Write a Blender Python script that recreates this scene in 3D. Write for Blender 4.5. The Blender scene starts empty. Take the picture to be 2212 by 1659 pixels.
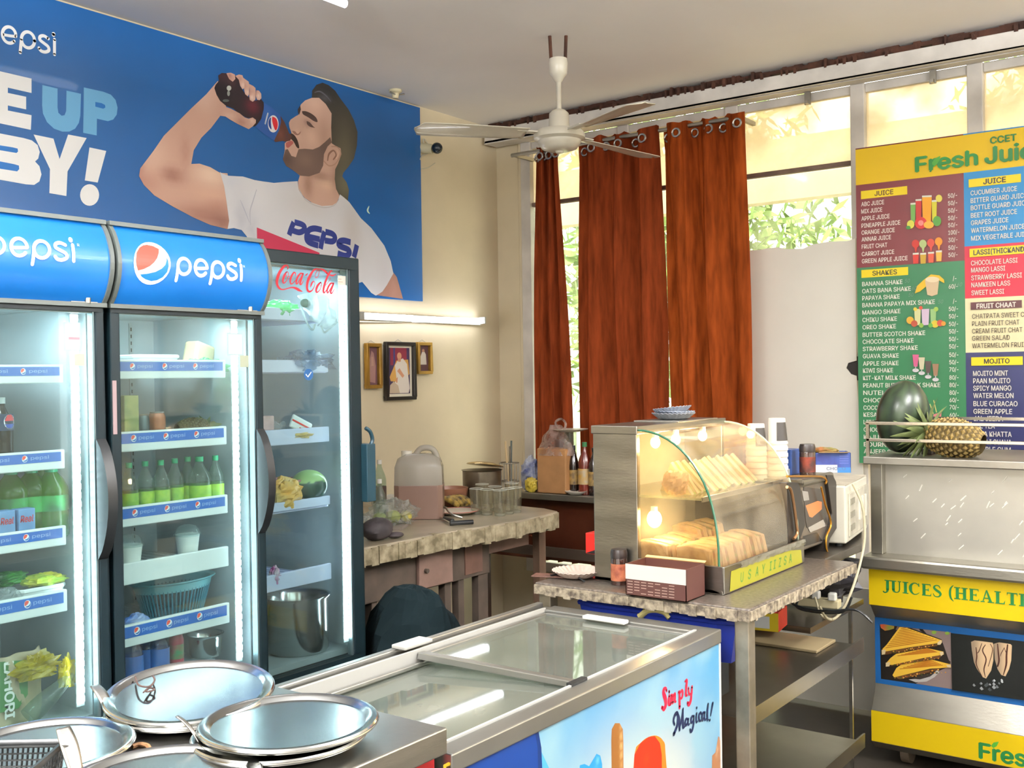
import bpy, bmesh, math, random
from mathutils import Vector, Matrix, noise
from mathutils.geometry import delaunay_2d_cdt
sc = bpy.context.scene
C = sc.collection
PI = math.pi
rnd = random.Random(7)

# ------------------------------------------------------------------ camera
CAM_H, F_PX, YAW, PITCH, ROLL = 1.5, 2280.0, .635, -.0077, .0147
_f = Vector((math.cos(YAW)*math.cos(PITCH), math.sin(YAW)*math.cos(PITCH), math.sin(PITCH)))
_r = Vector((math.sin(YAW), -math.cos(YAW), 0))
_u = _r.cross(_f)
R2 = _r*math.cos(ROLL) - _u*math.sin(ROLL)
U2 = _u*math.cos(ROLL) + _r*math.sin(ROLL)
cam_d = bpy.data.cameras.new('camera')
cam = bpy.data.objects.new('camera', cam_d)
C.objects.link(cam)
cam.matrix_world = Matrix(((R2.x, U2.x, -_f.x, 0), (R2.y, U2.y, -_f.y, 0), (R2.z, U2.z, -_f.z, CAM_H), (0, 0, 0, 1)))
cam_d.sensor_width = 36
cam_d.lens = 36*F_PX/2212
cam_d.clip_start = .05
sc.camera = cam

# ------------------------------------------------------------------ sky, exposure
sc.view_settings.view_transform = 'Standard'
sc.view_settings.look = 'None'
sc.view_settings.gamma = 1
sc.view_settings.use_curve_mapping = False
sc.view_settings.exposure = 0.36
w = bpy.data.worlds.new('sky')
sc.world = w
w.use_nodes = True
w.node_tree.nodes['Background'].inputs[0].default_value = (1, .96, .88, 1)
w.node_tree.nodes['Background'].inputs[1].default_value = 3.2
try:
    sc.cycles.max_bounces = 9
    sc.cycles.diffuse_bounces = 4
    sc.cycles.glossy_bounces = 4
    sc.cycles.transparent_max_bounces = 16
    sc.cycles.sample_clamp_indirect = 6
    sc.cycles.caustics_reflective = False
    sc.cycles.caustics_refractive = False
except Exception:
    pass

def area_light(name, loc, rot, sx, sy, power, col):
    d = bpy.data.lights.new(name, 'AREA')
    d.shape = 'RECTANGLE'; d.size = sx; d.size_y = sy; d.energy = power; d.color = col
    o = bpy.data.objects.new(name, d); C.objects.link(o)
    o.location = loc; o.rotation_euler = rot
    return o
sun_d = bpy.data.lights.new('sun', 'SUN'); sun_d.energy = 6; sun_d.angle = .03; sun_d.color = (1, .95, .86)
sun = bpy.data.objects.new('sun', sun_d); C.objects.link(sun)
sun.rotation_euler = Vector((.45, .3, -.85)).to_track_quat('-Z', 'Y').to_euler()
# added fill lamps, unseen, facing down and up to brighten room and ceiling
FILLS = [(.2, 1.9), (2.4, -.3), (4.2, -1.8), (-1.6, 0)]
for i, (x, y) in enumerate(FILLS):
    area_light('room_fill', (x, y, 2.74), (0, 0, 0), 1.15, .08, 40, (1, .97, .9))
    area_light('room_fill', (x, y, 2.76), (PI, 0, 0), 1.15, 0.08, 420, (.95, .96, 1))

# ------------------------------------------------------------------ geometry of the place: pixel -> point on a real plane
O = Vector((0, 0, CAM_H))
def ray(px, py): return _f + R2*((px-1106)/F_PX) - U2*((py-829.5)/F_PX)
def on_x(px, py, X): d = ray(px, py); return O + d*(X/d.x)
def on_y(px, py, Y): d = ray(px, py); return O + d*(Y/d.y)
def on_z(px, py, z): d = ray(px, py); return O + d*((z-CAM_H)/d.z)

# ------------------------------------------------------------------ materials
def lin(c):
    if isinstance(c, str):
        c = tuple(int(c[i:i+2], 16)/255 for i in (0, 2, 4))
    return tuple((x/12.92 if x <= .04045 else ((x+.055)/1.055)**2.4) for x in c)
_mats = {}
def M(name, col='808080', rough=.5, metal=0., var=0., scale=6., bump=0., bscale=40., emit=0., stretch=None, spec=.5, var2=None, coat=0.):
    if name in _mats: return _mats[name]
    m = bpy.data.materials.new(name); m.use_nodes = True
    nt = m.node_tree; b = nt.nodes['Principled BSDF']; c = lin(col)
    b.inputs['Base Color'].default_value = (*c, 1)
    b.inputs['Roughness'].default_value = rough
    b.inputs['Metallic'].default_value = metal
    b.inputs['Specular IOR Level'].default_value = spec
    b.inputs['Coat Weight'].default_value = coat
    tc = nt.nodes.new('ShaderNodeTexCoord'); mp = nt.nodes.new('ShaderNodeMapping')
    nt.links.new(tc.outputs['Object'], mp.inputs[0])
    if stretch: mp.inputs['Scale'].default_value = stretch
    if var:
        n = nt.nodes.new('ShaderNodeTexNoise'); n.inputs['Scale'].default_value = scale; n.inputs['Detail'].default_value = 6
        nt.links.new(mp.outputs[0], n.inputs['Vector'])
        r = nt.nodes.new('ShaderNodeValToRGB')
        r.color_ramp.elements[0].position = .35; r.color_ramp.elements[1].position = .68
        d = lin(var2) if var2 else tuple(x*(1-var) for x in c)
        r.color_ramp.elements[0].color = (*d, 1)
        r.color_ramp.elements[1].color = (*(min(1, x*(1+(0 if var2 else var*.4))) for x in c), 1)
        nt.links.new(n.outputs['Fac'], r.inputs[0]); nt.links.new(r.outputs[0], b.inputs['Base Color'])
    if bump:
        n2 = nt.nodes.new('ShaderNodeTexNoise'); n2.inputs['Scale'].default_value = bscale; n2.inputs['Detail'].default_value = 4
        nt.links.new(mp.outputs[0], n2.inputs['Vector'])
        bp = nt.nodes.new('ShaderNodeBump'); bp.inputs['Strength'].default_value = bump; bp.inputs['Distance'].default_value = .01
        nt.links.new(n2.outputs['Fac'], bp.inputs['Height']); nt.links.new(bp.outputs[0], b.inputs['Normal'])
    if emit:
        b.inputs['Emission Color'].default_value = (*c, 1); b.inputs['Emission Strength'].default_value = emit
    _mats[name] = m
    return m
def vc_mat(name, rough=.4, emit=0., spec=.4, metal=0.):
    if name in _mats: return _mats[name]
    m = bpy.data.materials.new(name); m.use_nodes = True
    nt = m.node_tree; b = nt.nodes['Principled BSDF']
    a = nt.nodes.new('ShaderNodeAttribute'); a.attribute_name = 'Col'
    nt.links.new(a.outputs['Color'], b.inputs['Base Color'])
    b.inputs['Roughness'].default_value = rough; b.inputs['Specular IOR Level'].default_value = spec
    b.inputs['Metallic'].default_value = metal
    if emit:
        nt.links.new(a.outputs['Color'], b.inputs['Emission Color']); b.inputs['Emission Strength'].default_value = emit
    _mats[name] = m
    return m
def see_through(name, tint='FFFFFF', keep=.1, rough=.03, body='E8F0F0', ior=1.45, noisy=0., nscale=4., translucent=.6, nlo=.4, nhi=.7, bump=0.):
    """thin glass or film: a clear sheet, its surface reflection and a share 'keep' of milky or dirty body"""
    if name in _mats: return _mats[name]
    m = bpy.data.materials.new(name); m.use_nodes = True
    nt = m.node_tree; nt.nodes.clear(); N = nt.nodes.new; L = nt.links.new
    out = N('ShaderNodeOutputMaterial'); tr = N('ShaderNodeBsdfTransparent'); gl = N('ShaderNodeBsdfGlossy'); fr = N('ShaderNodeFresnel')
    tr.inputs[0].default_value = (*lin(tint), 1); gl.inputs['Roughness'].default_value = rough; fr.inputs[0].default_value = ior
    ge = N('ShaderNodeNewGeometry'); sw = N('ShaderNodeMapRange'); sw.inputs[3].default_value = ior; sw.inputs[4].default_value = 1/ior
    L(ge.outputs['Backfacing'], sw.inputs[0]); L(sw.outputs[0], fr.inputs[0])
    di = N('ShaderNodeBsdfDiffuse'); tl = N('ShaderNodeBsdfTranslucent'); mb = N('ShaderNodeMixShader'); mb.inputs[0].default_value = translucent
    di.inputs[0].default_value = (*lin(body), 1); tl.inputs[0].default_value = (*lin(body), 1)
    L(di.outputs[0], mb.inputs[1]); L(tl.outputs[0], mb.inputs[2])
    m1 = N('ShaderNodeMixShader'); m1.inputs[0].default_value = keep
    L(tr.outputs[0], m1.inputs[1]); L(mb.outputs[0], m1.inputs[2])
    tc = N('ShaderNodeTexCoord')
    if noisy:
        n = N('ShaderNodeTexNoise'); n.inputs['Scale'].default_value = nscale; n.inputs['Detail'].default_value = 8
        L(tc.outputs['Object'], n.inputs['Vector'])
        mr = N('ShaderNodeMapRange'); mr.inputs[1].default_value = nlo; mr.inputs[2].default_value = nhi
        mr.inputs[3].default_value = max(0, keep-noisy); mr.inputs[4].default_value = min(1, keep+noisy)
        L(n.outputs['Fac'], mr.inputs[0]); L(mr.outputs[0], m1.inputs[0])
    if bump:
        n2 = N('ShaderNodeTexNoise'); n2.inputs['Scale'].default_value = nscale*3
        L(tc.outputs['Object'], n2.inputs['Vector'])
        bp = N('ShaderNodeBump'); bp.inputs['Strength'].default_value = bump; bp.inputs['Distance'].default_value = .01
        L(n2.outputs['Fac'], bp.inputs['Height'])
        for q in (gl, di, tl, fr): L(bp.outputs[0], q.inputs['Normal'])
    m2 = N('ShaderNodeMixShader'); L(fr.outputs[0], m2.inputs[0]); L(m1.outputs[0], m2.inputs[1]); L(gl.outputs[0], m2.inputs[2])
    L(m2.outputs[0], out.inputs[0])
    _mats[name] = m
    return m
def cloth_mat(name, col, dark, translucency=.4, scale=30):
    if name in _mats: return _mats[name]
    m = bpy.data.materials.new(name); m.use_nodes = True
    nt = m.node_tree; nt.nodes.clear(); N = nt.nodes.new; L = nt.links.new
    out = N('ShaderNodeOutputMaterial'); di = N('ShaderNodeBsdfDiffuse'); tl = N('ShaderNodeBsdfTranslucent'); mx = N('ShaderNodeMixShader')
    mx.inputs[0].default_value = translucency
    tc = N('ShaderNodeTexCoord'); mp = N('ShaderNodeMapping'); mp.inputs['Scale'].default_value = (1, 1, .15)
    n = N('ShaderNodeTexNoise'); n.inputs['Scale'].default_value = scale; n.inputs['Detail'].default_value = 8
    L(tc.outputs['Object'], mp.inputs[0]); L(mp.outputs[0], n.inputs['Vector'])
    r = N('ShaderNodeValToRGB'); r.color_ramp.elements[0].position = .3; r.color_ramp.elements[1].position = .7
    r.color_ramp.elements[0].color = (*lin(dark), 1); r.color_ramp.elements[1].color = (*lin(col), 1)
    L(n.outputs['Fac'], r.inputs[0]); L(r.outputs[0], di.inputs[0]); L(r.outputs[0], tl.inputs[0])
    L(di.outputs[0], mx.inputs[1]); L(tl.outputs[0], mx.inputs[2]); L(mx.outputs[0], out.inputs[0])
    _mats[name] = m
    return m

# ------------------------------------------------------------------ mesh builder
class MB:
    def __init__(s): s.v = []; s.f = []; s.c = []; s.mi = []; s.col = (1, 1, 1); s.m = 0
    def vert(s, p, col=None):
        s.v.append(tuple(p)); s.c.append(col or s.col); return len(s.v)-1
    def face(s, *ix): s.f.append(tuple(ix)); s.mi.append(s.m)
    def poly(s, pts, col=None): s.face(*[s.vert(p, col) for p in pts]); return s
    def box(s, x0, x1, y0, y1, z0, z1):
        if x0 > x1: x0, x1 = x1, x0
        if y0 > y1: y0, y1 = y1, y0
        if z0 > z1: z0, z1 = z1, z0
        i = [s.vert(p) for p in ((x0,y0,z0),(x1,y0,z0),(x1,y1,z0),(x0,y1,z0),(x0,y0,z1),(x1,y0,z1),(x1,y1,z1),(x0,y1,z1))]
        for q in ((3,2,1,0),(4,5,6,7),(0,1,5,4),(1,2,6,5),(2,3,7,6),(3,0,4,7)): s.face(*[i[k] for k in q])
        return s
    def obox(s, c, sx, sy, sz, rot=0., tilt=0., roll=0.):
        """box of full sizes about c, turned about z by rot, about y by tilt, about x by roll"""
        m = Matrix.Translation(c) @ Matrix.Rotation(rot, 4, 'Z') @ Matrix.Rotation(tilt, 4, 'Y') @ Matrix.Rotation(roll, 4, 'X')
        n = len(s.v); s.box(-sx/2, sx/2, -sy/2, sy/2, -sz/2, sz/2)
        for k in range(n, len(s.v)): s.v[k] = tuple(m @ Vector(s.v[k]))
        return s
    def cyl(s, p0, p1, r0, r1=None, n=16, cap=True):
        r1 = r0 if r1 is None else r1
        p0, p1 = Vector(p0), Vector(p1); d = (p1-p0).normalized()
        a = d.orthogonal().normalized(); b = d.cross(a)
        A = [s.vert(p0+(a*math.cos(t)+b*math.sin(t))*r0) for t in [2*PI*k/n for k in range(n)]]
        B = [s.vert(p1+(a*math.cos(t)+b*math.sin(t))*r1) for t in [2*PI*k/n for k in range(n)]]
        for k in range(n): s.face(A[k], A[(k+1) % n], B[(k+1) % n], B[k])
        if cap: s.face(*A[::-1]); s.face(*B)
        return s
    def tube(s, pts, r, n=8, smooth=0, closed=False):
        pts = [Vector(p) for p in pts]
        if smooth: pts = crom(pts, smooth)
        rr = r if callable(r) else (lambda t: r)
        rings = []; a = None
        for i, p in enumerate(pts):
            d = (pts[min(i+1, len(pts)-1)]-pts[max(i-1, 0)]).normalized()
            a = d.orthogonal().normalized() if a is None else (a - d*a.dot(d)).normalized()
            b = d.cross(a); q = rr(i/(len(pts)-1))
            rings.append([s.vert(p+(a*math.cos(t)+b*math.sin(t))*q) for t in [2*PI*k/n for k in range(n)]])
        for A, B in zip(rings, rings[1:]):
            for k in range(n): s.face(A[k], A[(k+1) % n], B[(k+1) % n], B[k])
        s.face(*rings[0][::-1]); s.face(*rings[-1])
        return s
    def lathe(s, prof, c=(0, 0, 0), n=24, sx=1., sy=1., cols=None, tilt=None):
        c = Vector(c); rings = []
        for j, (r, z) in enumerate(prof):
            col = cols[j] if cols else None
            ring = []
            for k in range(n):
                t = 2*PI*k/n; p = Vector((math.cos(t)*max(r, 1e-4)*sx, math.sin(t)*max(r, 1e-4)*sy, z))
                if tilt: p = tilt @ p
                ring.append(s.vert(c+p, col))
            rings.append(ring)
        for A, B in zip(rings, rings[1:]):
            for k in range(n): s.face(A[k], A[(k+1) % n], B[(k+1) % n], B[k])
        s.face(*rings[0][::-1]); s.face(*rings[-1])
        return s
    def ball(s, c, rx, ry=None, rz=None, nu=20, nv=12, fn=None, mat=None, colfn=None):
        ry = rx if ry is None else ry; rz = rx if rz is None else rz; c = Vector(c)
        rows = []
        for j in range(nv+1):
            ph = PI*j/nv; row = []
            for i in range(nu):
                th = 2*PI*i/nu; d = Vector((math.sin(ph)*math.cos(th), math.sin(ph)*math.sin(th), -math.cos(ph)))
                k = fn(d) if fn else 1.
                p = Vector((d.x*rx*k, d.y*ry*k, d.z*rz*k))
                if mat: p = mat @ p
                row.append(s.vert(c+p, colfn(d) if colfn else None))
            rows.append(row)
        for A, B in zip(rows, rows[1:]):
            for k in range(nu): s.face(A[k], A[(k+1) % nu], B[(k+1) % nu], B[k])
        return s
    def grid(s, fn, nu, nv, colfn=None, skip=None):
        g = [[s.vert(fn(i/nu, j/nv), colfn(i/nu, j/nv) if colfn else None) for i in range(nu+1)] for j in range(nv+1)]
        for j in range(nv):
            for i in range(nu):
                if skip and skip((i+.5)/nu, (j+.5)/nv): continue
                s.face(g[j][i], g[j][i+1], g[j+1][i+1], g[j+1][i])
        return s
    def prism(s, pts, axis, a0, a1):
        """polygon in the two other axes (in xyz order) pushed from a0 to a1 along axis"""
        def P(p, a): q = list(p); q.insert(axis, a); return q
        A = [s.vert(P(p, a0)) for p in pts]; B = [s.vert(P(p, a1)) for p in pts]
        n = len(pts)
        s.face(*A[::-1]); s.face(*B)
        for k in range(n): s.face(A[k], A[(k+1) % n], B[(k+1) % n], B[k])
        return s
    def xf(s, m, n0=0):
        for k in range(n0, len(s.v)): s.v[k] = tuple(m @ Vector(s.v[k]))
        return s
    def build(s, name, mats, parent=None, smooth=False, bevel=0., world=True, color=False, solid=0., **props):
        me = bpy.data.meshes.new(name)
        off = Vector((0, 0, 0))
        if world and parent is not None:
            q = parent
            while q is not None: off += q.location; q = q.parent
        me.from_pydata([tuple(Vector(p)-off) for p in s.v], [], s.f)
        mats = mats if isinstance(mats, (list, tuple)) else [mats]
        for m in mats: me.materials.append(m)
        if len(mats) > 1: me.polygons.foreach_set('material_index', s.mi)
        if color:
            a = me.color_attributes.new('Col', 'FLOAT_COLOR', 'POINT')
            a.data.foreach_set('color', [x for c in s.c for x in (*c, 1.)])
        bm = bmesh.new(); bm.from_mesh(me)
        if not color: bmesh.ops.remove_doubles(bm, verts=bm.verts, dist=1e-5)
        if not color: bmesh.ops.recalc_face_normals(bm, faces=bm.faces)
        bm.to_mesh(me); bm.free()
        if smooth:
            me.polygons.foreach_set('use_smooth', [True]*len(me.polygons))
            try: me.set_sharp_from_angle(angle=math.radians(45))
            except Exception: pass
        o = bpy.data.objects.new(name, me); C.objects.link(o)
        if parent is not None: o.parent = parent
        if solid:
            md = o.modifiers.new('s', 'SOLIDIFY'); md.thickness = solid; md.offset = 0
        if bevel:
            md = o.modifiers.new('b', 'BEVEL'); md.width = bevel; md.segments = 2; md.limit_method = 'ANGLE'
        for k, x in props.items(): o[k] = x
        return o
def crom(pts, k=6):
    """Catmull-Rom through tuples or Vectors"""
    P = [Vector(p) for p in pts]; out = []
    for i in range(len(P)-1):
        a, b, c, d = P[max(i-1, 0)], P[i], P[i+1], P[min(i+2, len(P)-1)]
        for j in range(k):
            t = j/k
            out.append(.5*((2*b)+(c-a)*t+(2*a-5*b+4*c-d)*t*t+(3*b-a-3*c+d)*t**3))
    out.append(P[-1]); return out
def thing(name, label, cat, loc=(0, 0, 0), group=None, rotz=0.):
    o = bpy.data.objects.new(name, None); C.objects.link(o)
    o.location = loc; o.rotation_euler = (0, 0, rotz); o.empty_display_size = .05
    o['label'] = label; o['category'] = cat
    if group: o['group'] = group
    return o
def tag(o, label, cat, group=None, kind=None):
    o['label'] = label; o['category'] = cat
    if group: o['group'] = group
    if kind: o['kind'] = kind
    return o
def dup(root, loc, label=None, rotz=0., group=None):
    r = root.copy(); C.objects.link(r); r.location = loc; r.rotation_euler = (0, 0, rotz)
    if label: r['label'] = label
    if group: r['group'] = group
    for ch in list(root.children):
        c = ch.copy(); C.objects.link(c); c.parent = r
        for g in list(ch.children):
            d = g.copy(); C.objects.link(d); d.parent = c
    return r
def struct(mb, name, m, **k): return mb.build(name, m, kind='structure', **k)

# ------------------------------------------------------------------ flat print on a real surface
class Print:
    """print laid out on a plane through o with unit axes u (reading direction) and v (up); n points to the reader"""
    def __init__(s, o, u, v):
        s.o = Vector(o); s.u = Vector(u).normalized(); s.v = Vector(v); s.v = (s.v-s.u*s.v.dot(s.u)).normalized()
        s.n = s.u.cross(s.v); s.mb = MB(); s.k = 0; s.warp = None
    def uv(s, px, py):
        d = ray(px, py); t = (s.o-O).dot(s.n)/d.dot(s.n); q = O+d*t-s.o
        return (q.dot(s.u), q.dot(s.v))
    def to3(s, u, v, off=0.):
        p = s.o+s.u*u+s.v*v+s.n*off
        return s.warp(p, off) if s.warp else p
    def layer(s): s.k += 1; return .0003+s.k*(.00005 if not s.warp else .0001)
    def tri(s, pts, col, res=0., off=None):
        """pts in plane units; col a hex or fn(u,v)->linear rgb; res a grid step for shading inside"""
        off = s.layer() if off is None else off
        V = [Vector(p) for p in pts]; n = len(V)
        if res:
            E = []
            for i in range(n):
                a, b = V[i], V[(i+1) % n]; k = max(1, int((b-a).length/res))
                for j in range(k): E.append(a.lerp(b, j/k))
            V = E; n = len(V)
            xs = [p.x for p in V]; ys = [p.y for p in V]
            extra = []
            y = min(ys)+res/2; r = 0
            while y < max(ys):
                x = min(xs)+res*(.5+.5*(r % 2))
                while x < max(xs):
                    p = Vector((x, y))
                    if inside(p, V) and min((p-q).length for q in V) > res*.35: extra.append(p)
                    x += res
                y += res*.87; r += 1
            allv = V+extra
        else: allv = V
        try: vo, eo, fo = delaunay_2d_cdt(allv, [], [list(range(n))], 1, 1e-7)[:3]
        except Exception: return
        fn = col if callable(col) else None; cc = None if fn else lin(col)
        idx = [s.mb.vert(s.to3(p.x, p.y, off), fn(p.x, p.y) if fn else cc) for p in vo]
        for f in fo: s.mb.face(*[idx[i] for i in f])
    def px(s, pts, col, res=0., off=None, smooth=0):
        q = [s.uv(*p) for p in pts]
        if smooth: q = [tuple(p[:2]) for p in crom([(a, b, 0) for a, b in q+[q[0]]], smooth)][:-1]
        f = col
        s.tri(q, f, res, off)
    def stroke(s, pts, col, k=6, off=None, caps=True):
        """pts (px, py, width px) -> smooth ribbon with round ends"""
        off = s.layer() if off is None else off
        a = s.uv(pts[0][0], pts[0][1]); b = s.uv(pts[0][0]+10, pts[0][1]); c2 = s.uv(pts[0][0], pts[0][1]+10)
        sc_ = (abs(b[0]-a[0])+abs(c2[1]-a[1]))/20
        P = [Vector((*s.uv(x, y), w_*sc_/2)) for x, y, w_ in pts]
        s.ribbon(P, col, k, off, caps)
    def ribbon(s, P, col, k=6, off=None, caps=True):
        off = s.layer() if off is None else off
        P = crom(P, k) if k > 1 and len(P) > 2 else [Vector(p) for p in P]
        c = lin(col); prev = None
        for i, p in enumerate(P):
            d = P[min(i+1, len(P)-1)]-P[max(i-1, 0)]; d = Vector((d.x, d.y))
            if d.length < 1e-9: continue
            d.normalize(); nx, ny = -d.y, d.x; h = max(p.z, 1e-5)
            A = s.mb.vert(s.to3(p.x+nx*h, p.y+ny*h, off), c); B = s.mb.vert(s.to3(p.x-nx*h, p.y-ny*h, off), c)
            if prev: s.mb.face(prev[0], prev[1], B, A)
            prev = (A, B)
        for p in (P[0], P[-1]) if caps else ():
            s.disc_uv(p.x, p.y, p.z, p.z, col, off, 10)
    def disc_uv(s, u, v, ru, rv, col, off=None, n=24):
        off = s.layer() if off is None else off
        c = lin(col) if isinstance(col, str) else col
        s.mb.face(*[s.mb.vert(s.to3(u+math.cos(2*PI*k/n)*ru, v+math.sin(2*PI*k/n)*rv, off), c) for k in range(n)])
    def ell(s, px, py, rx, ry, col, off=None, n=28, res=0.):
        s.px([(px+math.cos(2*PI*k/n)*rx, py-math.sin(2*PI*k/n)*ry) for k in range(n)], col, res, off)
    def rect(s, x0, y0, x1, y1, col, off=None):
        """corners in px of a rectangle that is upright on the plane"""
        a = s.uv(x0, y0); b = s.uv(x1, y1)
        s.tri([(a[0], b[1]), (b[0], b[1]), (b[0], a[1]), (a[0], a[1])], col, 0, off)
    def text(s, t, xl, yb, xr, cap, col, bold=.015, shear=0., yr=None, off=None):
        """baseline starts at px (xl, yb), the text ends at px xr; cap = capital height in px"""
        a = s.uv(xl, yb); b = s.uv(xr, yb if yr is None else yr); c = s.uv(xl, yb-cap)
        W = b[0]-a[0]
        s.text_uv(t, a[0], a[1], W, c[1]-a[1], col, bold, shear, (b[1]-a[1])/W if yr is not None else 0., off)
    def text_uv(s, t, u, v, W, H, col, bold=.015, shear=0., slope=0., off=None):
        off = s.layer() if off is None else off
        vs, fs = glyphs(t, bold, shear)
        x0 = min(p[0] for p in vs); x1 = max(p[0] for p in vs)
        k = W/(x1-x0); kh = H/CAPH; c = lin(col)
        q_ = len(vs)//4 if bold else len(vs)+1
        ix = [s.mb.vert(s.to3(u+(x-x0)*k, v+y*kh+(x-x0)*k*slope, off+(i//q_)*2e-5), c) for i, (x, y) in enumerate(vs)]
        for f in fs: s.mb.face(*[ix[i] for i in f])
    def build(s, name, mat, parent): return s.mb.build(name, mat, parent, color=True)
def inside(p, V):
    c = False; j = len(V)-1
    for i in range(len(V)):
        a, b = V[i], V[j]
        if (a.y > p.y) != (b.y > p.y) and p.x < (b.x-a.x)*(p.y-a.y)/(b.y-a.y)+a.x: c = not c
        j = i
    return c
_gl = {}
FONT = None
try:
    import os
    _fp = os.path.join(bpy.utils.resource_path('LOCAL'), 'datafiles', 'fonts', 'Inter.woff2')   # Blender's own interface font
    if os.path.exists(_fp): FONT = bpy.data.fonts.load(_fp)
except Exception:
    FONT = None
def glyphs(t, bold=.015, shear=0.):
    key = (t, bold, shear)
    if key in _gl: return _gl[key]
    cu = bpy.data.curves.new('t', 'FONT'); cu.body = t; cu.size = 1; cu.offset = 0; cu.shear = shear; cu.resolution_u = 3
    if FONT: cu.font = FONT
    cu.fill_mode = 'FRONT'
    ob = bpy.data.objects.new('t', cu); C.objects.link(ob)
    me = ob.to_mesh()
    vs = [(v.co.x, v.co.y) for v in me.vertices]; fs = [tuple(p.vertices) for p in me.polygons]
    ob.to_mesh_clear(); bpy.data.objects.remove(ob); bpy.data.curves.remove(cu)
    if bold:      # heavier weight: the same letters laid over each other a hair apart
        n = len(vs); v0, f0 = vs, fs; vs, fs = [], []
        for i, (dx, dy) in enumerate(((-1, 0), (1, 0), (0, .7), (0, -.7))):
            vs += [(x+dx*bold*.9, y+dy*bold*.9) for x, y in v0]; fs += [tuple(q+i*n for q in f) for f in f0]
    _gl[key] = (vs, fs); return _gl[key]
CAPH = .7
CAPH = max(y for x, y in glyphs('H', .0)[0])
VINYL = vc_mat('printed_vinyl', .35)
PAPERP = vc_mat('printed_paper', .7)

steel = M('brushed_steel', 'B4B2AC', .32, 1., .18, 3, .05, 60, stretch=(1, 1, 8))
steel_dull = M('dull_steel', 'A8A49A', .42, 1., .3, 2.5, .08, 30)
black_pl = M('black_plastic', '15181A', .4)
white_pl = M('white_plastic', 'E6E6E0', .4)
red_pl = M('red_plastic', 'C8281E', .4)
green_cap = M('green_cap', '1E9A6A', .4)
# ================================================================== the room
H, XB, YL, XR, YR = 3.05, 5.3, 4.0, -3.0, -3.6
plaster = M('cream_plaster', 'D0C3A6', .75, 0, .14, 1.6, .12, 18)
ceil_m = M('white_ceiling', 'EAE6E2', .8, 0, .05, 1.2, .05, 12)
floor_m = M('dark_floor', '3A352E', .35, 0, .4, 3, .04, 20)
whitewood = M('white_painted_wood', 'C9C4BC', .5, 0, .22, 5, .1, 40)
rustwood = M('bare_brown_wood', '4A2A1A', .8, 0, .5, 14, .4, 60)
struct(MB().box(XR-.15, XB+.2, YR-.15, YL+.15, -.12, 0), 'floor', floor_m)
struct(MB().box(XR-.15, XB+.2, YR-.15, YL+.15, H, H+.12), 'ceiling', ceil_m)
wl = struct(MB().box(XR-.15, XB+.2, YL, YL+.15, 0, H), 'wall_left', plaster)
wb = MB(); wb.box(XB, XB+.2, 3.80, YL, 0, H); wb.box(XB, XB+.2, YR, 3.80, 0, .3); wb.box(XB, XB+.2, YR, 3.80, 2.99, H)
struct(wb, 'wall_back', plaster)
mb = MB(); mb.box(XR-.15, XR, YR, -2.6, 0, H); mb.box(XR-.15, XR, 2.6, YL, 0, H); mb.box(XR-.15, XR, -2.6, 2.6, 2.7, H); mb.box(XR-.15, XR, -.15, .15, 0, 2.7)
struct(mb, 'wall_rear', plaster)
mb = MB(); mb.box(XR-.15, -2, YR-.15, YR, 0, H); mb.box(4.6, XB, YR-.15, YR, 0, H); mb.box(-2, 4.6, YR-.15, YR, 2.7, H); mb.box(1.1, 1.5, YR-.15, YR, 0, 2.7); mb.box(-2, 4.6, YR-.15, YR, 0, .9)
struct(mb, 'wall_right', plaster)
# rounded plaster bead where the wall meets the window frame
struct(MB().cyl((XB-.005, 3.81, .3), (XB-.005, 3.81, 2.95), .018, n=10), 'trim_2', plaster, smooth=True)

# window bays: jamb and mullion centres along the wall
dirty = see_through('dirty_pane', 'FFFAF0', .68, .2, 'E0D6BC', noisy=.28, nscale=3.2, translucent=.75)
clearp = see_through('clear_pane', 'F4FAF4', .12, .05, 'F0ECDC', noisy=.1, nscale=6)
edges = [3.76, 3.07, 2.40, 1.725, 1.175, .50, -.15, -.80, -1.45, -2.10, -2.75, -3.4]
for k, (a, b) in enumerate(zip(edges, edges[1:])):
    wn = bpy.data.objects.new('window_%d' % (k+1), None); C.objects.link(wn); wn['kind'] = 'structure'; wn.location = (XB, (a+b)/2, .3)
    fr = MB(); h = .035
    fr.box(XB-.03, XB+.05, a-h, a+h, .3, 2.93)
    fr.box(XB-.012, XB+.03, b+h, a-h, .30, .36); fr.box(XB-.012, XB+.03, b+h, a-h, 2.885, 2.93)
    if k == len(edges)-2: fr.box(XB-.03, XB+.05, b-h, b+h, .3, 2.93)
    fr.build('window_frame', whitewood, wn, bevel=.004)
    MB().box(XB-.014, XB+.02, b+h, a-h, 2.532, 2.556).build('glazing_bar', M('bar_grey_brown', '6E5A4C', .7, 0, .3, 12) if k in (0, 1, 2) else whitewood, wn, bevel=.003)
    MB().box(XB+.006, XB+.01, b+h, a-h, 2.56, 2.885).build('pane', dirty, wn)
    MB().box(XB+.006, XB+.01, b+h, a-h, .36, 2.525).build('pane', clearp if k in (0, 1, 2) else dirty, wn)
    # old hook under the pelmet in front of the bay
    if k in (2, 3, 4):
        y = (a+b)/2-.11
        MB().box(XB-.06, XB-.045, y, y+.03, 2.86, 2.93).box(XB-.085, XB-.06, y+.005, y+.02, 2.86, 2.875).build('curtain_hook', steel_dull, wn)
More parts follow.
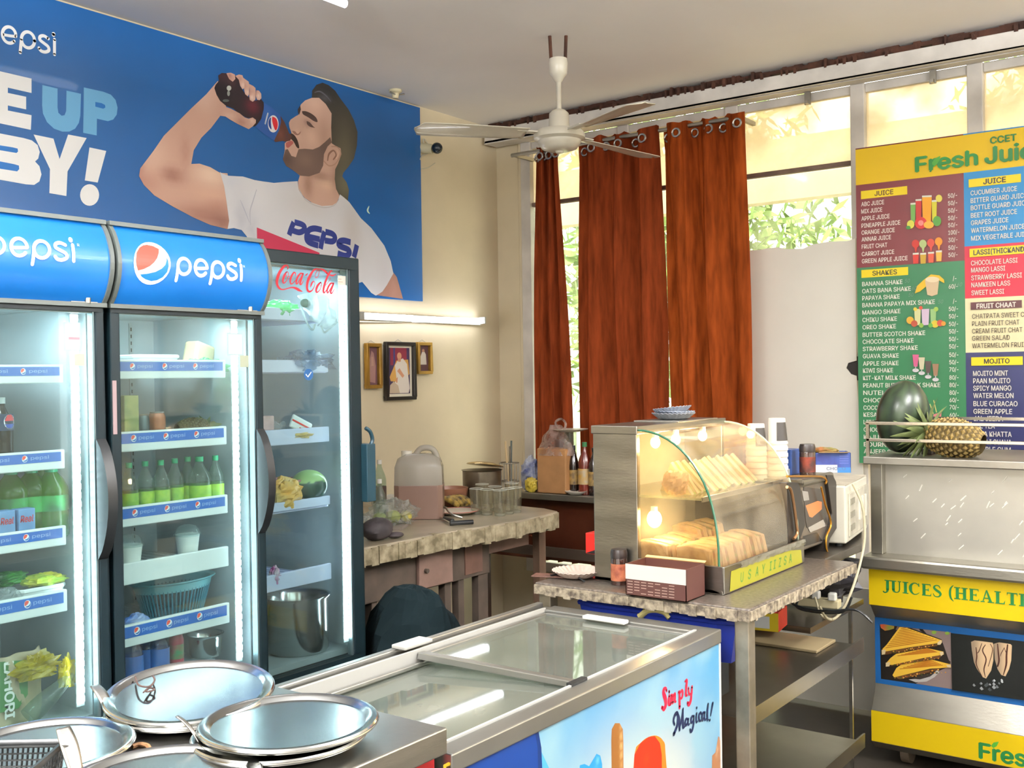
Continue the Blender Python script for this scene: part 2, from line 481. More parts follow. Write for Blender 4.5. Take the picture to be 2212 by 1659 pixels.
# pelmet board under the ceiling and the broken brown strip above it
pel = MB(); pel.box(XB-.16, XB-.03, YR+.1, 3.97, 2.925, 2.945); pel.box(XB-.16, XB-.14, YR+.1, 3.97, 2.925, 3.008)
struct(pel, 'trim_1', whitewood, bevel=.004)
jg = MB(); y = 3.96; rr = random.Random(3)
while y > YR+.2:
    d = rr.uniform(.02, .07)
    t = 3.006+rr.uniform(-.004, .02); jg.box(XB-.135, XB-.02, y-d, y, t, H-rr.uniform(-.01, .012)); 
    if rr.random() < .5: jg.box(XB-.16-rr.uniform(.001, .01), XB-.13, y-d*.5, y-d*.2, 3.0, H-rr.uniform(0, .03))
    y -= d
struct(jg, 'trim_3', rustwood)

# outside: concrete sunshade beam, yard and trees
concrete = M('pale_concrete', 'C9BC9C', .9, 0, .15, 3)
p1 = on_x(1730, 428, 6.6); p2 = on_x(1730, 292, 6.6)
struct(MB().box(6.6, 6.72, -4, 6, p1.z, p2.z), 'exterior_sunshade', concrete)
struct(MB().box(5.5, 30, -20, 30, -.4, -.3), 'ground', M('yard_ground', 'BDB396', .9, 0, .2, 1))
leafm = M('tree_leaf', 'A4BE6C', .6, 0, .35, 2, var2='6E8C40')
bark = M('tree_bark', '7A6A52', .9, 0, .3, 12)
for i, (x, y, hh, lb) in enumerate(((11, 5.6, 5.2, 'leafy green tree beyond the uncurtained clear pane'), (14, 1.9, 6, 'taller green tree standing behind the clear pane, away from the curtain'))):
    t = thing('yard_tree', lb, 'tree', (x, y, -.3))
    MB().cyl((x, y, -.3), (x+.2, y, hh*.55), .16, .09, 10).build('trunk', bark, t, smooth=True)
    cr = MB(); r_ = random.Random(i+5)
    for n in range(4200):
        a = Vector((r_.gauss(0, 1), r_.gauss(0, 1), r_.gauss(0, 1))).normalized()*r_.random()**.4
        c = Vector((x+a.x*1.7, y+a.y*1.9, hh*.55+a.z*2.4)); e1 = Vector((r_.gauss(0, 1), r_.gauss(0, 1), r_.gauss(0, 1))).normalized(); e2 = e1.orthogonal().normalized()
        cr.poly([c-e1*.13, c-e2*.05, c+e1*.13, c+e2*.05])
    cr.build('crown', leafm, t, kind='stuff')

# ------------------------------------------------------------------ white sheet over the lower panes, torn along its top
X = XB-.05
outl = [on_x(a, b, X) for a, b in ((1848, 515), (1832, 520), (1790, 522), (1755, 528), (1735, 537), (1700, 538), (1680, 534), (1655, 537), (1640, 540), (1617, 541))]
top = [(p.y, p.z) for p in outl]
poly = top + [(2.40, 2.14), (2.40, .85), (1.70, .85)]
notch = [on_x(a, b, X) for a, b in ((1850, 812), (1838, 808), (1828, 795), (1832, 784), (1850, 779))]
poly = poly + [(p.y, p.z) for p in notch]
o = MB().prism(poly, 0, X, X+.006).build('window_sheet', M('white_board', 'E2DFD4', .6, 0, .06, 2))
tag(o, 'white sheet with a torn top edge covering the lower window beside the curtain', 'sheet')

nt_ = on_x(1840, 796, XB-.03)
struct(MB().box(XB-.036, XB-.031, nt_.y-.05, nt_.y+.05, nt_.z-.06, nt_.z+.06), 'notch_backing', M('notch_shade', '1E1A16', .8))  # dark plate added behind the notch, its colour standing for shade

# ------------------------------------------------------------------ curtains on their rod
rust = cloth_mat('rust_curtain', 'A04C22', '6A2E14', .36)
rust2 = cloth_mat('dark_rust_curtain', '863C20', '5A2614', .26)
XC = 5.08
def cy(px, py=600): return on_x(px, py, XC).y
rod_z = on_x(1450, 278, XC).z
rd = thing('curtain_rod', 'thin dark curtain rod under the broken pelmet', 'curtain rod', (XC, 2.9, rod_z))
MB().cyl((XC, 2.25, rod_z), (XC, 3.72, rod_z), .012, n=10).build('rod', steel_dull, rd, smooth=True)
for y in (2.27, 3.0, 3.7): MB().box(XC, XB-.03, y-.01, y+.01, rod_z-.01, rod_z+.01).build('bracket', steel_dull, rd)
def curtain(label, yt0, yt1, yb0, yb1, nf, mat, seed, ztop, zbot=.42, amp=.045):
    """cloth hanging between yt0..yt1 at the rod and yb0..yb1 at the hem with nf uneven folds"""
    r_ = random.Random(seed); ph = [r_.uniform(0, 6) for _ in range(6)]
    t = thing('curtain', label, 'curtain', (XC, (yb0+yb1)/2, zbot), 'rust curtains in front of the windows')
    def fn(u, v):
        y = (yt0+(yt1-yt0)*u)*(v)+(yb0+(yb1-yb0)*u)*(1-v)
        s = u+.035*math.sin(u*9+ph[0])+.02*math.sin(u*23+ph[1])
        a = amp*(.8+.35*math.sin(u*5+ph[2]))
        w_ = math.sin(2*PI*nf*s+.35*math.sin(v*3+ph[3]))
        w_ = math.copysign(abs(w_)**.7, w_)+.22*math.sin(2*PI*nf*2.7*s+ph[4]+v*1.2)
        x = XC+a*w_*(1.0 if v < .95 else .75)+.012*math.sin(v*7+u*11)
        z = zbot+(ztop-zbot)*v - (.015*abs(math.sin(PI*nf*2*s)) if v > .99 else 0)
        return (x, y+.01*math.sin(v*5+u*20), z)
    MB().grid(fn, int(nf*16), 36).build('cloth', mat, t, smooth=True)
    for k in range(int(nf*2)):
        u = (k+.5)/(nf*2); p = Vector(fn(u, .972))
        a = [(p.x-.008+.0*j, p.y+.021*math.cos(2*PI*j/16), p.z+.021*math.sin(2*PI*j/16)) for j in range(17)]
        MB().tube(a, .006, 6).build('eyelet', steel, t, smooth=True)
    return t
zt = rod_z+.03
curtain('narrow rust curtain gathered beside the cream wall corner', cy(1156, 330), cy(1208, 330), cy(1152, 900), cy(1248, 900), 3, rust2, 1, zt, amp=.03)
curtain('wide dark rust curtain between the two bright gaps', cy(1241, 330), cy(1424, 300), cy(1240, 900), cy(1436, 900), 3.2, rust2, 4, zt, amp=.055)
curtain('wide orange rust curtain beside the white window sheet', cy(1422, 300), cy(1612, 260), cy(1458, 900), cy(1636, 900), 3, rust, 8, zt, amp=.055)

# ------------------------------------------------------------------ wall things
tl = thing('tube_lamp', 'lit white tube lamp on the cream wall below the poster', 'lamp', (4.6, 3.97, 1.84))
a = on_y(783, 682, 3.95); b = on_y(893, 686.5, 3.95); c = on_y(1043, 692, 3.95)
tube_m = M('lit_tube', 'F4F6FF', .5, emit=9)
MB().box(a.x-.12, c.x+.02, 3.975, 3.998, a.z-.018, a.z+.02).build('fixture', M('lamp_fixture', 'D8D8D0', .5), tl, bevel=.003)
MB().cyl((a.x, 3.955, a.z), (b.x, 3.955, a.z+.001), .0165, n=14).build('tube', tube_m, tl, smooth=True)
MB().cyl((b.x, 3.955, a.z-.004), (c.x, 3.955, c.z-.003), .0165, n=14).build('tube', tube_m, tl, smooth=True)
MB().box(c.x, c.x+.012, 3.935, 3.98, c.z-.02, c.z+.02).build('end_cap', M('grey_cap', '9A9A94', .5), tl)
MB().box(a.x-.03, a.x, 3.935, 3.98, a.z-.02, a.z+.02).build('end_cap', M('grey_cap'), tl)
MB().tube([(a.x-.1, 3.985, a.z-.03), (a.x+.1, 3.99, a.z-.028), (a.x+.35, 3.99, a.z-.02)], .004, 6, 4).build('cable', M('pale_cable', 'B8B4A4', .6), tl)

cl = thing('ceiling_lamp', 'lit ceiling tube lamp above the poster, cut by the picture top', 'lamp', (3.0, 3.02, 3.0))
MB().box(2.62, 3.02, 2.99, 3.06, 3.015, 3.05).build('fixture', M('lamp_fixture'), cl)
MB().cyl((2.63, 3.025, 2.995), (3.02, 3.025, 2.995), .016, n=12).build('tube', tube_m, cl, smooth=True)

cc = thing('security_camera', 'small dark round security camera with a looped wire on the wall', 'camera', tuple(on_y(938, 318, 3.97)))
p = on_y(944, 320, 3.90)
MB().ball(p, .032).build('lens_ball', M('dark_blue_plastic', '14202A', .25), cc, smooth=True)
MB().cyl((p.x-.02, 3.995, p.z+.01), (p.x, 3.93, p.z), .03, .026, 16).build('mount', M('cream_plastic', 'C9BF9C', .5), cc, smooth=True)
wp = [on_y(q[0], q[1], 3.985) for q in ((925, 312), (915, 300), (917, 318), (925, 330), (912, 336), (907, 345))]
MB().tube(wp, .004, 6, 5).build('wire', M('pale_cable'), cc, smooth=True)
wire = MB().tube([on_y(q[0], q[1], 3.99) for q in ((906, 366), (925, 362), (940, 352))], .0025, 6, 5).build('wall_wire', M('pale_cable'), smooth=True)
tag(wire, 'thin loose wire stub on the wall below the security camera', 'wire')

def frame(name, label, x0, y0, x1, y1, y0r, fm, fwpx, paint, mount=None):
    a = on_y(x0, y0, 3.985); b = on_y(x1, y1, 3.985)
    t = thing('picture_frame', label, 'picture', ((a.x+b.x)/2, 3.985, b.z), 'framed pictures under the tube lamp')
    fwm = fwpx
    m = MB(); m.box(a.x, b.x, 3.965, 3.99, a.z-fwm, a.z); m.box(a.x, b.x, 3.965, 3.99, b.z, b.z+fwm); m.box(a.x, a.x+fwm, 3.965, 3.99, b.z+fwm, a.z-fwm); m.box(b.x-fwm, b.x, 3.965, 3.99, b.z+fwm, a.z-fwm)
    m.build('frame', fm, t, bevel=.003)
    MB().box(a.x+.005, b.x-.005, 3.985, 3.99, b.z+.005, a.z-.005).build('backing', M('backing_card', '5A4030', .8), t)
    P = Print((a.x, 3.984, b.z), (1, 0, 0), (0, 0, 1)); W, Hh = b.x-a.x, a.z-b.z
    def q(pts): return [(u*W, v*Hh) for u, v in pts]
    paint(P, q, W, Hh); P.build('print', PAPERP, t)
    s = (a.x+b.x)/2
    MB().tube([(s-.03, 3.99, a.z), (s, 3.992, a.z+.014), (s+.03, 3.99, a.z)], .0016, 5).build('hanger', steel_dull, t)
gold = M('gilt_frame', 'B08A3E', .35, .6, .3, 12)
def paint_c(P, q, W, Hh):
    P.tri(q([(.08, .06), (.92, .06), (.92, .94), (.08, .94)]), 'D9D2BE')
    P.tri(q([(.15, .11), (.85, .11), (.85, .9), (.15, .9)]), '3A2A48')
    P.tri(q([(.2, .6), (.75, .6), (.75, .9), (.2, .9)]), '7A2436'); P.tri(q([(.3, .6), (.36, .6), (.36, .9), (.3, .9)]), '2E2C5A')
    P.tri(q([(.17, .4), (.35, .62), (.4, .68), (.8, .7), (.84, .45), (.6, .3), (.2, .33)]), 'C99A50')
    P.tri(q([(.35, .6), (.45, .68), (.62, .72), (.76, .62), (.8, .4), (.84, .2), (.8, .12), (.3, .12), (.25, .25), (.4, .35)]), 'D8CFC4')
    P.tri(q([(.16, .12), (.5, .12), (.45, .25), (.3, .32), (.18, .26)]), 'B7A48E')
    P.disc_uv(.5*W, .76*Hh, .075*W, .06*Hh, 'C89070'); P.tri(q([(.44, .72), (.56, .72), (.54, .66), (.46, .66)]), 'B98468')
    P.tri(q([(.42, .5), (.5, .55), (.66, .42), (.6, .38)]), 'C08A6A'); P.tri(q([(.36, .36), (.44, .4), (.42, .3), (.38, .3)]), 'C08A6A')
def paint_g(P, q, W, Hh):
    P.tri(q([(.2, .08), (.8, .08), (.8, .92), (.2, .92)]), '5A3A3E')
    P.tri(q([(.3, .15), (.68, .12), (.72, .5), (.6, .78), (.45, .84), (.3, .6)]), '94706A'); P.tri(q([(.42, .5), (.6, .5), (.56, .7), (.44, .7)]), 'A98676')
def paint_s(P, q, W, Hh):
    P.tri(q([(.18, .1), (.84, .1), (.84, .9), (.18, .9)]), '4A2E30')
    P.tri(q([(.28, .3), (.72, .3), (.68, .62), (.56, .72), (.42, .7), (.3, .55)]), 'C8C0B4'); P.disc_uv(.5*W, .74*Hh, .09*W, .05*Hh, 'A87A60')
frame('p', 'narrow gilt picture frame nearest the fridge', 787, 741, 821, 839, 0, gold, .02, paint_g)
frame('p', 'black framed picture of a seated person in white, largest of the three', 829, 738, 895, 863, 0, M('black_frame', '1A1614', .35), .02, paint_c)
frame('p', 'small gilt picture frame beside the black one, nearest the curtain', 898, 739, 930, 808, 0, gold, .018, paint_s)

def socket(label, px, py):
    a = on_y(px, py, 3.97)
    t = thing('wall_socket', label, 'socket', (a.x, 3.99, a.z-.06))
    MB().box(a.x-.075, a.x+.075, 3.97, 3.999, a.z-.055, a.z+.055).build('plate', M('grey_white_plastic', 'B9B6AC', .5), t, bevel=.004)
    for dx in (-.035, .035): MB().box(a.x+dx-.022, a.x+dx+.022, 3.965, 3.975, a.z-.03, a.z+.03).build('outlet', black_pl, t, bevel=.002)
socket('grey wall socket plate above the marble counter beside the bottles', 832, 1092)

# ------------------------------------------------------------------ ceiling fan
fm = M('fan_enamel', 'D2CDBD', .3, 0, .12, 10, coat=.3)
fx, fy = 4.03, 2.68
fan = thing('ceiling_fan', 'cream three-bladed ceiling fan in front of the curtains', 'fan', (fx, fy, H))
MB().tube([(fx-.022, fy+.03, H), (fx-.02, fy+.026, H-.1), (fx-.01, fy+.02, H-.13)], .008, 8).tube([(fx+.022, fy-.03, H), (fx+.02, fy-.026, H-.1), (fx+.01, fy-.02, H-.13)], .008, 8).build('hook', rustwood, fan, smooth=True)
MB().lathe([(.02, 0), (.04, 0), (.044, -.02), (.04, -.07), (.028, -.085), (.02, -.1), (.012, -.11)], (fx, fy, H-.105), 24).build('canopy', fm, fan, smooth=True)
MB().cyl((fx, fy, H-.2), (fx, fy, 2.70), .0125, n=14).build('down_rod', fm, fan, smooth=True)
MB().lathe([(.016, .0), (.03, -.005), (.045, -.02), (.048, -.08), (.05, -.095), (.0495, -.1), (.01, -.1)], (fx, fy, 2.715), 28).build('motor_top', fm, fan, smooth=True)
MB().lathe([(.06, 0), (.105, -.004), (.118, -.02), (.118, -.04), (.1, -.05), (.098, -.062), (.08, -.085), (.05, -.095), (.02, -.096), (.016, -.105), (.0, -.106)], (fx, fy, 2.62), 36).build('motor_housing', fm, fan, smooth=True)
for ang in (146, 244, 350):
    b = MB(); t = math.radians(ang)
    def bl(u, v):
        r_ = .16+.52*u; wd = (.052+.022*math.sin(u*PI*.5)); 
        if u > .93: wd *= math.sqrt(max(0.02, 1-((u-.93)/.07)**2))
        q = (v-.5)*2*wd
        return (fx+math.cos(t)*r_-math.sin(t)*q, fy+math.sin(t)*r_+math.cos(t)*q, 2.6-.012*u+.22*q*(1-.4*u)-.02*(v-.5)**2)
    b.grid(bl, 20, 6)
    bo = b.build('blade', fm, fan, smooth=True, solid=.003)
    a = Vector((fx+math.cos(t)*.09, fy+math.sin(t)*.09, 2.605)); c = Vector((fx+math.cos(t)*.2, fy+math.sin(t)*.2, 2.6))
    MB().obox((a+c)/2, .13, .045, .006, t).build('blade_arm', fm, bo)

fx2 = on_z(848, 196, H)
rm = thing('ceiling_rose', 'small white ceiling rose with a bare bulb holder near the poster top', 'ceiling rose', (fx2.x, fx2.y-.02, H))
MB().lathe([(.035, 0), (.035, -.012), (.02, -.02), (.016, -.045), (.0, -.046)], (fx2.x, fx2.y-.02, H), 20).build('rose', M('cream_plastic'), rm, smooth=True)
MB().tube([(fx2.x-.05, fx2.y-.03, H-.02), (fx2.x, fx2.y-.03, H-.03), (fx2.x+.05, fx2.y-.04, H-.015)], .004, 6).build('bent_wire', steel_dull, rm)

# ================================================================== the poster
YP = 3.985
bt = H-.012; pbx = on_y(907, 233, YP).x; pbz = on_y(900, 650, YP).z
ban = thing('wall_poster', 'big blue cola poster with a man drinking from a bottle', 'poster', (2.6, YP, pbz))
MB().box(.6, pbx, YP, YP+.012, pbz, bt).build('sheet', M('poster_blue', '1760A6', .34, 0, .1, .8, var2='145490', coat=.15), ban)
B = Print((0, YP, 0), (1, 0, 0), (0, 0, 1))
def Z(k, ox, oy, pts): return [(ox+p[0]/k, oy+p[1]/k, *[q/k for q in p[2:]]) for p in pts]
W_ = 'E8EAEC'
def wordmark(P, mp, col, letters='pepsi', wk=1.):
    """rounded lower-case wordmark; mp maps its design units to picture px"""
    def st(pts, w_=48): P.stroke([(*mp(x, y), w_*wk*mp.w) for x, y in pts], col, 5)
    def arc(cx, cy, rx, ry, a0, a1, n=16): return [(cx+rx*math.cos(math.radians(a0+(a1-a0)*k/n)), cy-ry*math.sin(math.radians(a0+(a1-a0)*k/n))) for k in range(n+1)]
    if letters == 'pepsi': st(arc(963, 682, 95, 122, 0, 360)); st([(866, 690), (858, 800), (850, 900)])
    st(arc(1225, 705, 92, 122, 0, 318)); st([(1140, 712), (1230, 716), (1317, 712)], 44)
    st(arc(1482, 735, 90, 120, 0, 360)); st([(1392, 735), (1384, 840), (1375, 945)])
    st([(1758, 668), (1700, 637), (1650, 655), (1645, 705), (1700, 748), (1755, 790), (1765, 845), (1715, 878), (1660, 870), (1632, 832)])
    st([(1843, 665), (1843, 780), (1843, 895)], 46); st([(1831, 585), (1830, 592), (1829, 600)], 58)
class Map:
    def __init__(s, fn, w_): s.fn = fn; s.w = w_
    def __call__(s, x, y): return s.fn(x, y)
def bmap(x, y):
    X_ = 3+(x-1120)/745*118
    return (X_, 96.2+(y-740)/7.135*1.02+(X_-120)*.155)
wordmark(B, Map(bmap, 1/7.135), W_)
k = 3.95
def Zb(pts): return Z(k, 0, 40, pts)
def rnd_poly(pts, c, **q): B.px(pts, c, **q)
rnd_poly(Zb([(-260, 390), (268, 513), (268, 636), (66, 590), (66, 635), (222, 668), (222, 776), (66, 742), (66, 785), (268, 825), (262, 950), (-260, 840)]), W_)
LB = '68A8D4'
rnd_poly(Zb([(360, 568), (490, 598), (490, 760), (497, 805), (525, 830), (550, 825), (563, 790), (566, 615), (690, 643), (684, 830), (672, 890), (640, 940), (590, 965), (530, 965), (460, 940), (400, 885), (365, 810), (358, 740)]), LB)
rnd_poly(Zb([(714, 588), (880, 625), (945, 650), (985, 695), (1002, 760), (995, 820), (965, 862), (920, 876), (826, 855), (824, 998), (708, 975), (712, 780)]), LB)
rnd_poly(Zb([(812, 712), (865, 722), (895, 738), (898, 760), (880, 770), (812, 752)]), '1C6AB4')
rnd_poly(Zb([(-260, 930), (200, 1020), (270, 1040), (320, 1080), (338, 1140), (325, 1195), (298, 1220), (335, 1260), (353, 1330), (335, 1390), (290, 1420), (220, 1415), (-260, 1330)]), W_)
rnd_poly(Zb([(-200, 1050), (110, 1100), (150, 1110), (153, 1135), (140, 1148), (-200, 1090)]), '1C6AB4')
rnd_poly(Zb([(-200, 1180), (120, 1243), (160, 1255), (163, 1285), (145, 1305), (-200, 1250)]), '1C6AB4')
rnd_poly(Zb([(285, 990), (455, 1025), (507, 1200), (580, 990), (738, 1020), (575, 1305), (565, 1515), (420, 1490), (425, 1285)]), W_)
rnd_poly(Zb([(762, 1100), (905, 1130), (832, 1400), (722, 1382)]), W_)
B.ell(763/k, 40+1506/k, 81/k, 92/k, W_)

# the man, printed
hx = lambda s: Vector(lin(s))
def shade(base, blobs, P=B):
    """colour of a printed area: base plus soft blobs (px, py, rx, ry, hex, amount)"""
    bb = [(*P.uv(x, y), rx, ry, hx(c), a) for x, y, rx, ry, c, a in blobs]; b0 = hx(base)
    s = abs(P.uv(510, 300)[0]-P.uv(500, 300)[0])/10
    def f(u, v):
        c = b0.copy()
        for x, y, rx, ry, h, a in bb:
            d = ((u-x)/(rx*s))**2+((v-y)/(ry*s))**2; c = c.lerp(h, a*math.exp(-d))
        return tuple(c)
    return f
Zh = lambda pts: Z(5.183, 440, 140, pts)
Zt = lambda pts: Z(3.568, 280, 340, pts)
Z1 = lambda pts: Z(2.4043, 0, 0, pts)
SK = 'C9A594'
# hair behind the neck, then head
hair = Zh([(1210, 372), (1213, 290), (1260, 225), (1330, 200), (1400, 230), (1470, 290), (1530, 380), (1620, 500), (1680, 620), (1720, 750), (1715, 900), (1680, 1050), (1620, 1140), (1560, 1210), (1550, 1250), (1600, 1320), (1625, 1400), (1612, 1530), (1520, 1470), (1400, 1380), (1360, 1100), (1340, 600)])
B.px(hair, shade('3E3A34', [(710, 195, 40, 22, '26262A', .8), (745, 330, 30, 60, '6A6452', .8), (745, 400, 25, 30, '6E6A56', .8), (702, 210, 14, 6, '6A6A70', .5)]), res=.03)
face = Zh([(1072, 490), (1085, 445), (1135, 398), (1210, 370), (1290, 370), (1365, 440), (1430, 545), (1425, 700), (1432, 880), (1470, 905), (1530, 935), (1540, 1000), (1500, 1110), (1470, 1170), (1465, 1280), (1480, 1390), (1520, 1470), (1480, 1560), (1380, 1595), (1250, 1570), (1130, 1490), (1060, 1400), (1055, 1300), (1075, 1240), (1000, 1180), (920, 1130), (885, 1060), (905, 960), (905, 880), (925, 860), (955, 850), (985, 790), (975, 745), (958, 700), (952, 650), (970, 615), (1030, 575), (1060, 560)])
B.px(face, shade(SK, [(645, 290, 12, 12, 'DDBBA8', .7), (680, 225, 20, 14, 'D6B29E', .8), (672, 295, 14, 16, 'E0BEAA', .7), (664, 266, 10, 7, '8A6A62', .7), (700, 300, 12, 40, 'A88674', .4), (650, 285, 6, 10, 'B08A7C', .4),
    (705, 400, 18, 10, 'E2C0A6', .6), (665, 400, 12, 24, '8E6A5A', .7), (725, 385, 12, 30, '96745F', .6), (690, 380, 30, 8, '8A6858', .7)]), res=.022)
B.px(Zh([(900, 1000), (912, 950), (940, 945), (980, 1020), (1030, 1035), (1060, 945), (1130, 940), (1220, 948), (1290, 920), (1350, 870), (1415, 810), (1432, 870), (1385, 915), (1345, 1000), (1335, 1130), (1295, 1210), (1180, 1250), (1080, 1242), (1000, 1182), (920, 1132), (884, 1060)]), shade('6E5950', [(620, 345, 14, 14, '4A3C38', .8), (660, 345, 22, 14, '866E62', .6), (700, 320, 12, 14, '5A4A44', .6)]), res=.022)
B.px(Zh([(972, 765), (1010, 785), (1048, 845), (1068, 930), (1040, 925), (1005, 862), (965, 815)]), '3E302C', smooth=3)
B.px(Zh([(918, 875), (950, 858), (985, 852), (1003, 875), (975, 905), (945, 930), (922, 918)]), 'B0625C', smooth=3)
B.px(Zh([(1098, 520), (1140, 520), (1200, 545), (1255, 590), (1272, 640), (1230, 630), (1170, 590), (1110, 555)]), '4E3C38', smooth=3)
B.px(Zh([(1150, 630), (1185, 645), (1225, 690), (1245, 705), (1190, 695), (1155, 665)]), '5E4842', smooth=3)
B.px(Zh([(1052, 500), (1078, 455), (1086, 500), (1068, 560), (1056, 540)]), '3E3230')
B.px(Zh([(985, 740), (1020, 745), (1050, 775), (1085, 745), (1075, 775), (1045, 790), (1010, 775)]), '9A7264', smooth=3)
ear = [(1345, 1080, 14), (1400, 1130, 12), (1470, 1110, 12), (1520, 1030, 14), (1530, 970, 12), (1490, 920, 12), (1430, 915, 10)]
B.stroke(Zh(ear), 'B08C78'); B.stroke(Zh([(1385, 1070, 14), (1400, 1000, 20), (1450, 960, 16), (1480, 1010, 18), (1450, 1060, 14)]), '8E6A5A'); B.stroke(Zh([(1490, 960, 8), (1505, 1000, 8), (1480, 1050, 8)]), 'DDBBA4')
B.stroke(Zh([(1240, 310, 8), (1300, 300, 14), (1370, 350, 14), (1420, 410, 8)]), '5E5E66')
# arm
arm = Z1([(1100, 455), (1070, 490), (990, 565), (915, 640), (850, 705), (795, 785), (727, 875), (721, 915), (745, 960), (800, 1015), (900, 1075), (1000, 1128), (1090, 1168), (1180, 1190), (1200, 1180), (1195, 1000), (1180, 900), (1142, 898), (1090, 868), (1035, 850), (992, 852), (1005, 780), (1045, 715), (1095, 665), (1140, 605), (1175, 560), (1130, 420)])
B.px(arm, shade('C69F8E', [(330, 330, 26, 40, 'DCB8A4', .7), (318, 395, 24, 20, 'B07E70', .6), (372, 378, 22, 12, '8E5A50', .8), (455, 378, 34, 18, 'EACDB6', .85), (455, 420, 36, 16, 'D8AE98', .6), (440, 465, 60, 16, '8E5C52', .7), (470, 445, 26, 10, 'A06E62', .5), (300, 372, 8, 30, 'A87468', .6), (480, 480, 26, 14, '744840', .7), (440, 215, 20, 20, 'D9BAAA', .6), (400, 330, 10, 30, 'A4766A', .5)]), res=.03)
B.px(Z1([(2030, 1400), (2060, 1440), (2092, 1553), (1950, 1532), (1960, 1470)]), shade('A87E70', [(850, 620, 10, 20, 'BC9486', .6)]), res=.04)
# bottle
B.px(Zh([(160, 120), (200, 92), (330, 100), (385, 150), (405, 240), (450, 310), (500, 360), (560, 405), (640, 385), (668, 420), (672, 480), (655, 580), (610, 660), (560, 695), (540, 680), (560, 600), (480, 595), (390, 545), (330, 492), (250, 462), (180, 405), (140, 335), (116, 262), (130, 225), (168, 180)]), shade('2C2328', [(545, 230, 14, 12, '6E2C38', .85), (480, 165, 16, 10, '4E3238', .6), (480, 200, 18, 18, '1C1A1E', .7), (500, 170, 6, 10, '6A4044', .5)]), res=.02)
B.ell(440+280/5.183, 140+262/5.183, 5, 5.5, 'B8BCB4'); B.ell(440+275/5.183, 140+320/5.183, 3, 6, '8E948E'); B.ell(440+245/5.183, 140+402/5.183, 7, 3, '5A625E')
B.px(Zh([(858, 575), (900, 640), (935, 720), (950, 760), (985, 800), (965, 850), (905, 862), (880, 852), (800, 866), (775, 842), (840, 740)]), shade('5A3830', [(605, 290, 8, 10, '7E4E40', .7), (620, 297, 4, 4, '3A3A50', .7)]), res=.02)
B.px(Zh([(672, 425), (760, 480), (855, 565), (862, 640), (840, 730), (785, 850), (690, 790), (575, 695), (640, 610), (668, 500)]), shade('2E5CA6', [(575, 240, 8, 16, '4A78C0', .6), (580, 290, 14, 6, '234A90', .5)]), res=.03)
B.ell(440+775/5.183, 140+662/5.183, 11.6, 18.6, 'E8E8EC')
B.px(Zh([(765, 580), (805, 600), (825, 650), (822, 705), (800, 735), (775, 680), (762, 620)]), 'D8303A', smooth=3)
B.px(Zh([(750, 590), (748, 650), (755, 725), (728, 690), (722, 640), (735, 600)]), '22408A', smooth=3)
B.stroke(Zh([(715, 545, 16), (700, 600, 16), (685, 660, 16)]), 'C8D0DC')
# hand over the bottle
hs = lambda *b: shade('C8A090', list(b))
B.px(Zh([(205, 460), (300, 492), (400, 545), (455, 590), (500, 605), (545, 590), (582, 618), (580, 650), (545, 690), (500, 722), (455, 700), (380, 665), (300, 620), (240, 580), (185, 572), (170, 500)]), hs((520, 265, 10, 8, '9E6E62', .6), (545, 262, 6, 5, 'E6CABC', .8), (495, 250, 12, 6, 'DDBDAC', .6)), res=.02)
for pts, b in (([(350, 125), (390, 110), (430, 118), (440, 150), (460, 200), (455, 260), (430, 275), (405, 235), (390, 170)], (524, 184, 4, 6, 'E4C8BA', .8)),
               ([(430, 140), (465, 165), (500, 190), (508, 240), (505, 330), (490, 355), (460, 330), (448, 280), (455, 220)], (533, 200, 4, 5, 'EAD2C6', .8)),
               ([(505, 215), (550, 238), (575, 260), (580, 320), (575, 390), (545, 415), (512, 395), (505, 345), (512, 290)], (544, 211, 4, 5, 'EED8CC', .8)),
               ([(585, 285), (615, 290), (640, 325), (642, 375), (620, 398), (592, 390), (580, 350)], (558, 208, 4, 5, 'EAD2C6', .8))):
    B.px(Zh(pts), hs(b, (b[0]-6, b[1]-12, 5, 7, 'A87668', .5)), res=.015)
B.px(Zh([(250, 95), (300, 90), (345, 110), (350, 160), (320, 190), (280, 160)]), hs((495, 165, 6, 6, '8A5A54', .8)), res=.02)
# shirt
shirt = Zt([(693, 112), (715, 128), (760, 142), (870, 148), (960, 175), (1020, 185), (1110, 197), (1190, 190), (1292, 184), (1300, 250), (1335, 305), (1390, 345), (1480, 375), (1560, 370), (1600, 345), (1618, 285), (1650, 310), (1690, 345), (1780, 470), (1860, 545), (1960, 680), (2010, 800), (2030, 895), (1980, 985), (1945, 1035), (1895, 1066), (1860, 1045), (1790, 960), (1740, 975), (1720, 1093), (930, 950), (925, 700), (900, 610), (860, 560), (800, 545), (752, 552), (764, 490), (745, 350), (725, 220)])
B.px(shirt, shade('D3D4DA', [(560, 420, 30, 30, 'DEDEE2', .7), (520, 470, 14, 30, 'B4B6C2', .7), (545, 500, 10, 30, 'AEB2C0', .6), (660, 440, 60, 30, 'C8C4C2', .6), (760, 500, 30, 60, 'BCB6B2', .7), (830, 600, 24, 40, 'C8C6CC', .6), (640, 395, 30, 8, 'C2C0C4', .5), (805, 460, 20, 40, 'B2ACA8', .5), (500, 390, 14, 14, 'C6CAD6', .6)]), res=.04)
B.stroke(Zt([(975, 250, 5), (950, 330, 8), (925, 420, 8), (930, 520, 5)]), 'B6B8C4'); B.stroke(Zt([(850, 330, 4), (880, 400, 8), (920, 500, 5)]), 'B2B5C4'); B.stroke(Zt([(1305, 245, 4), (1360, 335, 7), (1480, 385, 8), (1570, 372, 6), (1612, 320, 3)]), 'BDBABC')
B.px(Zt([(977, 540), (1200, 630), (1460, 735), (1460, 900), (985, 900)]), 'C03A58')
NV = '2E3C80'
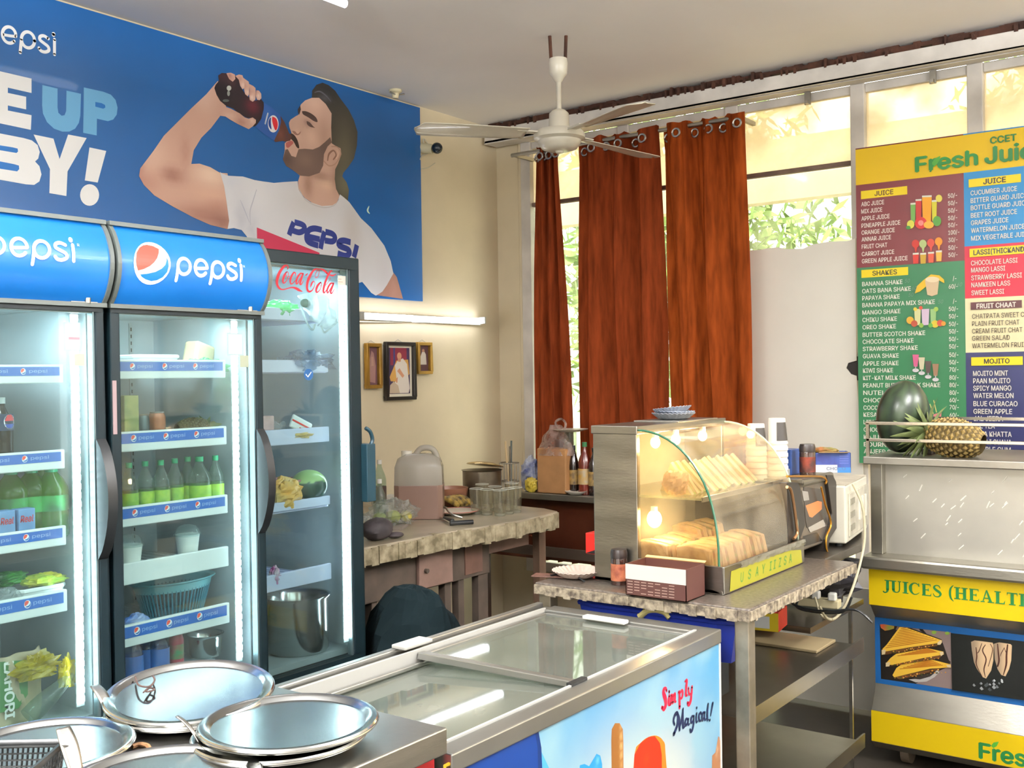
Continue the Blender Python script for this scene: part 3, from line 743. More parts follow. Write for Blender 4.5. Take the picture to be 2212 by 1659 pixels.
def slab_letters():
    w_ = 40
    def s(*pts): B.stroke(Zt([(x, y, w_) for x, y in pts]), NV, 4, caps=False)
    s((1262, 500), (1240, 555), (1226, 600)); s((1268, 500), (1320, 515), (1345, 535), (1335, 565), (1300, 578), (1250, 562))
    s((1478, 560), (1420, 548), (1375, 565), (1360, 620), (1380, 655), (1450, 680)); s((1370, 610), (1420, 622), (1462, 632))
    s((1500, 572), (1480, 640), (1468, 705)); s((1506, 574), (1560, 590), (1580, 620), (1560, 648), (1500, 640))
    s((1700, 655), (1650, 642), (1615, 650), (1612, 680), (1680, 710), (1690, 740), (1660, 760), (1600, 740)); s((1748, 675), (1738, 720), (1725, 770))
slab_letters()
B.stroke([(796, 446, 2), (793, 455, 4), (797, 461, 2)], 'CFE8D8')
B.build('printed_picture', VINYL, ban)
# ================================================================== fridges
frm = M('fridge_dark_frame', '0D1B20', .4, 0, .1, 3, spec=.25)
inner = M('fridge_inner_white', 'A4B0B4', .5, 0, .08, 3)
shelf_m = M('fridge_shelf_white', 'DDE4E4', .45)
fglass = see_through('fridge_glass', 'EEF8F8', .05, .02, 'D8E8EA', noisy=.03, nscale=5)
led_m = M('led_light', 'E4F6FF', .5, emit=24)
film = see_through('clear_bag_film', 'F0F4F4', .3, .12, 'E8EEF0', noisy=.15, nscale=20, bump=.4)
milky = see_through('white_bag_film', 'F4F8F8', .68, .2, 'E4EEEE', noisy=.15, nscale=14, bump=.5)
clear_pl = see_through('clear_plastic', 'F2FAFA', .12, .06, 'E0ECEC')
steel_pot = M('pot_steel', 'BFC2C0', .16, 1., .1, 5, stretch=(1, 1, 6))

def logo_disc(P, cx, cy, r):
    """round emblem on plane units: white ring, red upper, blue lower"""
    def S(x, y): return (cx+(x-470)/283*r*.86, cy-(y-635)/330*r)
    P.disc_uv(cx, cy, r*.86, r, 'F0F2F2')
    P.tri([S(*p) for p in ((250, 748), (222, 660), (220, 590), (240, 470), (300, 390), (370, 352), (430, 345), (520, 365), (600, 412), (585, 480), (550, 555), (500, 620), (430, 680), (340, 725))], 'E8503C')
    P.tri([S(*p) for p in ((288, 806), (400, 795), (520, 768), (610, 720), (670, 660), (695, 590), (698, 540), (718, 600), (722, 680), (700, 770), (640, 850), (560, 895), (470, 908), (380, 880), (320, 845))], '1A66AE')

def fridge(name, label, x0, x1, yf, ztop, shelves, zbase, style, px_led, handle_side=1, strips=(1,)*6, led_n=44, led_gap=None):
    D = .6; ly = .055 if style == 'p' else .022
    t = thing(name, label, 'fridge', ((x0+x1)/2, yf+D/2, 0), 'glass door drink fridges')
    zt = ztop-.235 if style == 'p' else ztop-.045
    yb = yf+D
    MB().box(x0, x1, yb-.02, yb, .08, ztop).box(x0, x1, yf+.04, yb, ztop-.03, ztop).build('back_panel', frm, t)
    for a in (x0, x1-.025): MB().box(a, a+.025, yf+.035, yb-.02, .08, ztop-.03).build('side_panel', frm, t)
    MB().box(x0, x1, yf+.02, yb, .06, .36).build('base', frm, t, bevel=.01)
    for a in (x0+.03, x1-.055): 
        for b in (yf+.08, yb-.08): MB().cyl((a, b-.012, .03), (a+.025, b-.012, .03), .03, n=12).build('caster', black_pl, t)
    xi0, xi1 = x0+.03, x1-(.03 if style == 'p' else .0256)
    MB().box(xi0, xi1, yb-.05, yb-.021, .36, zt).box(xi0, xi1, yf+.05, yb-.03, .36, zbase).box(xi0, xi1, yf+.05, yb-.03, zt-.01, zt).box(x0+.0252, xi0, yf+.05, yb-.03, .36, zt).box(xi1, x1-.0252, yf+.05, yb-.03, .36, zt).build('inner_liner', inner, t)
    # slotted shelf rails on the liner
    rl = MB()
    for a in (xi0+.09, xi1-.1):
        rl.box(a, a+.014, yb-.054, yb-.05, zbase+.02, zt-.02)
    rl.build('shelf_rail', M('rail_steel', 'A9B2B2', .4, .8), t)
    sl = MB()
    for a in (xi0+.09, xi1-.1):
        z = zbase+.04
        while z < zt-.04: sl.box(a+.005, a+.009, yb-.0555, yb-.0535, z, z+.012); z += .024
    sl.build('rail_slots', black_pl, t, kind='stuff')
    # door
    d = MB(); g0, g1, gz0, gz1 = x0+.035, x1-.032, zbase-.02, zt-.025
    if style == 'c': g0, g1, gz1 = x0+.03, x1-.058, zt-.0
    d.box(x0+.004, x1-.004, yf, yf+.035, .36, gz0); d.box(x0+.004, x1-.004, yf, yf+.035, gz1, zt+(.0 if style == 'p' else .044))
    d.box(x0+.004, g0, yf, yf+.035, gz0, gz1); d.box(g1, x1-.004, yf, yf+.035, gz0, gz1)
    door = d.build('door', frm, t, bevel=.004)
    MB().box(g0, g1, yf+.012, yf+.016, gz0, gz1).build('glass_pane', fglass, door)
    MB().box(g1-.006, g1, yf+.005, yf+.03, gz0, gz1).box(g0, g1, yf+.008, yf+.03, gz1-.004, gz1).build('bright_trim', M('trim_aluminium', '6E8084', .45, .7), door)
    # led strip just inside the door
    lx = on_y(px_led, 1000, yf+ly).x
    MB().box(lx-.012, lx+.012, yf+ly, yf+ly+.004, zbase+.03, zt-.03).build('led_strip', M('led_strip_base', 'D8E4E4', .5), t)
    lm = MB(); n = led_n
    for k in range(n):
        z = zbase+.05+(zt-.09-zbase)*k/(n-1); lm.box(lx-.0105, lx+.0105, yf+ly-.004, yf+ly, z-.0075, z+.0075)
    lm.build('led_diodes', led_m, t, kind='stuff')
    for zz_, pw in ((zt-.03, 2.4),):
        al = area_light('fridge_fill', ((x0+x1)/2, yf+.12, zz_), (math.radians(20), 0, 0), x1-x0-.14, .05, pw, (.82, .95, 1)); al.parent = t; al.matrix_parent_inverse = Matrix.Translation(-t.location)  # added unseen lamp under the top liner, only to brighten the interior
    for xx_, ry_ in ((lx-.02, -90),):
        al = area_light('fridge_side_light', (xx_, yf+.075, (zbase+zt)/2), (0, 0, 0), 0.012, zt-zbase-.12, 0.35 if style == 'p' else 1.0, (.82, .95, 1)); al.rotation_euler = (math.radians(90), 0, math.radians(35)); al.parent = t; al.matrix_parent_inverse = Matrix.Translation(-t.location)
    # shelves
    for i, (zl, zr) in enumerate(shelves):
        z = (zl+zr)/2; a1 = led_gap if led_gap else lx-.03
        s = MB()
        s.box(xi0, a1, yf+.075, yb-.06, z-.03, z-.024)
        for q in range(12):
            xx = xi0+(a1-xi0)*(q+.5)/12; s.box(xx-.002, xx+.002, yf+.08, yb-.06, z-.024, z-.02)
        so = s.build('shelf', shelf_m if style == 'p' else M('fridge_shelf_lilac', 'C9D0EA', .4), t)
        ft = MB(); ft.box(xi0, a1, yf+.062, yf+.076, zr-.012, zl-.0)
        ft.build('shelf_front', shelf_m if style == 'p' else M('fridge_shelf_lilac'), so, bevel=.003)
        if style == 'p' and strips[i]:
            P = Print((xi0, yf+.0615, zr-.006), (1, 0, 0), (0, 0, 1)); W, hh = a1-xi0-.012, (zl-zr)*.62
            z0 = (zl-zr)*.38
            P.tri([(.0, z0), (W, z0), (W, z0+hh), (.0, z0+hh)], '2A62B4')
            q = W-.105
            while q > -.02:
                if q > 0: logo_disc(P, q, z0+hh*.5, hh*.36)
                P.text_uv('pepsi', max(q, 0)+.017, z0+hh*.36, .052, hh*.36, '9DB6DE', .0)
                q -= .112
            P.build('price_strip', VINYL, so)
    return t, door

YF = 2.7
def zz(y, Y, x): return on_y(x, y, Y).z
sh2 = [(zz(a, 2.765, 490), zz(b, 2.765, 490)) for a, b in ((778, 808), (920, 952), (1068, 1100), (1180, 1215), (1302, 1338))]
sh1 = [(zz(a, 2.765, 145), zz(b, 2.765, 145)) for a, b in ((788, 818), (970, 1002), (1134, 1167), (1272, 1310))]
fA, dA = fridge('drink_fridge', 'dark fridge with green bottle shelf, middle of the three fridges', 1.738, 2.297, YF, 1.957, sh2, .555, 'p', 510, strips=(1, 1, 1, 0, 1))
fB, dB = fridge('drink_fridge', 'dark fridge holding lime soda bottles, cut by the picture edge', 1.168, 1.727, YF, 1.957, sh1, .555, 'p', 165, strips=(1,)*5)
YC = 2.78
sh3 = [(zz(a, 2.845, 730), zz(b, 2.845, 730)) for a, b in ((672, 690), (778, 797), (920, 945), (1068, 1080), (1213, 1240))]
fC, dC = fridge('drink_fridge', 'dark fridge with a red script logo on its glass, holding the melon', 2.315, 2.83, YC, 1.945, sh3, .50, 'c', 742, led_n=62)

# lit curved headers of the two blue fridges
blue_lit = M('header_blue', '1F7AD2', .3, 0, .12, 2, emit=.16, var2='1566B8', coat=.3)
def header(f, x0, x1, px0):
    zb, zt = 1.722, 1.945
    def yb(z): t = (z-zb)/(zt-zb); return YF-.045*math.sin(PI*min(1, max(0, t)))**.8
    pr = [(YF+.05, zb)]+[(yb(zb+(zt-zb)*k/12), zb+(zt-zb)*k/12) for k in range(13)]+[(YF+.05, zt)]
    h = MB().prism(pr, 0, x0+.012, x1-.012).build('header_sign', blue_lit, f, smooth=True)
    ed = MB()
    for a in (x0, x1-.012): 
        pr2 = [(YF+.05, zb-.01)]+[(yb(zb+(zt-zb)*k/12)-.006, zb+(zt-zb)*k/12) for k in range(13)]+[(YF+.05, zt+.012)]
        ed.prism(pr2, 0, a, a+.012)
    ed.box(x0, x1, YF-.012, YF+.05, zt, zt+.012); ed.box(x0, x1, YF-.01, YF+.05, zb-.012, zb)
    ed.build('header_edge', M('header_edge_grey', '5E6664', .4), f)
    P = Print((0, YF-.04, 0), (1, 0, 0), (0, 0, 1))
    P.warp = lambda p, off: Vector((p.x, yb(p.z)-.0012-off, p.z))
    return P
P = header(fA, 1.738, 2.297, 0)
Zp = lambda pts: Z(7.135, 260, 480, pts)
P.ell(260+470/7.135, 480+632/7.135, 286/7.135, 331/7.135, 'F2F4F4', res=.012, off=.0006)
P.px(Zp([(250, 748), (222, 660), (218, 590), (240, 470), (300, 390), (370, 352), (430, 345), (520, 365), (600, 412), (585, 480), (550, 555), (500, 620), (430, 680), (340, 725)]), 'F4564A', res=.012, off=.0014)
P.px(Zp([(288, 806), (400, 795), (520, 768), (610, 720), (670, 660), (695, 590), (698, 540), (718, 600), (722, 680), (700, 770), (640, 850), (560, 895), (470, 908), (380, 880), (320, 845)]), '1A72BE', res=.012, off=.0014)
wordmark(P, Map(lambda x, y: (260+x/7.135, 480+y/7.135), 1/7.135), 'F2F4F4')
P.text('R', 523, 578, 527, 5, 'A8C0E0')
P.build('printed_logo', vc_mat('lit_print', .3, .45), fA)
P = header(fB, 1.168, 1.727, 0)
def m1(x, y): X_ = 18.7+(x-1118)/755*143; return (X_, 540.7+(y-740)/7.135*1.1+(X_-163)*.012)
wordmark(P, Map(m1, 1.12/7.135), 'F2F4F4')
P.text('R', 166, 532, 171, 6, 'A8C0E0')
P.build('printed_logo', vc_mat('lit_print'), fB)
# curved door handle of the middle fridge and the block handle of the third, small top hinges
hm = MB(); pts = []
za, zb_ = 1.34, 1.0
prof = [(YF-.002, za)]+[(YF-.002-.055*math.sin(PI*k/14)**.7, za-(za-zb_)*k/14) for k in range(15)]
hm.prism(prof, 0, 2.262, 2.292); hm.build('handle', black_pl, dA, smooth=True)
hm = MB(); hm.prism([(YF-.002, za)]+[(YF-.002-.055*math.sin(PI*k/14)**.7, za-(za-zb_)*k/14) for k in range(15)], 0, 1.69, 1.72); hm.build('handle', black_pl, dB, smooth=True)
hm = MB(); hm.box(2.822, 2.868, YC-.03, YC+.03, 1.04, 1.255); hm.tube([(2.826, YC-.02, 1.24), (2.85, YC-.02, 1.25), (2.862, YC-.02, 1.27), (2.85, YC-.02, 1.30), (2.83, YC-.015, 1.315)], .008, 8, 4)
hm.build('handle', M('handle_teal_black', '1C3A46', .4), dC, bevel=.004)
for f, xx in ((fA, 2.19), (fB, 1.62)): MB().box(xx, xx+.08, YF-.006, YF+.01, 1.716, 1.724).cyl((xx+.05, YF-.006, 1.72), (xx+.05, YF-.006, 1.735), .008).build('hinge', steel, f)

# script logo and stickers on the third fridge glass
P = Print((0, YC+.0115, 0), (1, 0, 0), (0, 0, 1))
Zc = lambda pts: Z(12.289, 580, 560, pts)
RD = 'C42A3C'
for s in ([(505, 262, 22), (520, 215, 28), (500, 165, 34), (460, 155, 45), (390, 210, 60), (300, 340, 74), (245, 470, 80), (222, 600, 75), (240, 700, 65), (290, 770, 50), (350, 800, 30), (430, 798, 24), (540, 765, 24), (640, 750, 35), (730, 775, 62), (800, 815, 62), (900, 860, 12)],
          [(470, 350, 36), (425, 420, 60), (388, 520, 60), (382, 600, 50), (412, 632, 30), (470, 580, 18), (520, 470, 16), (528, 385, 18), (500, 335, 22), (470, 345, 30)], [(470, 420, 14), (500, 470, 14), (560, 450, 12)],
          [(715, 430, 20), (715, 375, 30), (675, 352, 35), (620, 425, 50), (578, 540, 54), (582, 630, 44), (620, 655, 24), (690, 590, 14), (740, 530, 12)],
          [(900, 385, 30), (850, 378, 35), (785, 450, 50), (740, 560, 54), (735, 640, 42), (770, 640, 25), (840, 520, 22), (905, 390, 30)], [(912, 385, 46), (865, 540, 52), (835, 645, 48), (865, 668, 28), (925, 575, 12)],
          [(1030, 388, 26), (985, 425, 30)],
          [(1108, 745, 12), (1130, 680, 44), (1165, 610, 36), (1205, 585, 18), (1228, 640, 14), (1215, 720, 16), (1160, 820, 28), (1090, 860, 44), (1035, 820, 60), (1018, 720, 68), (1040, 580, 74), (1105, 430, 68), (1190, 300, 46), (1270, 257, 30), (1325, 270, 18), (1340, 350, 14), (1310, 450, 14), (1265, 495, 14), (1232, 455, 14), (1250, 370, 14), (1310, 290, 14)],
          [(1320, 262, 16), (1400, 262, 28), (1480, 305, 50), (1555, 375, 56)], [(1610, 415, 20), (1680, 432, 36), (1730, 425, 28), (1795, 385, 8)],
          [(1372, 620, 34), (1310, 690, 55), (1268, 780, 60), (1262, 860, 48), (1300, 872, 26), (1370, 795, 16), (1402, 680, 16), (1390, 615, 20), (1368, 620, 24)], [(1370, 690, 12), (1400, 720, 12)],
          [(1690, 345, 14), (1668, 300, 28), (1610, 370, 45), (1535, 520, 54), (1475, 700, 58), (1450, 840, 52), (1475, 890, 32), (1530, 820, 14)], [(1640, 495, 10), (1580, 610, 12), (1510, 690, 12)],
          [(1700, 640, 28), (1645, 645, 38), (1585, 730, 48), (1548, 840, 48), (1570, 890, 30), (1640, 785, 22), (1715, 650, 28)], [(1722, 640, 44), (1672, 780, 48), (1640, 880, 46), (1675, 900, 28), (1738, 800, 12)]):
    P.stroke(Zc(s), RD, 6)
P.rect(729, 595, 749, 617, 'D8D4CC'); P.rect(730, 602, 737, 604, 'B89A8A'); P.rect(730, 608, 740, 610, 'B89A8A'); P.rect(733, 576, 746, 595, '3A4F4C')
P.build('script_logo', VINYL, dC)
P = Print((0, YC+.0114, 0), (1, 0, 0), (0, 0, 1))
P.ell(666.5, 809, 10, 12.5, '2A5E98'); P.stroke([(661, 809, 2.5), (665, 814, 2.5), (672, 804, 2)], 'E8F0F4', 1)
P.build('tick_sticker', VINYL, dC)
P = Print((0, YF+.0115, 0), (1, 0, 0), (0, 0, 1))
P.rect(138, 696, 174, 758, 'A9C6CC'); P.rect(141, 700, 171, 755, 'C6DADC'); P.rect(148, 728, 172, 734, 'B08A98'); P.rect(160, 764, 183, 790, 'BDBBA8')
P.build('can_sticker', VINYL, dB)
P = Print((0, YF+.0115, 0), (1, 0, 0), (0, 0, 1))
P.rect(490, 719, 526, 768, 'A8BEC8'); P.rect(493, 722, 523, 765, 'C4D4DA'); P.rect(518, 768, 537, 793, 'A8B09C')
P.build('can_sticker', VINYL, dA)
MB().box(on_y(244, 900, YF-.001).x, on_y(252, 900, YF-.001).x, YF-.003, YF, zz(938, YF, 250), zz(822, YF, 250)).build('pink_strip', M('pink_grey_strip', '9A8488', .5), dA)

# ------------------------------------------------------------------ what stands in the fridges
def bottle(name, label, x, y, z, h, r, body, cap, lab=None, group=None, prof=None, cat='bottle', labz=(.18, .5), liquid=None):
    t = thing(name, label, cat, (x, y, z), group)
    pf = prof or [(.0, 0), (.85, 0), (1, .03), (1, .12), (.97, .3), (1, .45), (1, .58), (.85, .68), (.5, .8), (.34, .86), (.32, .92)]
    MB().lathe([(a*r, b*h) for a, b in pf], (x, y, z), 20).build('body', body, t, smooth=True)
    if liquid:
        top = liquid[1]
        q = [(a*r*.95, b*h+.001) for a, b in pf if b <= top]; q.append((q[-1][0], top*h))
        MB().lathe(q, (x, y, z+.001), 20).build('liquid', liquid[0], t, smooth=True)
    rc = pf[-1][0]*r
    MB().cyl((x, y, z+pf[-1][1]*h-.002), (x, y, z+h), rc*1.15, n=14).build('cap', cap, t, smooth=True)
    if lab: MB().cyl((x, y, z+labz[0]*h), (x, y, z+labz[1]*h), r*1.012, n=24, cap=False).build('label', lab, t, smooth=True)
    return t
def shz(sh, i): return (sh[i][0]+sh[i][1])/2-.02
# seven green-capped bottles
gl = see_through('green_drink', '9AD06A', .5, .08, '7CC84A', translucent=.7)
clear_b = see_through('bottle_clear', 'DCE8E0', .14, .05, 'D0E0D8')
lab1 = M('lime_label', 'A8C83C', .5, 0, .4, 30, var2='6FA238')
z = shz(sh2, 2)
bt0 = None
gb = [(279, 2.82), (314, 2.83), (348, 2.82), (378, 2.84), (406, 2.86), (431, 2.83), (466, 2.82)]
names = ['green-capped juice bottle nearest the dark door post', 'green-capped juice bottle second from the dark door post', 'green-capped juice bottle third from the dark door post',
         'green-capped juice bottle in the centre of the row', 'green-capped juice bottle set a little further back in the row', 'green-capped juice bottle before the last, widest of the row', 'green-capped juice bottle nearest the fridge lights']
for k, (px, y) in enumerate(gb):
    x = on_y(px, 1050, y).x
    if bt0 is None: bt0 = bottle('juice_bottle', names[0], x, y, z, .168, .027, clear_b, green_cap, lab1, 'green juice bottles in the fridge', labz=(.05, .46), liquid=(gl, .5)); 
    else:
        d = dup(bt0, (x, y, z), names[k], rotz=k)
        if k == 5: d.scale = (1.35, 1.35, 1)
# fridge A, upper shelves
def fx_(px, py, Y): return on_y(px, py, Y)
def bag(name, label, cat, c, rx, ry, rz, mat, seed=0, rough=.35, group=None, knot=False, nu=28, nv=18, freq=3.2):
    """crumpled soft bag"""
    o_ = Vector((seed*3.1, seed*1.7, seed))
    def fn(d):
        k = 1+rough*(noise.noise(d*freq+o_))+rough*.5*abs(noise.noise(d*freq*2.7+o_))
        if knot and d.z > .5: k *= 1-(d.z-.5)*.9
        return k
    def flat(mb):
        zmin = c[2]-rz*.92
        for i, p in enumerate(mb.v):
            if p[2] < zmin: mb.v[i] = (p[0], p[1], zmin)
    mb = MB().ball(c, rx, ry, rz, nu, nv, fn); flat(mb)
    o = mb.build(name, mat, smooth=False)
    return tag(o, label, cat, group)
z = shz(sh2, 0)
a = fx_(325, 760, 2.88)
t = thing('plastic_tub', 'white plastic tub on the top shelf of the middle fridge', 'tub', (a.x, 2.9, z))
mb = MB()
def rr_(w_, d_, z0, w2, d2, z1):
    q = lambda w_, d_: [(w_/2*sx*cx+0, d_/2*sy*cy) for sx, sy, cx, cy in ((1, 1, 1, .8), (1, 1, .85, 1), (-1, 1, .85, 1), (-1, 1, 1, .8), (-1, -1, 1, .8), (-1, -1, .85, 1), (1, -1, .85, 1), (1, -1, 1, .8))]
    return [(x, y, z0) for x, y in q(w_, d_)], [(x, y, z1) for x, y in q(w2, d2)]
def tub(t, x, y, z, w1, d1, w2, d2, h, m, rim=.006, fill=None):
    A, B_ = rr_(w1, d1, 0, w2, d2, h); mb = MB(); off = Vector((x, y, z))
    A = [Vector(p)+off for p in A]; B_ = [Vector(p)+off for p in B_]; n = len(A)
    i = [mb.vert(p) for p in A]; j = [mb.vert(p) for p in B_]; mb.face(*i[::-1])
    for k in range(n): mb.face(i[k], i[(k+1) % n], j[(k+1) % n], j[k])
    mb.build('body', m, t, smooth=False, solid=.002)
    r_ = MB(); pts = [tuple(p) for p in B_]; pts.append(pts[0]); r_.tube(pts, rim, 6); r_.build('rim', m, t)
tub(t, a.x, 2.9, z, .14, .1, .16, .12, .055, M('tub_white', 'D5DBDA', .5))
a = fx_(428, 745, 2.93)
o = tag(MB().obox((a.x, 2.93, z+.052), .09, .06, .1, .2, .25).build('paper_parcel', M('brown_paper', 'B0A07C', .8, 0, .15, 10), bevel=.01), 'brown paper parcel in clear wrap on the top fridge shelf', 'parcel')
bag('green_bag', 'thin green plastic bag on the top shelf beneath the parcel', 'bag', (fx_(440, 760, 2.84).x, 2.84, z+.02), .075, .05, .026, see_through('green_film', 'B8F0C0', .6, .2, '54C084', noisy=.2, nscale=20), 3, .5)
z = shz(sh2, 1)
def can(label, px, Y, h, r, m, top=steel, name='drink_can', sh=z, group='cans on the second shelf of the middle fridge'):
    a = fx_(px, 900, Y); t = thing(name, label, 'can', (a.x, Y, sh), group)
    MB().lathe([(r*.8, 0), (r, .008), (r, h-.012), (r*.82, h)], (a.x, Y, sh), 22).build('body', m, t, smooth=True)
    MB().lathe([(r*.8, h), (r*.84, h+.002), (r*.84, h+.004), (r*.7, h+.001)], (a.x, Y, sh), 22).build('top', top, t, smooth=True)
can('orange-brown drink can standing third from the dark door post', 339, 2.85, .092, .026, M('amber_can', 'B0683C', .4, .3, .3, 9))
can('dull grey can between the tall yellow carton and the orange one', 307, 2.87, .086, .022, M('grey_can', '5A6A6C', .4, .3, .2, 9))
a = fx_(274, 870, 2.84)
o = tag(MB().obox((a.x, 2.84, z+.075), .05, .05, .15, .0).build('juice_carton', M('yellow_green_carton', 'A6A45C', .5, 0, .5, 14, var2='6E7E42'), bevel=.003), 'tall yellow-green carton beside the dark door post of the middle fridge', 'carton')
def pineapple(label, loc, L, r, rot, tilt, crown_l, fresh=True, crown_r=.5, nl=26):
    """lying fruit: long axis along local x, crown at -x"""
    t = thing('pineapple', label, 'pineapple', loc)
    m = Matrix.Rotation(rot, 4, 'Z') @ Matrix.Rotation(tilt, 4, 'Y'); lc = Vector(loc)+Vector((0, 0, r*.93))
    mb = MB(); nr, nn = 13, 16
    # each eye of the skin is a raised scale
    def P_(u, th, k=1.): s = math.sin(PI*min(1, max(0, .06+u*.88)))**.45; return lc+m @ Vector(((u-.5)*L, math.cos(th)*r*s*k, math.sin(th)*r*s*k))
    body = MB(); body.grid(lambda u, v: P_(v, 2*PI*u, .93), 24, 16); body.build('flesh_core', M('pineapple_groove', '5A4A26', .8), t, smooth=True)
    for i in range(nr):
        for j in range(nn):
            u = (i+.5)/nr; th = 2*PI*(j+.5*(i % 2))/nn; du, dt = .52/nr, PI/nn*.98
            c = P_(u, th, 1.07); q = [P_(u-du, th, .97), P_(u, th-dt, .97), P_(u+du, th, .97), P_(u, th+dt, .97)]
            ix = [mb.vert(p) for p in q]; ci = mb.vert(c)
            for k in range(4): mb.face(ix[k], ix[(k+1) % 4], ci)
    mb.build('scaly_skin', M('pineapple_skin' if fresh else 'pineapple_skin_dull', 'A88C4C' if fresh else '7A6E48', .6, 0, .4, 18, var2='6E5C30'), t, kind='stuff')
    r_ = random.Random(5); lw_ = .011 if nl < 30 else .0145
    lm = M('pineapple_leaf', '7A8650', .55, 0, .4, 9, var2='4C5A34')
    for k in range(nl):
        ring = k/nl; th = k*2.4; out = .25+1.25*ring; ln = crown_l*(.7+.4*r_.random())
        base = Vector((-L/2+.012+.01*ring, math.cos(th)*r*.25, math.sin(th)*r*.25))
        d = Vector((-1, 0, 0))*math.cos(out)+Vector((0, math.cos(th), math.sin(th)))*math.sin(out)
        side = d.cross(Vector((0, math.cos(th), math.sin(th)))); side = side.normalized() if side.length > 1e-3 else Vector((0, 0, 1))
        lf = MB(); pts = []
        for q in range(6):
            s = q/5; p = base+d*ln*s+Vector((.35*s*s*ln*ring, math.cos(th)*.15*s*s*ln, math.sin(th)*.1*s*s*ln-.12*s*s*ln))
            wd = lw_*(1-s**1.8)+.0006; A = lf.vert(lc+m @ (p+side*wd)); B_ = lf.vert(lc+m @ (p-side*wd)); Cc = lf.vert(lc+m @ (p-d.cross(side)*wd*.35))
            pts.append((A, Cc, B_))
        for p, q in zip(pts, pts[1:]): lf.face(p[0], p[1], q[1], q[0]); lf.face(p[1], p[2], q[2], q[1])
        lf.build('leaf', lm, t, smooth=True)
    return t
a = fx_(405, 905, 2.92)
pineapple('dull pineapple lying on the second shelf of the middle fridge', (a.x+.03, 2.93, z), .13, .036, PI, 0, .05, False, nl=18)
# domed cups on the fourth shelf
z = shz(sh2, 3)+.0
def domecup(label, px, Y, k=1.):
    a = fx_(px, 1160, Y); c = (a.x, Y, z); t = thing('dome_cup', label, 'cup', c, 'domed milkshake cups in the fridge')
    MB().lathe([(.0, 0), (.026*k, 0), (.037*k, .092*k)], c, 24).build('cup', M('milkshake', 'D8DED8', .4), t, smooth=True)
    MB().lathe([(.041*k, .088*k), (.042*k, .094*k), (.037*k, .096*k), (.034*k, .108*k), (.026*k, .118*k), (.01*k, .123*k), (0, .123*k)], c, 24).build('dome_lid', clear_pl, t, smooth=True)
domecup('milkshake cup with a dome lid alone in the middle of its shelf', 405, 2.83, 1.02)
domecup('milkshake cup with a dome lid beside the dark door post', 279, 2.80, 1.02)
# teal basket
z = shz(sh2, 4); a = fx_(382, 1260, 2.90)
t = thing('oval_basket', 'teal plastic oval basket on the fifth shelf of the middle fridge', 'basket', (a.x, 2.92, z))
teal = M('teal_plastic', '2F7488', .45)
bk = MB()
nb = 56
for k in range(nb):
    th = 2*PI*k/nb; c_, s_ = math.cos(th), math.sin(th)
    for z0, z1, r0, r1 in ((.02, .1, .105, .13),):
        bk.cyl((a.x+c_*r0, 2.92+s_*r0*.62, z+z0), (a.x+c_*r1, 2.92+s_*r1*.62, z+z1), .0028, n=5)
bk.build('basket_ribs', teal, t, kind='stuff')
MB().lathe([(.0, .002), (.1, .002), (.108, .02)], (a.x, 2.92, z), 40, 1, .62).build('bottom', teal, t, smooth=True, solid=.002)
MB().lathe([(.128, .095), (.134, .122), (.15, .127), (.152, .123), (.138, .118), (.131, .094)], (a.x, 2.92, z), 40, 1, .62).build('rim_band', M('teal_light', '5F9CA4', .45), t, smooth=True)
bag('milk_packet', 'white milk packet with a blue patch beside the teal basket', 'packet', (fx_(292, 1320, 2.80).x, 2.80, z+.03), .045, .03, .034, M('milk_packet_white', 'C8D2D4', .4, 0, .3, 9, var2='3A6AB8'), 6, .25)
zb_ = .556
# water bottles, red bottle, small pot on the fridge floor
wb_ = see_through('water_blue', 'A8D0EC', .3, .06, '5A94C8', translucent=.7); lw = M('blue_label', '2F66B0', .5, 0, .2, 10)
b0 = None
for k, (px, Y, lb) in enumerate(((287, 2.80, 'water bottle on the fridge floor nearest the dark door post'), (316, 2.84, 'water bottle on the fridge floor, second of three'), (344, 2.81, 'water bottle on the fridge floor next to the red bottle'))):
    x = fx_(px, 1430, Y).x
    if b0 is None: b0 = bottle('water_bottle', lb, x, Y, zb_, .2, .031, wb_, M('blue_cap', '2F66C0', .4), lw, 'water bottles on the fridge floor', labz=(.3, .62))
    else: dup(b0, (x, Y, zb_), lb)
bottle('red_drink_bottle', 'small bottle of red drink on the fridge floor', fx_(381, 1420, 2.82).x, 2.82, zb_+.05, .14, .023, M('red_drink', 'B03848', .3, 0, .3, 20), M('clear_cap', 'C8D4D4', .3), M('green_red_label', 'A83844', .5, 0, .4, 30, var2='3A8A5A'))
tag(MB().box(fx_(381, 1420, 2.82).x-.04, fx_(381, 1420, 2.82).x+.12, 2.78, 2.92, zb_, zb_+.05).build('white_box', M('box_pale', '8EA0A8', .6), bevel=.003), 'pale low box under the steel pot on the fridge floor', 'box')
a = fx_(444, 1410, 2.84)
t = thing('small_pot', 'small steel pot with a flared rim on the fridge floor', 'pot', (a.x, 2.84, zb_+.05))
MB().lathe([(.0, 0), (.044, .0), (.05, .01), (.052, .06), (.058, .072), (.06, .073), (.055, .07), (.049, .06), (.046, .012), (0, .008)], (a.x, 2.84, zb_+.051), 30).build('body', steel_pot, t, smooth=True)

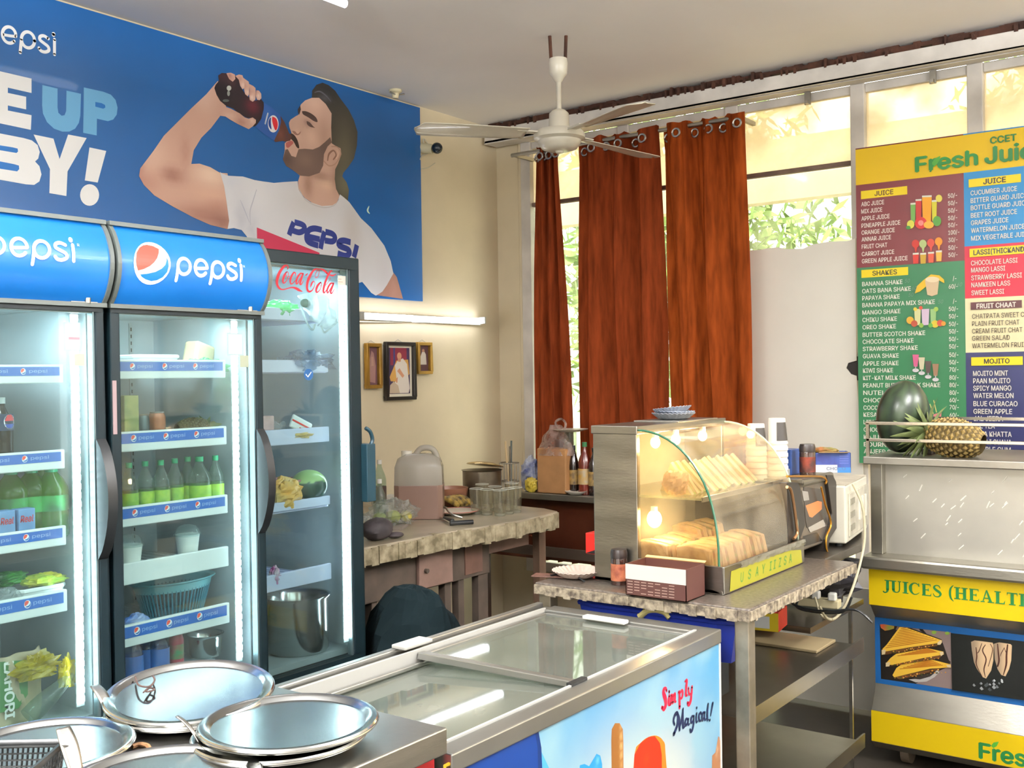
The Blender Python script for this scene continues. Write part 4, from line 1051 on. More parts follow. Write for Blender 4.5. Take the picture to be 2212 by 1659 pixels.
# ---- first fridge
a = fx_(4, 975, 2.82); z = shz(sh1, 1)
cola = see_through('cola_bottle', '3A3A40', .75, .06, '14181C')
t = bottle('cola_bottle', 'dark cola bottle with a round red and blue badge', a.x, 2.82, z, .19, .03, cola, M('cap_pale', 'B8C4C8', .3), None)
P = Print((a.x, 2.7885, z), (1, 0, 0), (0, 0, 1)); P.warp = lambda p, off: Vector((p.x, 2.82-math.sqrt(max(0, .0308**2-(p.x-a.x)**2))-.0004-off, p.z))
for q in (-.0,):
    P.tri([(-.028, .1), (.028, .1), (.028, .145), (-.028, .145)], '14304E', res=.006)
    P.disc_uv(.008, .124, .017, .02, 'E8ECEE'); P.tri([(-.007, .126), (.0, .142), (.012, .143), (.023, .132), (.024, .126)], 'C83A44', res=.006); P.tri([(-.008, .117), (.0, .108), (.012, .106), (.022, .114), (.024, .118)], '2A4AA0', res=.006); P.text_uv('PEPSI', -.006, .1185, .028, .005, '14181C')
P.build('badge', VINYL, t)
z = shz(sh1, 2)
lime = see_through('lime_soda', 'A8D880', .5, .05, '7CBE4C', translucent=.75); lbg = M('lime_bottle_label', '2E9A46', .5, 0, .6, 16, var2='0F5A30')
b0 = None
pf2 = [(0, 0), (.8, 0), (1, .05), (1, .35), (.96, .38), (.96, .6), (1, .63), (.98, .72), (.7, .84), (.36, .93), (.34, .95)]
for k, (px, Y, lb) in enumerate(((112, 2.835, 'big lime soda bottle nearest the fridge lights'), (68, 2.86, 'big lime soda bottle behind the small blue cartons'), (24, 2.86, 'big lime soda bottle at the picture edge'), (92, 2.96, 'big lime soda bottle standing in the second row'))):
    x = fx_(px, 1080, Y).x
    if b0 is None: b0 = bottle('soda_bottle', lb, x, Y, z, .2, .045, lime, green_cap, lbg, 'lime soda bottles in the fridge', prof=pf2, labz=(.4, .62))
    else: dup(b0, (x, Y, z), lb, rotz=k*1.3)
def small_carton(label, px, grp='small drink cartons in the fridge'):
    Y = 2.782; a = fx_(px-18, 1150, Y); b = fx_(px+18, 1150, Y); zt_ = z+.098
    t = thing('drink_carton', label, 'carton', ((a.x+b.x)/2, Y+.02, z), grp)
    MB().box(a.x, b.x, Y, Y+.04, z, zt_).build('box', M('carton_blue', '6A94C4', .5, 0, .3, 20), t, bevel=.002)
    P = Print((a.x, Y, z), (1, 0, 0), (0, 0, 1)); W = b.x-a.x
    P.tri([(.003, .002), (W-.003, .002), (W-.003, .04), (.003, .04)], 'C8C4B8'); P.text_uv('Real', .004, .062, W*.8, .018, 'B02A34', .02, .2); P.text_uv('frappe', .005, .012, W*.7, .009, '2A3A5A', .02)
    P.build('print', VINYL, t)
small_carton('small blue carton of frappe standing at the picture edge', 16)
small_carton('small blue carton of frappe beside the lime soda bottle', 59)
z = shz(sh1, 3); a = fx_(85, 1270, 2.85)
t = thing('white_tub', 'white tub with noodle packets on top in the fridge', 'tub', (a.x, 2.86, z))
tub(t, a.x-.015, 2.86, z, .12, .1, .135, .115, .05, M('tub_white'))
bag('noodle_packet', 'yellow-green noodle packet lying on the white tub', 'packet', (a.x+.01, 2.85, z+.066), .058, .05, .016, M('noodle_green', '8CC04A', .35, 0, .5, 18, var2='D8CC40'), 2, .35)
bag('noodle_packet', 'dark green noodle packet behind the yellow-green one', 'packet', (a.x-.06, 2.9, z+.075), .05, .04, .018, M('noodle_dark', '4A9A3C', .35, 0, .5, 18, var2='2A5A30'), 9, .35)
bag('clear_pouch', 'clear pouch with a blue stripe at the picture edge in the fridge', 'bag', (fx_(12, 1290, 2.82).x, 2.82, z+.03), .045, .03, .034, film, 4, .35)
# bottom: sack with vertical letters, yellow bags, clear bottle
a = fx_(38, 1440, 2.86); zb1 = .556
t = thing('flour_sack', 'green and tan sack with big vertical letters on the fridge floor', 'sack', (a.x, 2.88, zb1))
mb = MB(); mb.grid(lambda u, v: (a.x-.13+.19*u+.006*math.sin(v*9), 2.85-.03*math.sin(PI*u)+.012*math.sin(u*14+v*6), zb1+.2*v), 14, 12)
mb.build('front', M('sack_tan', 'B5A88A', .6, 0, .15, 8), t, smooth=True, solid=.004)
P = Print((a.x, 2.812, zb1), (1, 0, 0), (0, 0, 1))
P.px([(0, 1430), (60, 1425), (60, 1500), (40, 1530), (0, 1540)], '4E7F4A')
# letters run downwards
S_ = Print((fx_(9, 1432, 2.8105).x, 2.8105, fx_(9, 1432, 2.81).z), (0, 0, -1), (1, 0, 0))
S_.text_uv('LAHORI', 0, 0, .155, .026, 'E6EAE4', .035); S_.k = 0
S_.n = Vector((0, -1, 0))
P.build('green_panel', VINYL, t); S_.build('letters', VINYL, t)
bag('yellow_bag', 'crumpled yellow plastic bag lying over the sack in the fridge', 'bag', (fx_(78, 1405, 2.80).x, 2.80, zb1+.155), .055, .026, .03, see_through('yellow_film', 'F0E060', .7, .2, 'D8C828', noisy=.2, nscale=14), 5, .7)
bag('yellow_bag', 'bright yellow bag knot beside the fridge lights', 'bag', (fx_(146, 1415, 2.795).x, 2.795, zb1+.12), .022, .018, .04, see_through('yellow_film2', 'F0E030', .85, .2, 'E6D416'), 8, .7)
o = MB().lathe([(.0, 0), (.026, .0), (.028, .03), (.026, .07), (.02, .11), (.012, .15), (.011, .165), (0, .165)], (0, 0, 0), 20)
m = Matrix.Translation((fx_(95, 1500, 2.79).x-.05, 2.785, zb1+.03)) @ Matrix.Rotation(1.0, 4, 'Y'); o.xf(m)
tag(o.build('clear_bottle', clear_b, smooth=True), 'empty clear ribbed bottle leaning below the yellow bags', 'bottle')
# ---- third fridge
z = shz(sh3, 0); Yq = 2.88
bag('green_pack', 'bright green packet on the top shelf of the script logo fridge', 'packet', (fx_(602, 655, Yq).x, Yq, z+.03), .075, .04, .034, see_through('green_pack_film', 'A8F0B0', .75, .15, '5CD48C', noisy=.2, nscale=14), 1, .35)
# hanging carrier bag: body and two handles
t = thing('hanging_bag', 'white plastic carrier bag hanging over the top shelf edge', 'bag', tuple(fx_(690, 640, 2.83)))
Yh = 2.832
mb = MB(); outl_t = [(642, 640), (668, 632), (700, 636), (712, 655), (722, 678), (726, 690)]; outl_b = [(655, 668), (672, 690), (685, 700), (694, 708), (708, 712), (722, 700)]
T_ = crom([Vector(fx_(*p, Yh)) for p in outl_t], 3); B_ = crom([Vector(fx_(*p, Yh)) for p in outl_b], 3)
mb.grid(lambda u, v: (lambda a, b: (a.x*(1-v)+b.x*v, Yh-.02*math.sin(PI*v)+.010*math.sin(u*22+v*3)+.006*math.sin(u*41), a.z*(1-v)+b.z*v))(T_[min(len(T_)-1, int(u*(len(T_)-1)+.5))], B_[min(len(B_)-1, int(u*(len(B_)-1)+.5))]), 15, 8)
mb.build('body', milky, t, smooth=True)
MB().tube([fx_(*p, Yh-.012) for p in ((650, 662), (658, 685), (668, 706), (676, 712), (680, 700))], .004, 6, 4).build('handle', milky, t, smooth=True)
MB().tube([fx_(*p, Yh-.012) for p in ((694, 704), (700, 718), (712, 710), (724, 698), (725, 686))], .004, 6, 4).build('handle', milky, t, smooth=True)
o = MB().ball(fx_(660, 655, Yh-.012), .024, .01, .016, 14, 8); tag(o.build('greens_bunch', M('dark_greens', '4E6A58', .7, 0, .3, 30), smooth=True), 'dark green bunch showing through the hanging carrier bag', 'vegetable')
z = shz(sh3, 1)
bag('pale_bag', 'bluish clear bag of greens on the second shelf of the script logo fridge', 'bag', (fx_(665, 765, Yq).x, Yq, z+.03), .1, .05, .036, see_through('blue_film', 'D8E4F0', .45, .12, '8CA6BC', noisy=.3, nscale=18, bump=.5), 7, .7)
z = shz(sh3, 2)
a = fx_(650, 900, Yq)
t = thing('mail_packet', 'white packet with a red stripe leaning on the third shelf', 'packet', (a.x, Yq, z))
mb = MB().obox((a.x-.002, Yq, z+.05), .10, .012, .05, 0, .42); mb.build('pouch', M('packet_white', 'D8DEDE', .35), t, bevel=.006)
MB().obox((a.x-.002, Yq-.0065, z+.053), .095, .002, .006, 0, .42).build('stripe', red_pl, t)
MB().obox((a.x-.0, Yq-.0066, z+.034), .03, .002, .008, 0, .42).build('mark', red_pl, t)
bag('yellow_pouch', 'flat yellow pouch under the white and red packet', 'packet', (fx_(640, 915, Yq).x, Yq-.01, z+.016), .06, .035, .016, M('pouch_yellow', 'D0B46C', .4, 0, .2, 20), 3, .3)
bag('clear_bag', 'clear plastic bag crumpled behind the yellow pouch', 'bag', (fx_(605, 900, Yq).x, Yq+.03, z+.03), .05, .04, .034, film, 11, .5)
tag(MB().obox((fx_(578, 885, Yq).x, Yq+.02, z+.045), .05, .05, .09).build('pink_box', M('pink_box_m', 'C4A2A8', .6, 0, .3, 20), bevel=.003), 'pinkish box at the handle side of the third shelf', 'box')
z = shz(sh3, 3)+.008
a = fx_(615, 1020, 2.93)
t = thing('red_basket', 'dull red plastic basket behind the yellow bag in the fridge', 'basket', (a.x, 2.95, z))
redb = M('dull_red_plastic', 'A0686C', .5)
tub(t, a.x, 2.95, z, .13, .12, .16, .15, .085, redb, .005)
rb = MB()
for k in range(13): rb.box(a.x-.07+k*.0115, a.x-.067+k*.0115, 2.87, 2.876, z+.02, z+.07)
rb.build('basket_ribs', M('pale_rib', 'C8A0A4', .5), t, kind='stuff')
bag('yellow_food_bag', 'yellow-orange bag of fruit beside the melon in the fridge', 'bag', (fx_(614, 1050, 2.87).x, 2.87, z+.045), .07, .04, .055, M('orange_bag', 'E0A020', .35, 0, .4, 9, var2='C8B070'), 12, .35)
a = fx_(694, 1035, 2.865)
def melon_col(d):
    s = .5+.5*math.sin(math.atan2(d.x, -d.y)*9+3*noise.noise(d*3)); n_ = noise.noise(d*5)
    if d.z > .35+.25*n_: return lin('8FB070')
    return tuple(Vector(lin('1E3A34')).lerp(Vector(lin('2C5044')), s))
mm = MB().ball((a.x-.035, 2.895, z+.06), .072, .062, .06, 48, 30, colfn=melon_col)
tag(mm.build('watermelon', vc_mat('melon_skin', .3), smooth=True, color=True), 'round watermelon with a pale streaked top inside the fridge', 'watermelon')
z = shz(sh3, 4)
bag('pink_packet', 'small clear packet with a pink stripe on the lowest fridge shelf', 'packet', (fx_(592, 1195, 2.86).x, 2.86, z+.03), .02, .02, .036, M('pink_stripe_pack', 'C8CCD0', .35, 0, .5, 30, var2='B04A90'), 2, .3)
a = fx_(652, 1400, 2.93)
t = thing('big_steel_pot', 'large steel pot on the floor of the script logo fridge', 'pot', (a.x, 2.95, .5))
zt_ = fx_(652, 1300, 2.84).z-.5
MB().lathe([(0, .0), (.105, 0), (.112, .01), (.112, zt_-.012), (.12, zt_-.004), (.121, zt_), (.114, zt_-.002), (.108, zt_-.014), (.108, .012), (0, .008)], (a.x, 2.95, .501), 48).build('body', steel_pot, t, smooth=True)
# ================================================================== steel counter with the trays
CX, CYf, CYb, CZ = 1.38, 1.165, 1.72, .9
t = thing('steel_counter', 'steel-topped counter with thalis on it', 'counter', (.6, 1.4, 0))
MB().box(-.5, CX, CYf, CYb, CZ-.045, CZ).build('worktop', steel, t, bevel=.003)
MB().box(-.46, CX-.05, CYf+.03, CYb-.03, .08, CZ-.045).build('body', M('counter_steel', '8E8A82', .4, .9, .2, 3), t)
a = on_y(938, 1623, CYf+.0285)
P = Print((0, CYf+.029, 0), (1, 0, 0), (0, 0, 1))
P.tri([(.4, .3), (a.x, .3), (a.x, CZ-.05), (.4, CZ-.05)], 'B23234'); P.tri([(.43, .33), (a.x-.03, .33), (a.x-.03, CZ-.07), (.43, CZ-.07)], '17181C')
P.build('red_panel', VINYL, t)
for x in (-.4, CX-.12):
    for y in (CYf+.08, CYb-.08): MB().cyl((x, y, 0), (x, y, .08), .02, n=12).build('foot', steel_dull, t)
tray_m = M('tray_steel', 'C4C6C4', .17, 1., .08, 6, .03, 14)
def tray(label, x, y, z, r, tx=0., ty=0.):
    t = thing('steel_tray', label, 'tray', (x, y, z), 'round steel trays on the counter')
    m = Matrix.Rotation(tx, 4, 'X') @ Matrix.Rotation(ty, 4, 'Y')
    MB().lathe([(0, .002), (r*.78, .002), (r*.8, .003), (r*.9, .018), (r*.985, .02), (r, .017), (r*.995, .013)], (0, 0, 0), 64, tilt=m).build('dish', tray_m, t, smooth=True, solid=.0014, world=False)
    mb = MB(); mb.tube([m @ Vector((math.cos(2*PI*k/48)*r, math.sin(2*PI*k/48)*r, .016)) for k in range(49)], .0022, 6); mb.build('rolled_rim', tray_m, t, smooth=True, world=False)
    return t
tray('round steel tray behind, resting tilted on another near the fridges', 1.182, 1.603, .923, .148, math.radians(4), math.radians(-4))
tray('steel tray lying under the tilted one, only its rim showing', 1.175, 1.598, .9008, .142)
tray('round steel tray nearest the counter corner, with a twig in it', 1.179, 1.337, .917, .146)
tray('steel tray under the corner tray, only its rim showing', 1.165, 1.343, .9008, .142)
tray('round steel tray half behind the black basket', .90, 1.60, .905, .138)
tray('round steel tray at the picture bottom beside the spoon', .925, 1.325, .903, .142)
# bits in the trays
twig = M('dark_twig', '3A2620', .7)
def bits(label, pts, z, r=.0016, m=twig, name='twig', cat='twig'):
    tag(MB().tube([on_z(x, y, z) for x, y in pts], r, 6, 5).build(name, m, smooth=True), label, cat)
bits('dark curled clip in the tilted tray', [(292, 1462), (300, 1480), (322, 1483), (334, 1470), (330, 1460)], .952, .0018, name='hair_clip', cat='clip')
bits('dark knotted thread on the floor of the tilted tray', [(310, 1496), (322, 1486), (334, 1490), (316, 1494), (326, 1482)], .945)
bits('thin curled twig in the corner tray', [(505, 1572), (516, 1582), (510, 1594), (498, 1598)], .921)
bits('short brown sliver in the middle of the corner tray', [(620, 1569), (641, 1573)], .921, .002, M('brown_sliver', '8A6A48', .7), 'sliver', 'crumb')
bits('tiny brown crumb near the rim of the corner tray', [(551, 1611), (557, 1612)], .921, .0028, M('brown_sliver'), 'crumb', 'crumb')
bits('brown peel on the counter between the trays', [(285, 1613), (300, 1608), (318, 1611), (325, 1620)], .904, .004, M('peel', '8A6440', .7), 'peel', 'peel')
# spoon and tongs handles
def handle(name, label, cat, p0, p1, z0, z1, w_, bowl=None):
    a, b = on_z(*p0, z0), on_z(*p1, z1); d = (b-a).normalized(); s = d.cross(Vector((0, 0, 1))).normalized()
    t = thing(name, label, cat, tuple(a)); mb = MB()
    def fn(u, v): p = a.lerp(b, v); return p+s*(u-.5)*w_*(.75+.25*math.cos(PI*(v-.5)*.9))+Vector((0, 0, .006*math.sin(PI*v)))
    mb.grid(fn, 4, 14); mb.build('handle', steel, t, smooth=True, solid=.002)
    if bowl: MB().ball(b+d*.03, .032, .022, .008, 18, 10).build('bowl', steel, t, smooth=True)
    return t, a, b
handle('serving_spoon', 'steel spoon handle with a hole sticking up beside the black basket', 'spoon', (136, 1572), (165, 1668), .985, .93, .026, True)
a = on_z(141, 1610, .965); tag(MB().cyl(a+Vector((-.002, -.002, .0)), a+Vector((.0, .0, .004)), .0055, n=14).build('rivet', M('rivet_white', 'E8E8E8', .4)), 'bright rivet on the spoon handle beside the black basket', 'rivet')
handle('butter_knife', 'steel knife leaning between the corner tray and the tilted tray', 'knife', (382, 1547), (432, 1604), .955, .92, .007)
handle('spatula', 'short steel spatula leaning on the tilted tray from behind the basket', 'spatula', (204, 1481), (236, 1533), .955, .925, .02)
# black basket
bx0 = on_z(112, 1625, .96)
t = thing('black_basket', 'black plastic mesh basket at the picture bottom corner', 'basket', (bx0.x-.12, bx0.y, .9))
A, B_ = .0, .0
c = Vector((bx0.x-.125, bx0.y+.03, .902))
mb = MB(); bw, bd, bh = .26, .2, .055
ang = math.radians(38)
rm_ = Matrix.Translation(c) @ Matrix.Rotation(ang, 4, 'Z')
def bp(x, y, z): return rm_ @ Vector((x, y, z))
tub_pts = [(bw/2, bd/2), (bw/2, -bd/2), (-bw/2, -bd/2), (-bw/2, bd/2)]
lat = MB()
for (x0, y0), (x1, y1) in zip(tub_pts, tub_pts[1:]+tub_pts[:1]):
    n = 26
    for k in range(n+1):
        u = k/n; p = bp((x0+(x1-x0)*u)*.94, (y0+(y1-y0)*u)*.94, .004); q = bp(x0+(x1-x0)*u, y0+(y1-y0)*u, bh); lat.cyl(p, q, .0016, n=4)
    for k in range(6):
        f_ = .94+.06*k/6; lat.cyl(bp(x0*f_, y0*f_, .004+bh*k/6), bp(x1*f_, y1*f_, .004+bh*k/6), .0016, n=4)
lat.build('mesh_wall', black_pl, t, kind='stuff')
mb.tube([bp(x, y, bh) for x, y in tub_pts+tub_pts[:1]], .006, 8); mb.build('rim', black_pl, t, smooth=True)
m2 = MB(); m2.poly([bp(x*.94, y*.94, .004) for x, y in tub_pts]); m2.build('bottom', black_pl, t, solid=.003)

# ================================================================== chest freezer
FX0, FX1, FY0, FY1, FZ = 1.392, 2.462, 1.165, 1.735, .85
t = thing('chest_freezer', 'ice cream chest freezer with two sliding glass lids', 'freezer', ((FX0+FX1)/2, (FY0+FY1)/2, 0))
alu = M('freezer_aluminium', 'A8A8A4', .3, .85, .15, 4)
fw_ = M('freezer_white', 'D2D4D0', .4)
MB().box(FX0, FX1-.004, FY0+.006, FY0+.05, .1, FZ-.03).box(FX0, FX1-.004, FY1-.05, FY1-.004, .1, FZ-.03).box(FX1-.05, FX1-.004, FY0+.05, FY1-.05, .1, FZ-.03).box(FX0, FX1-.05, FY0+.05, FY1-.05, .1, .35).build('cabinet', fw_, t, bevel=.004)
MB().box(FX0, FX1-.06, FY0+.052, FY0+.06, .35, FZ-.04).box(FX0, FX1-.06, FY1-.06, FY1-.052, .35, FZ-.04).box(FX1-.06, FX1-.052, FY0+.05, FY1-.05, .35, FZ-.04).box(FX0, FX1-.06, FY0+.06, FY1-.06, .351, .36).build('inner_liner', M('freezer_liner', 'A8ACA4', .5, 0, .1, 3), t)
rim = MB()
rim.box(FX0, FX1, FY0, FY0+.045, FZ-.035, FZ); rim.box(FX0, FX1, FY1-.02, FY1, FZ-.035, FZ+.004); rim.box(FX0, FX1, FY1-.058, FY1-.026, FZ-.035, FZ-.006); rim.box(FX1-.055, FX1, FY0+.045, FY1-.058, FZ-.035, FZ)
rim.box(FX0, FX1, FY1-.026, FY1-.02, FZ-.035, FZ-.015)
rim.build('top_rim', alu, t, bevel=.004)
for y in (FY0+.048, FY1-.06): MB().box(FX0, FX1-.05, y-.003, y+.003, FZ-.035, FZ+.003).build('lid_track', M('track_white', 'B0B0AC', .4), t)
lidg = see_through('freezer_glass', 'E8F0EC', .36, .03, 'C8CCC4', ior=1.6, noisy=.08, nscale=5)  # milky share stands in for frost and the reflected ceiling
def lid(x0, x1, z, mm):
    l = MB(); y0, y1 = FY0+.052, FY1-.066
    l.box(x0, x0+.022, y0, y1, z, z+.014); l.box(x1-.012, x1, y0, y1, z, z+.01); l.box(x0, x1, y0, y0+.012, z, z+.01); l.box(x0, x1, y1-.012, y1, z, z+.01)
    lo = l.build('sliding_lid', alu, t, bevel=.002)
    tz = mm
    MB().prism([(y0+.01, z+.003+tz), (y1-.01, z+.003-tz), (y1-.01, z+.007-tz), (y0+.01, z+.007+tz)], 0, x0+.02, x1-.01).build('lid_glass', lidg, lo)
    return lo
l1 = lid(1.872, FX1-.058, FZ-.016, 0); l2 = lid(FX0+.02, 1.93, FZ-.034, .010)
MB().box(FX1-.085, FX1-.06, 1.40, 1.53, FZ-.004, FZ+.006).build('lid_handle', white_pl, l1, bevel=.003)
a = on_z(888, 1397, FZ); MB().box(a.x-.05, a.x+.05, FY1-.05, FY1-.005, FZ+.004, FZ+.014).build('lid_stop', M('track_white'), t, bevel=.003)
a = on_z(1262, 1478, FZ); MB().box(a.x-.03, a.x+.03, FY0+.044, FY0+.058, FZ-.002, FZ+.006).build('lid_stop', black_pl, t)
# stuff inside the freezer
for i, (x, y, w_, d_, h_, col, lb) in enumerate(((2.2, 1.42, .2, .12, .16, '6A5A6A', 'greyish purple box inside the freezer'), (2.28, 1.30, .06, .1, .12, 'D07A7A', 'pink packet inside the freezer below the far lid'), (2.05, 1.5, .16, .2, .14, 'BCBCA8', 'pale tub inside the freezer below the far lid'), (1.62, 1.4, .2, .2, .12, 'B4BCC0', 'grey carton inside the freezer below the near lid'))):
    tag(MB().box(x-w_/2, x+w_/2, y-d_/2, y+d_/2, .361, .36+h_+.15).build('ice_cream_box', M('ice_box%d' % i, col, .5, 0, .2, 10), bevel=.006), lb, 'box', 'boxes inside the freezer')
# printed front
P = Print((0, FY0+.0055, 0), (1, 0, 0), (0, 0, 1)); zt_ = FZ-.036; zb_ = .13
P.tri([(FX0, zb_), (FX1-.008, zb_), (FX1-.008, zt_), (FX0, zt_)], shade('4FA3D0', [], P))
def sky(u, v):
    c = hx('3F8DBC'); k = math.exp(-((u-2.02)/.34)**2-((v-.5)/.22)**2); c = c.lerp(hx('DAD6C2'), min(1, 1.05*k))
    n_ = noise.noise(Vector((u*5, v*9, 0)))+.5*noise.noise(Vector((u*14, v*22, 3)))
    if v > .55: c = c.lerp(hx('94B8C2'), max(0, min(.75, n_*1.1+.12)))
    if u > 2.3: c = c.lerp(hx('5E9DBC'), .25)
    return tuple(c)
P.tri([(1.70, zb_), (FX1-.008, zb_), (FX1-.008, zt_), (1.64, zt_), (1.70, .72), (1.72, .6), (1.72, .4)], sky, res=.028)
def q3(*pts): return [tuple(P.uv(*p)) for p in pts]
ov = q3((1154, 1551), (1163, 1580), (1169, 1615), (1171, 1660))
P.tri([(FX0, zb_), (ov[-1][0]+.004, zb_), (ov[-1][0]+.004, ov[-1][1]-.1)]+[(a, b) for a, b in ov[::-1]]+[(ov[0][0]-.004, zt_), (FX0, zt_)], '12387E')
P.px([(1146, 1555), (1154, 1551), (1163, 1580), (1169, 1615), (1171, 1760), (1164, 1760), (1161, 1615), (1155, 1580)], '0C2A62')
# wooden stick, red and orange bar, blue swirl, mint cone, brown cone
P.px([(1322, 1760), (1320, 1600), (1321, 1575), (1328, 1562), (1338, 1562), (1345, 1575), (1346, 1600), (1347, 1760)], shade('8A5A2A', [(1342, 1610, 6, 60, 'E0B478', .8)], P), res=.012)
P.px([(1364, 1760), (1370, 1630), (1383, 1605), (1400, 1592), (1418, 1589), (1432, 1600), (1437, 1625), (1438, 1760)], 'E07A28', smooth=3)
P.px([(1364, 1760), (1370, 1630), (1383, 1605), (1400, 1592), (1414, 1590), (1425, 1605), (1429, 1630), (1430, 1760)], shade('C43018', [(1395, 1640, 12, 20, 'DA4420', .7)], P), res=.02)
P.px([(1245, 1760), (1252, 1653), (1262, 1650), (1272, 1655), (1281, 1640), (1288, 1628), (1296, 1632), (1300, 1650), (1302, 1760)], shade('2E8CC4', [(1290, 1645, 6, 10, '7CC4E4', .8)], P), smooth=0, res=.012)
P.px([(1535, 1760), (1538, 1632), (1545, 1625), (1551, 1590), (1553, 1592), (1557, 1612), (1560, 1760)], shade('9A6A48', [(1548, 1620, 4, 20, 'E0CCB0', .8), (1556, 1640, 4, 20, '4A2A20', .7)], P), res=.012)
P.px([(955, 1760), (957, 1652), (968, 1646), (980, 1650), (984, 1760)], 'D8A028')
P.px([(960, 1760), (963, 1656), (972, 1653), (978, 1660), (978, 1760)], '3A2A18')
Zs = lambda pts: Z(7.576, 1400, 1440, pts)
RDS, NVS = 'C81C40', '101E44'
for s, c in (([(298, 395, 26), (285, 355, 26), (250, 375, 36), (250, 440, 46), (278, 530, 52), (285, 620, 46), (255, 690, 40), (222, 665, 30)], RDS),
    ([(342, 475, 28), (332, 545, 34), (335, 610, 34), (358, 625, 18)], RDS), ([(340, 405, 26), (341, 415, 26)], RDS),
    ([(375, 465, 26), (368, 540, 30), (368, 605, 26)], RDS), ([(372, 510, 14), (400, 462, 26), (400, 530, 30), (398, 590, 28)], RDS), ([(402, 500, 14), (432, 440, 26), (434, 510, 30), (432, 565, 28), (450, 570, 16)], RDS),
    ([(490, 425, 18), (505, 415, 28), (508, 540, 36), (510, 665, 34)], RDS), ([(512, 440, 16), (545, 390, 28), (560, 430, 32), (548, 500, 28), (518, 525, 16)], RDS),
    ([(600, 240, 18), (628, 225, 30), (618, 340, 36), (612, 450, 34), (632, 470, 18)], RDS),
    ([(655, 350, 24), (658, 410, 28), (668, 450, 24), (692, 440, 14)], RDS), ([(712, 330, 28), (704, 440, 32), (690, 560, 34), (660, 615, 36), (640, 590, 26)], RDS),
    ([(425, 945, 28), (408, 880, 34), (432, 790, 40), (468, 760, 40), (482, 830, 40), (470, 950, 44), (440, 1040, 40), (415, 1100, 44)], NVS), ([(472, 765, 30), (498, 860, 48), (508, 1030, 34)], NVS), ([(508, 1030, 16), (535, 880, 24), (565, 690, 28)], NVS), ([(562, 695, 26), (558, 850, 42), (565, 985, 36), (588, 985, 16)], NVS),
    ([(645, 860, 20), (615, 855, 28), (598, 910, 34), (605, 960, 30), (640, 920, 18)], NVS), ([(650, 855, 28), (643, 920, 32), (655, 950, 24), (672, 930, 12)], NVS),
    ([(735, 810, 20), (708, 815, 28), (692, 870, 32), (702, 915, 26), (730, 870, 16)], NVS), ([(740, 805, 26), (735, 930, 34), (715, 1030, 34), (690, 1055, 34), (680, 1025, 24)], NVS),
    ([(785, 765, 28), (778, 850, 32), (785, 905, 24), (802, 890, 12)], NVS), ([(786, 668, 24), (786, 676, 24)], NVS),
    ([(860, 770, 22), (850, 745, 22), (825, 790, 32), (828, 870, 30), (850, 885, 18), (868, 860, 12)], NVS),
    ([(912, 745, 20), (885, 760, 28), (872, 820, 32), (880, 875, 28), (905, 830, 16)], NVS), ([(918, 745, 26), (912, 820, 30), (922, 870, 24), (938, 850, 12)], NVS),
    ([(972, 610, 26), (960, 740, 34), (962, 860, 30), (978, 865, 14)], NVS), ([(1048, 595, 30), (1030, 700, 26), (1014, 800, 14)], NVS), ([(1000, 868, 24), (999, 878, 24)], NVS)):
    P.stroke([(x, y, w__*(1.3 if c == RDS else 1.08)) for x, y, w__ in Zs(s)], c, 5)
P.build('printed_front', VINYL, t)
MB().box(FX1-.008, FX1-.002, FY0+.002, FY0+.01, .12, FZ-.036).build('corner_trim', white_pl, t)
MB().box(FX0, FX1-.02, FY0+.03, FY1-.03, .04, .1).build('plinth', black_pl, t)

# ================================================================== granite-topped steel table
TX0, TX1, TY0, TY1, TZ = 2.50, 3.30, 1.105, 1.77, .9
granite = M('speckled_granite', '6E655C', .3, 0, .6, 90, .03, 60, var2='3A332E', coat=.2)
grface = M('granite_edge', 'A89C86', .6, 0, .6, 60, .3, 60, var2='4E453A')
t = thing('display_table', 'steel table with a speckled granite top under the food warmer', 'table', ((TX0+TX1)/2, (TY0+TY1)/2, 0))
MB().box(TX0, TX1, TY0, TY1, TZ-.012, TZ).build('granite_top', granite, t, bevel=.004)
r_ = random.Random(4); eg = MB()
y = TY0
while y < TY1: d = r_.uniform(.012, .03); eg.box(TX0-.004-r_.uniform(0, .006), TX0+.02, y, min(TY1, y+d), TZ-.03-r_.uniform(0, .006), TZ-.006); y += d
x = TX0
while x < TX1: d = r_.uniform(.012, .03); eg.box(x, min(TX1, x+d), TY0-.003-r_.uniform(0, .005), TY0+.02, TZ-.03-r_.uniform(0, .006), TZ-.006); x += d
eg.build('rough_edge', grface, t, kind='stuff')
MB().box(TX0+.01, TX1, TY0+.01, TY1-.01, TZ-.036, TZ-.02).build('apron', steel_dull, t, bevel=.003)
leg_m = M('worn_steel_leg', 'A09684', .45, .85, .4, 9)
for x in (TX0+.025, 3.0):
    for y in ((TY0+.025, TY1-.03) if x < 2.9 else (TY1-.03,)): MB().box(x-.02, x+.02, y-.02, y+.02, 0, TZ-.03).build('leg', leg_m, t, bevel=.003)
sm_ = M('shelf_steel_dark', '8A8274', .3, .9, .3, 2.5)
for z in (.64, .33): MB().box(TX0+.02, TX1+.10, TY0+.01, TY1+.1, z-.03, z-.026).box(TX0+.02, TX1+.10, TY0+.006, TY0+.012, z-.045, z).build('shelf', sm_, t)
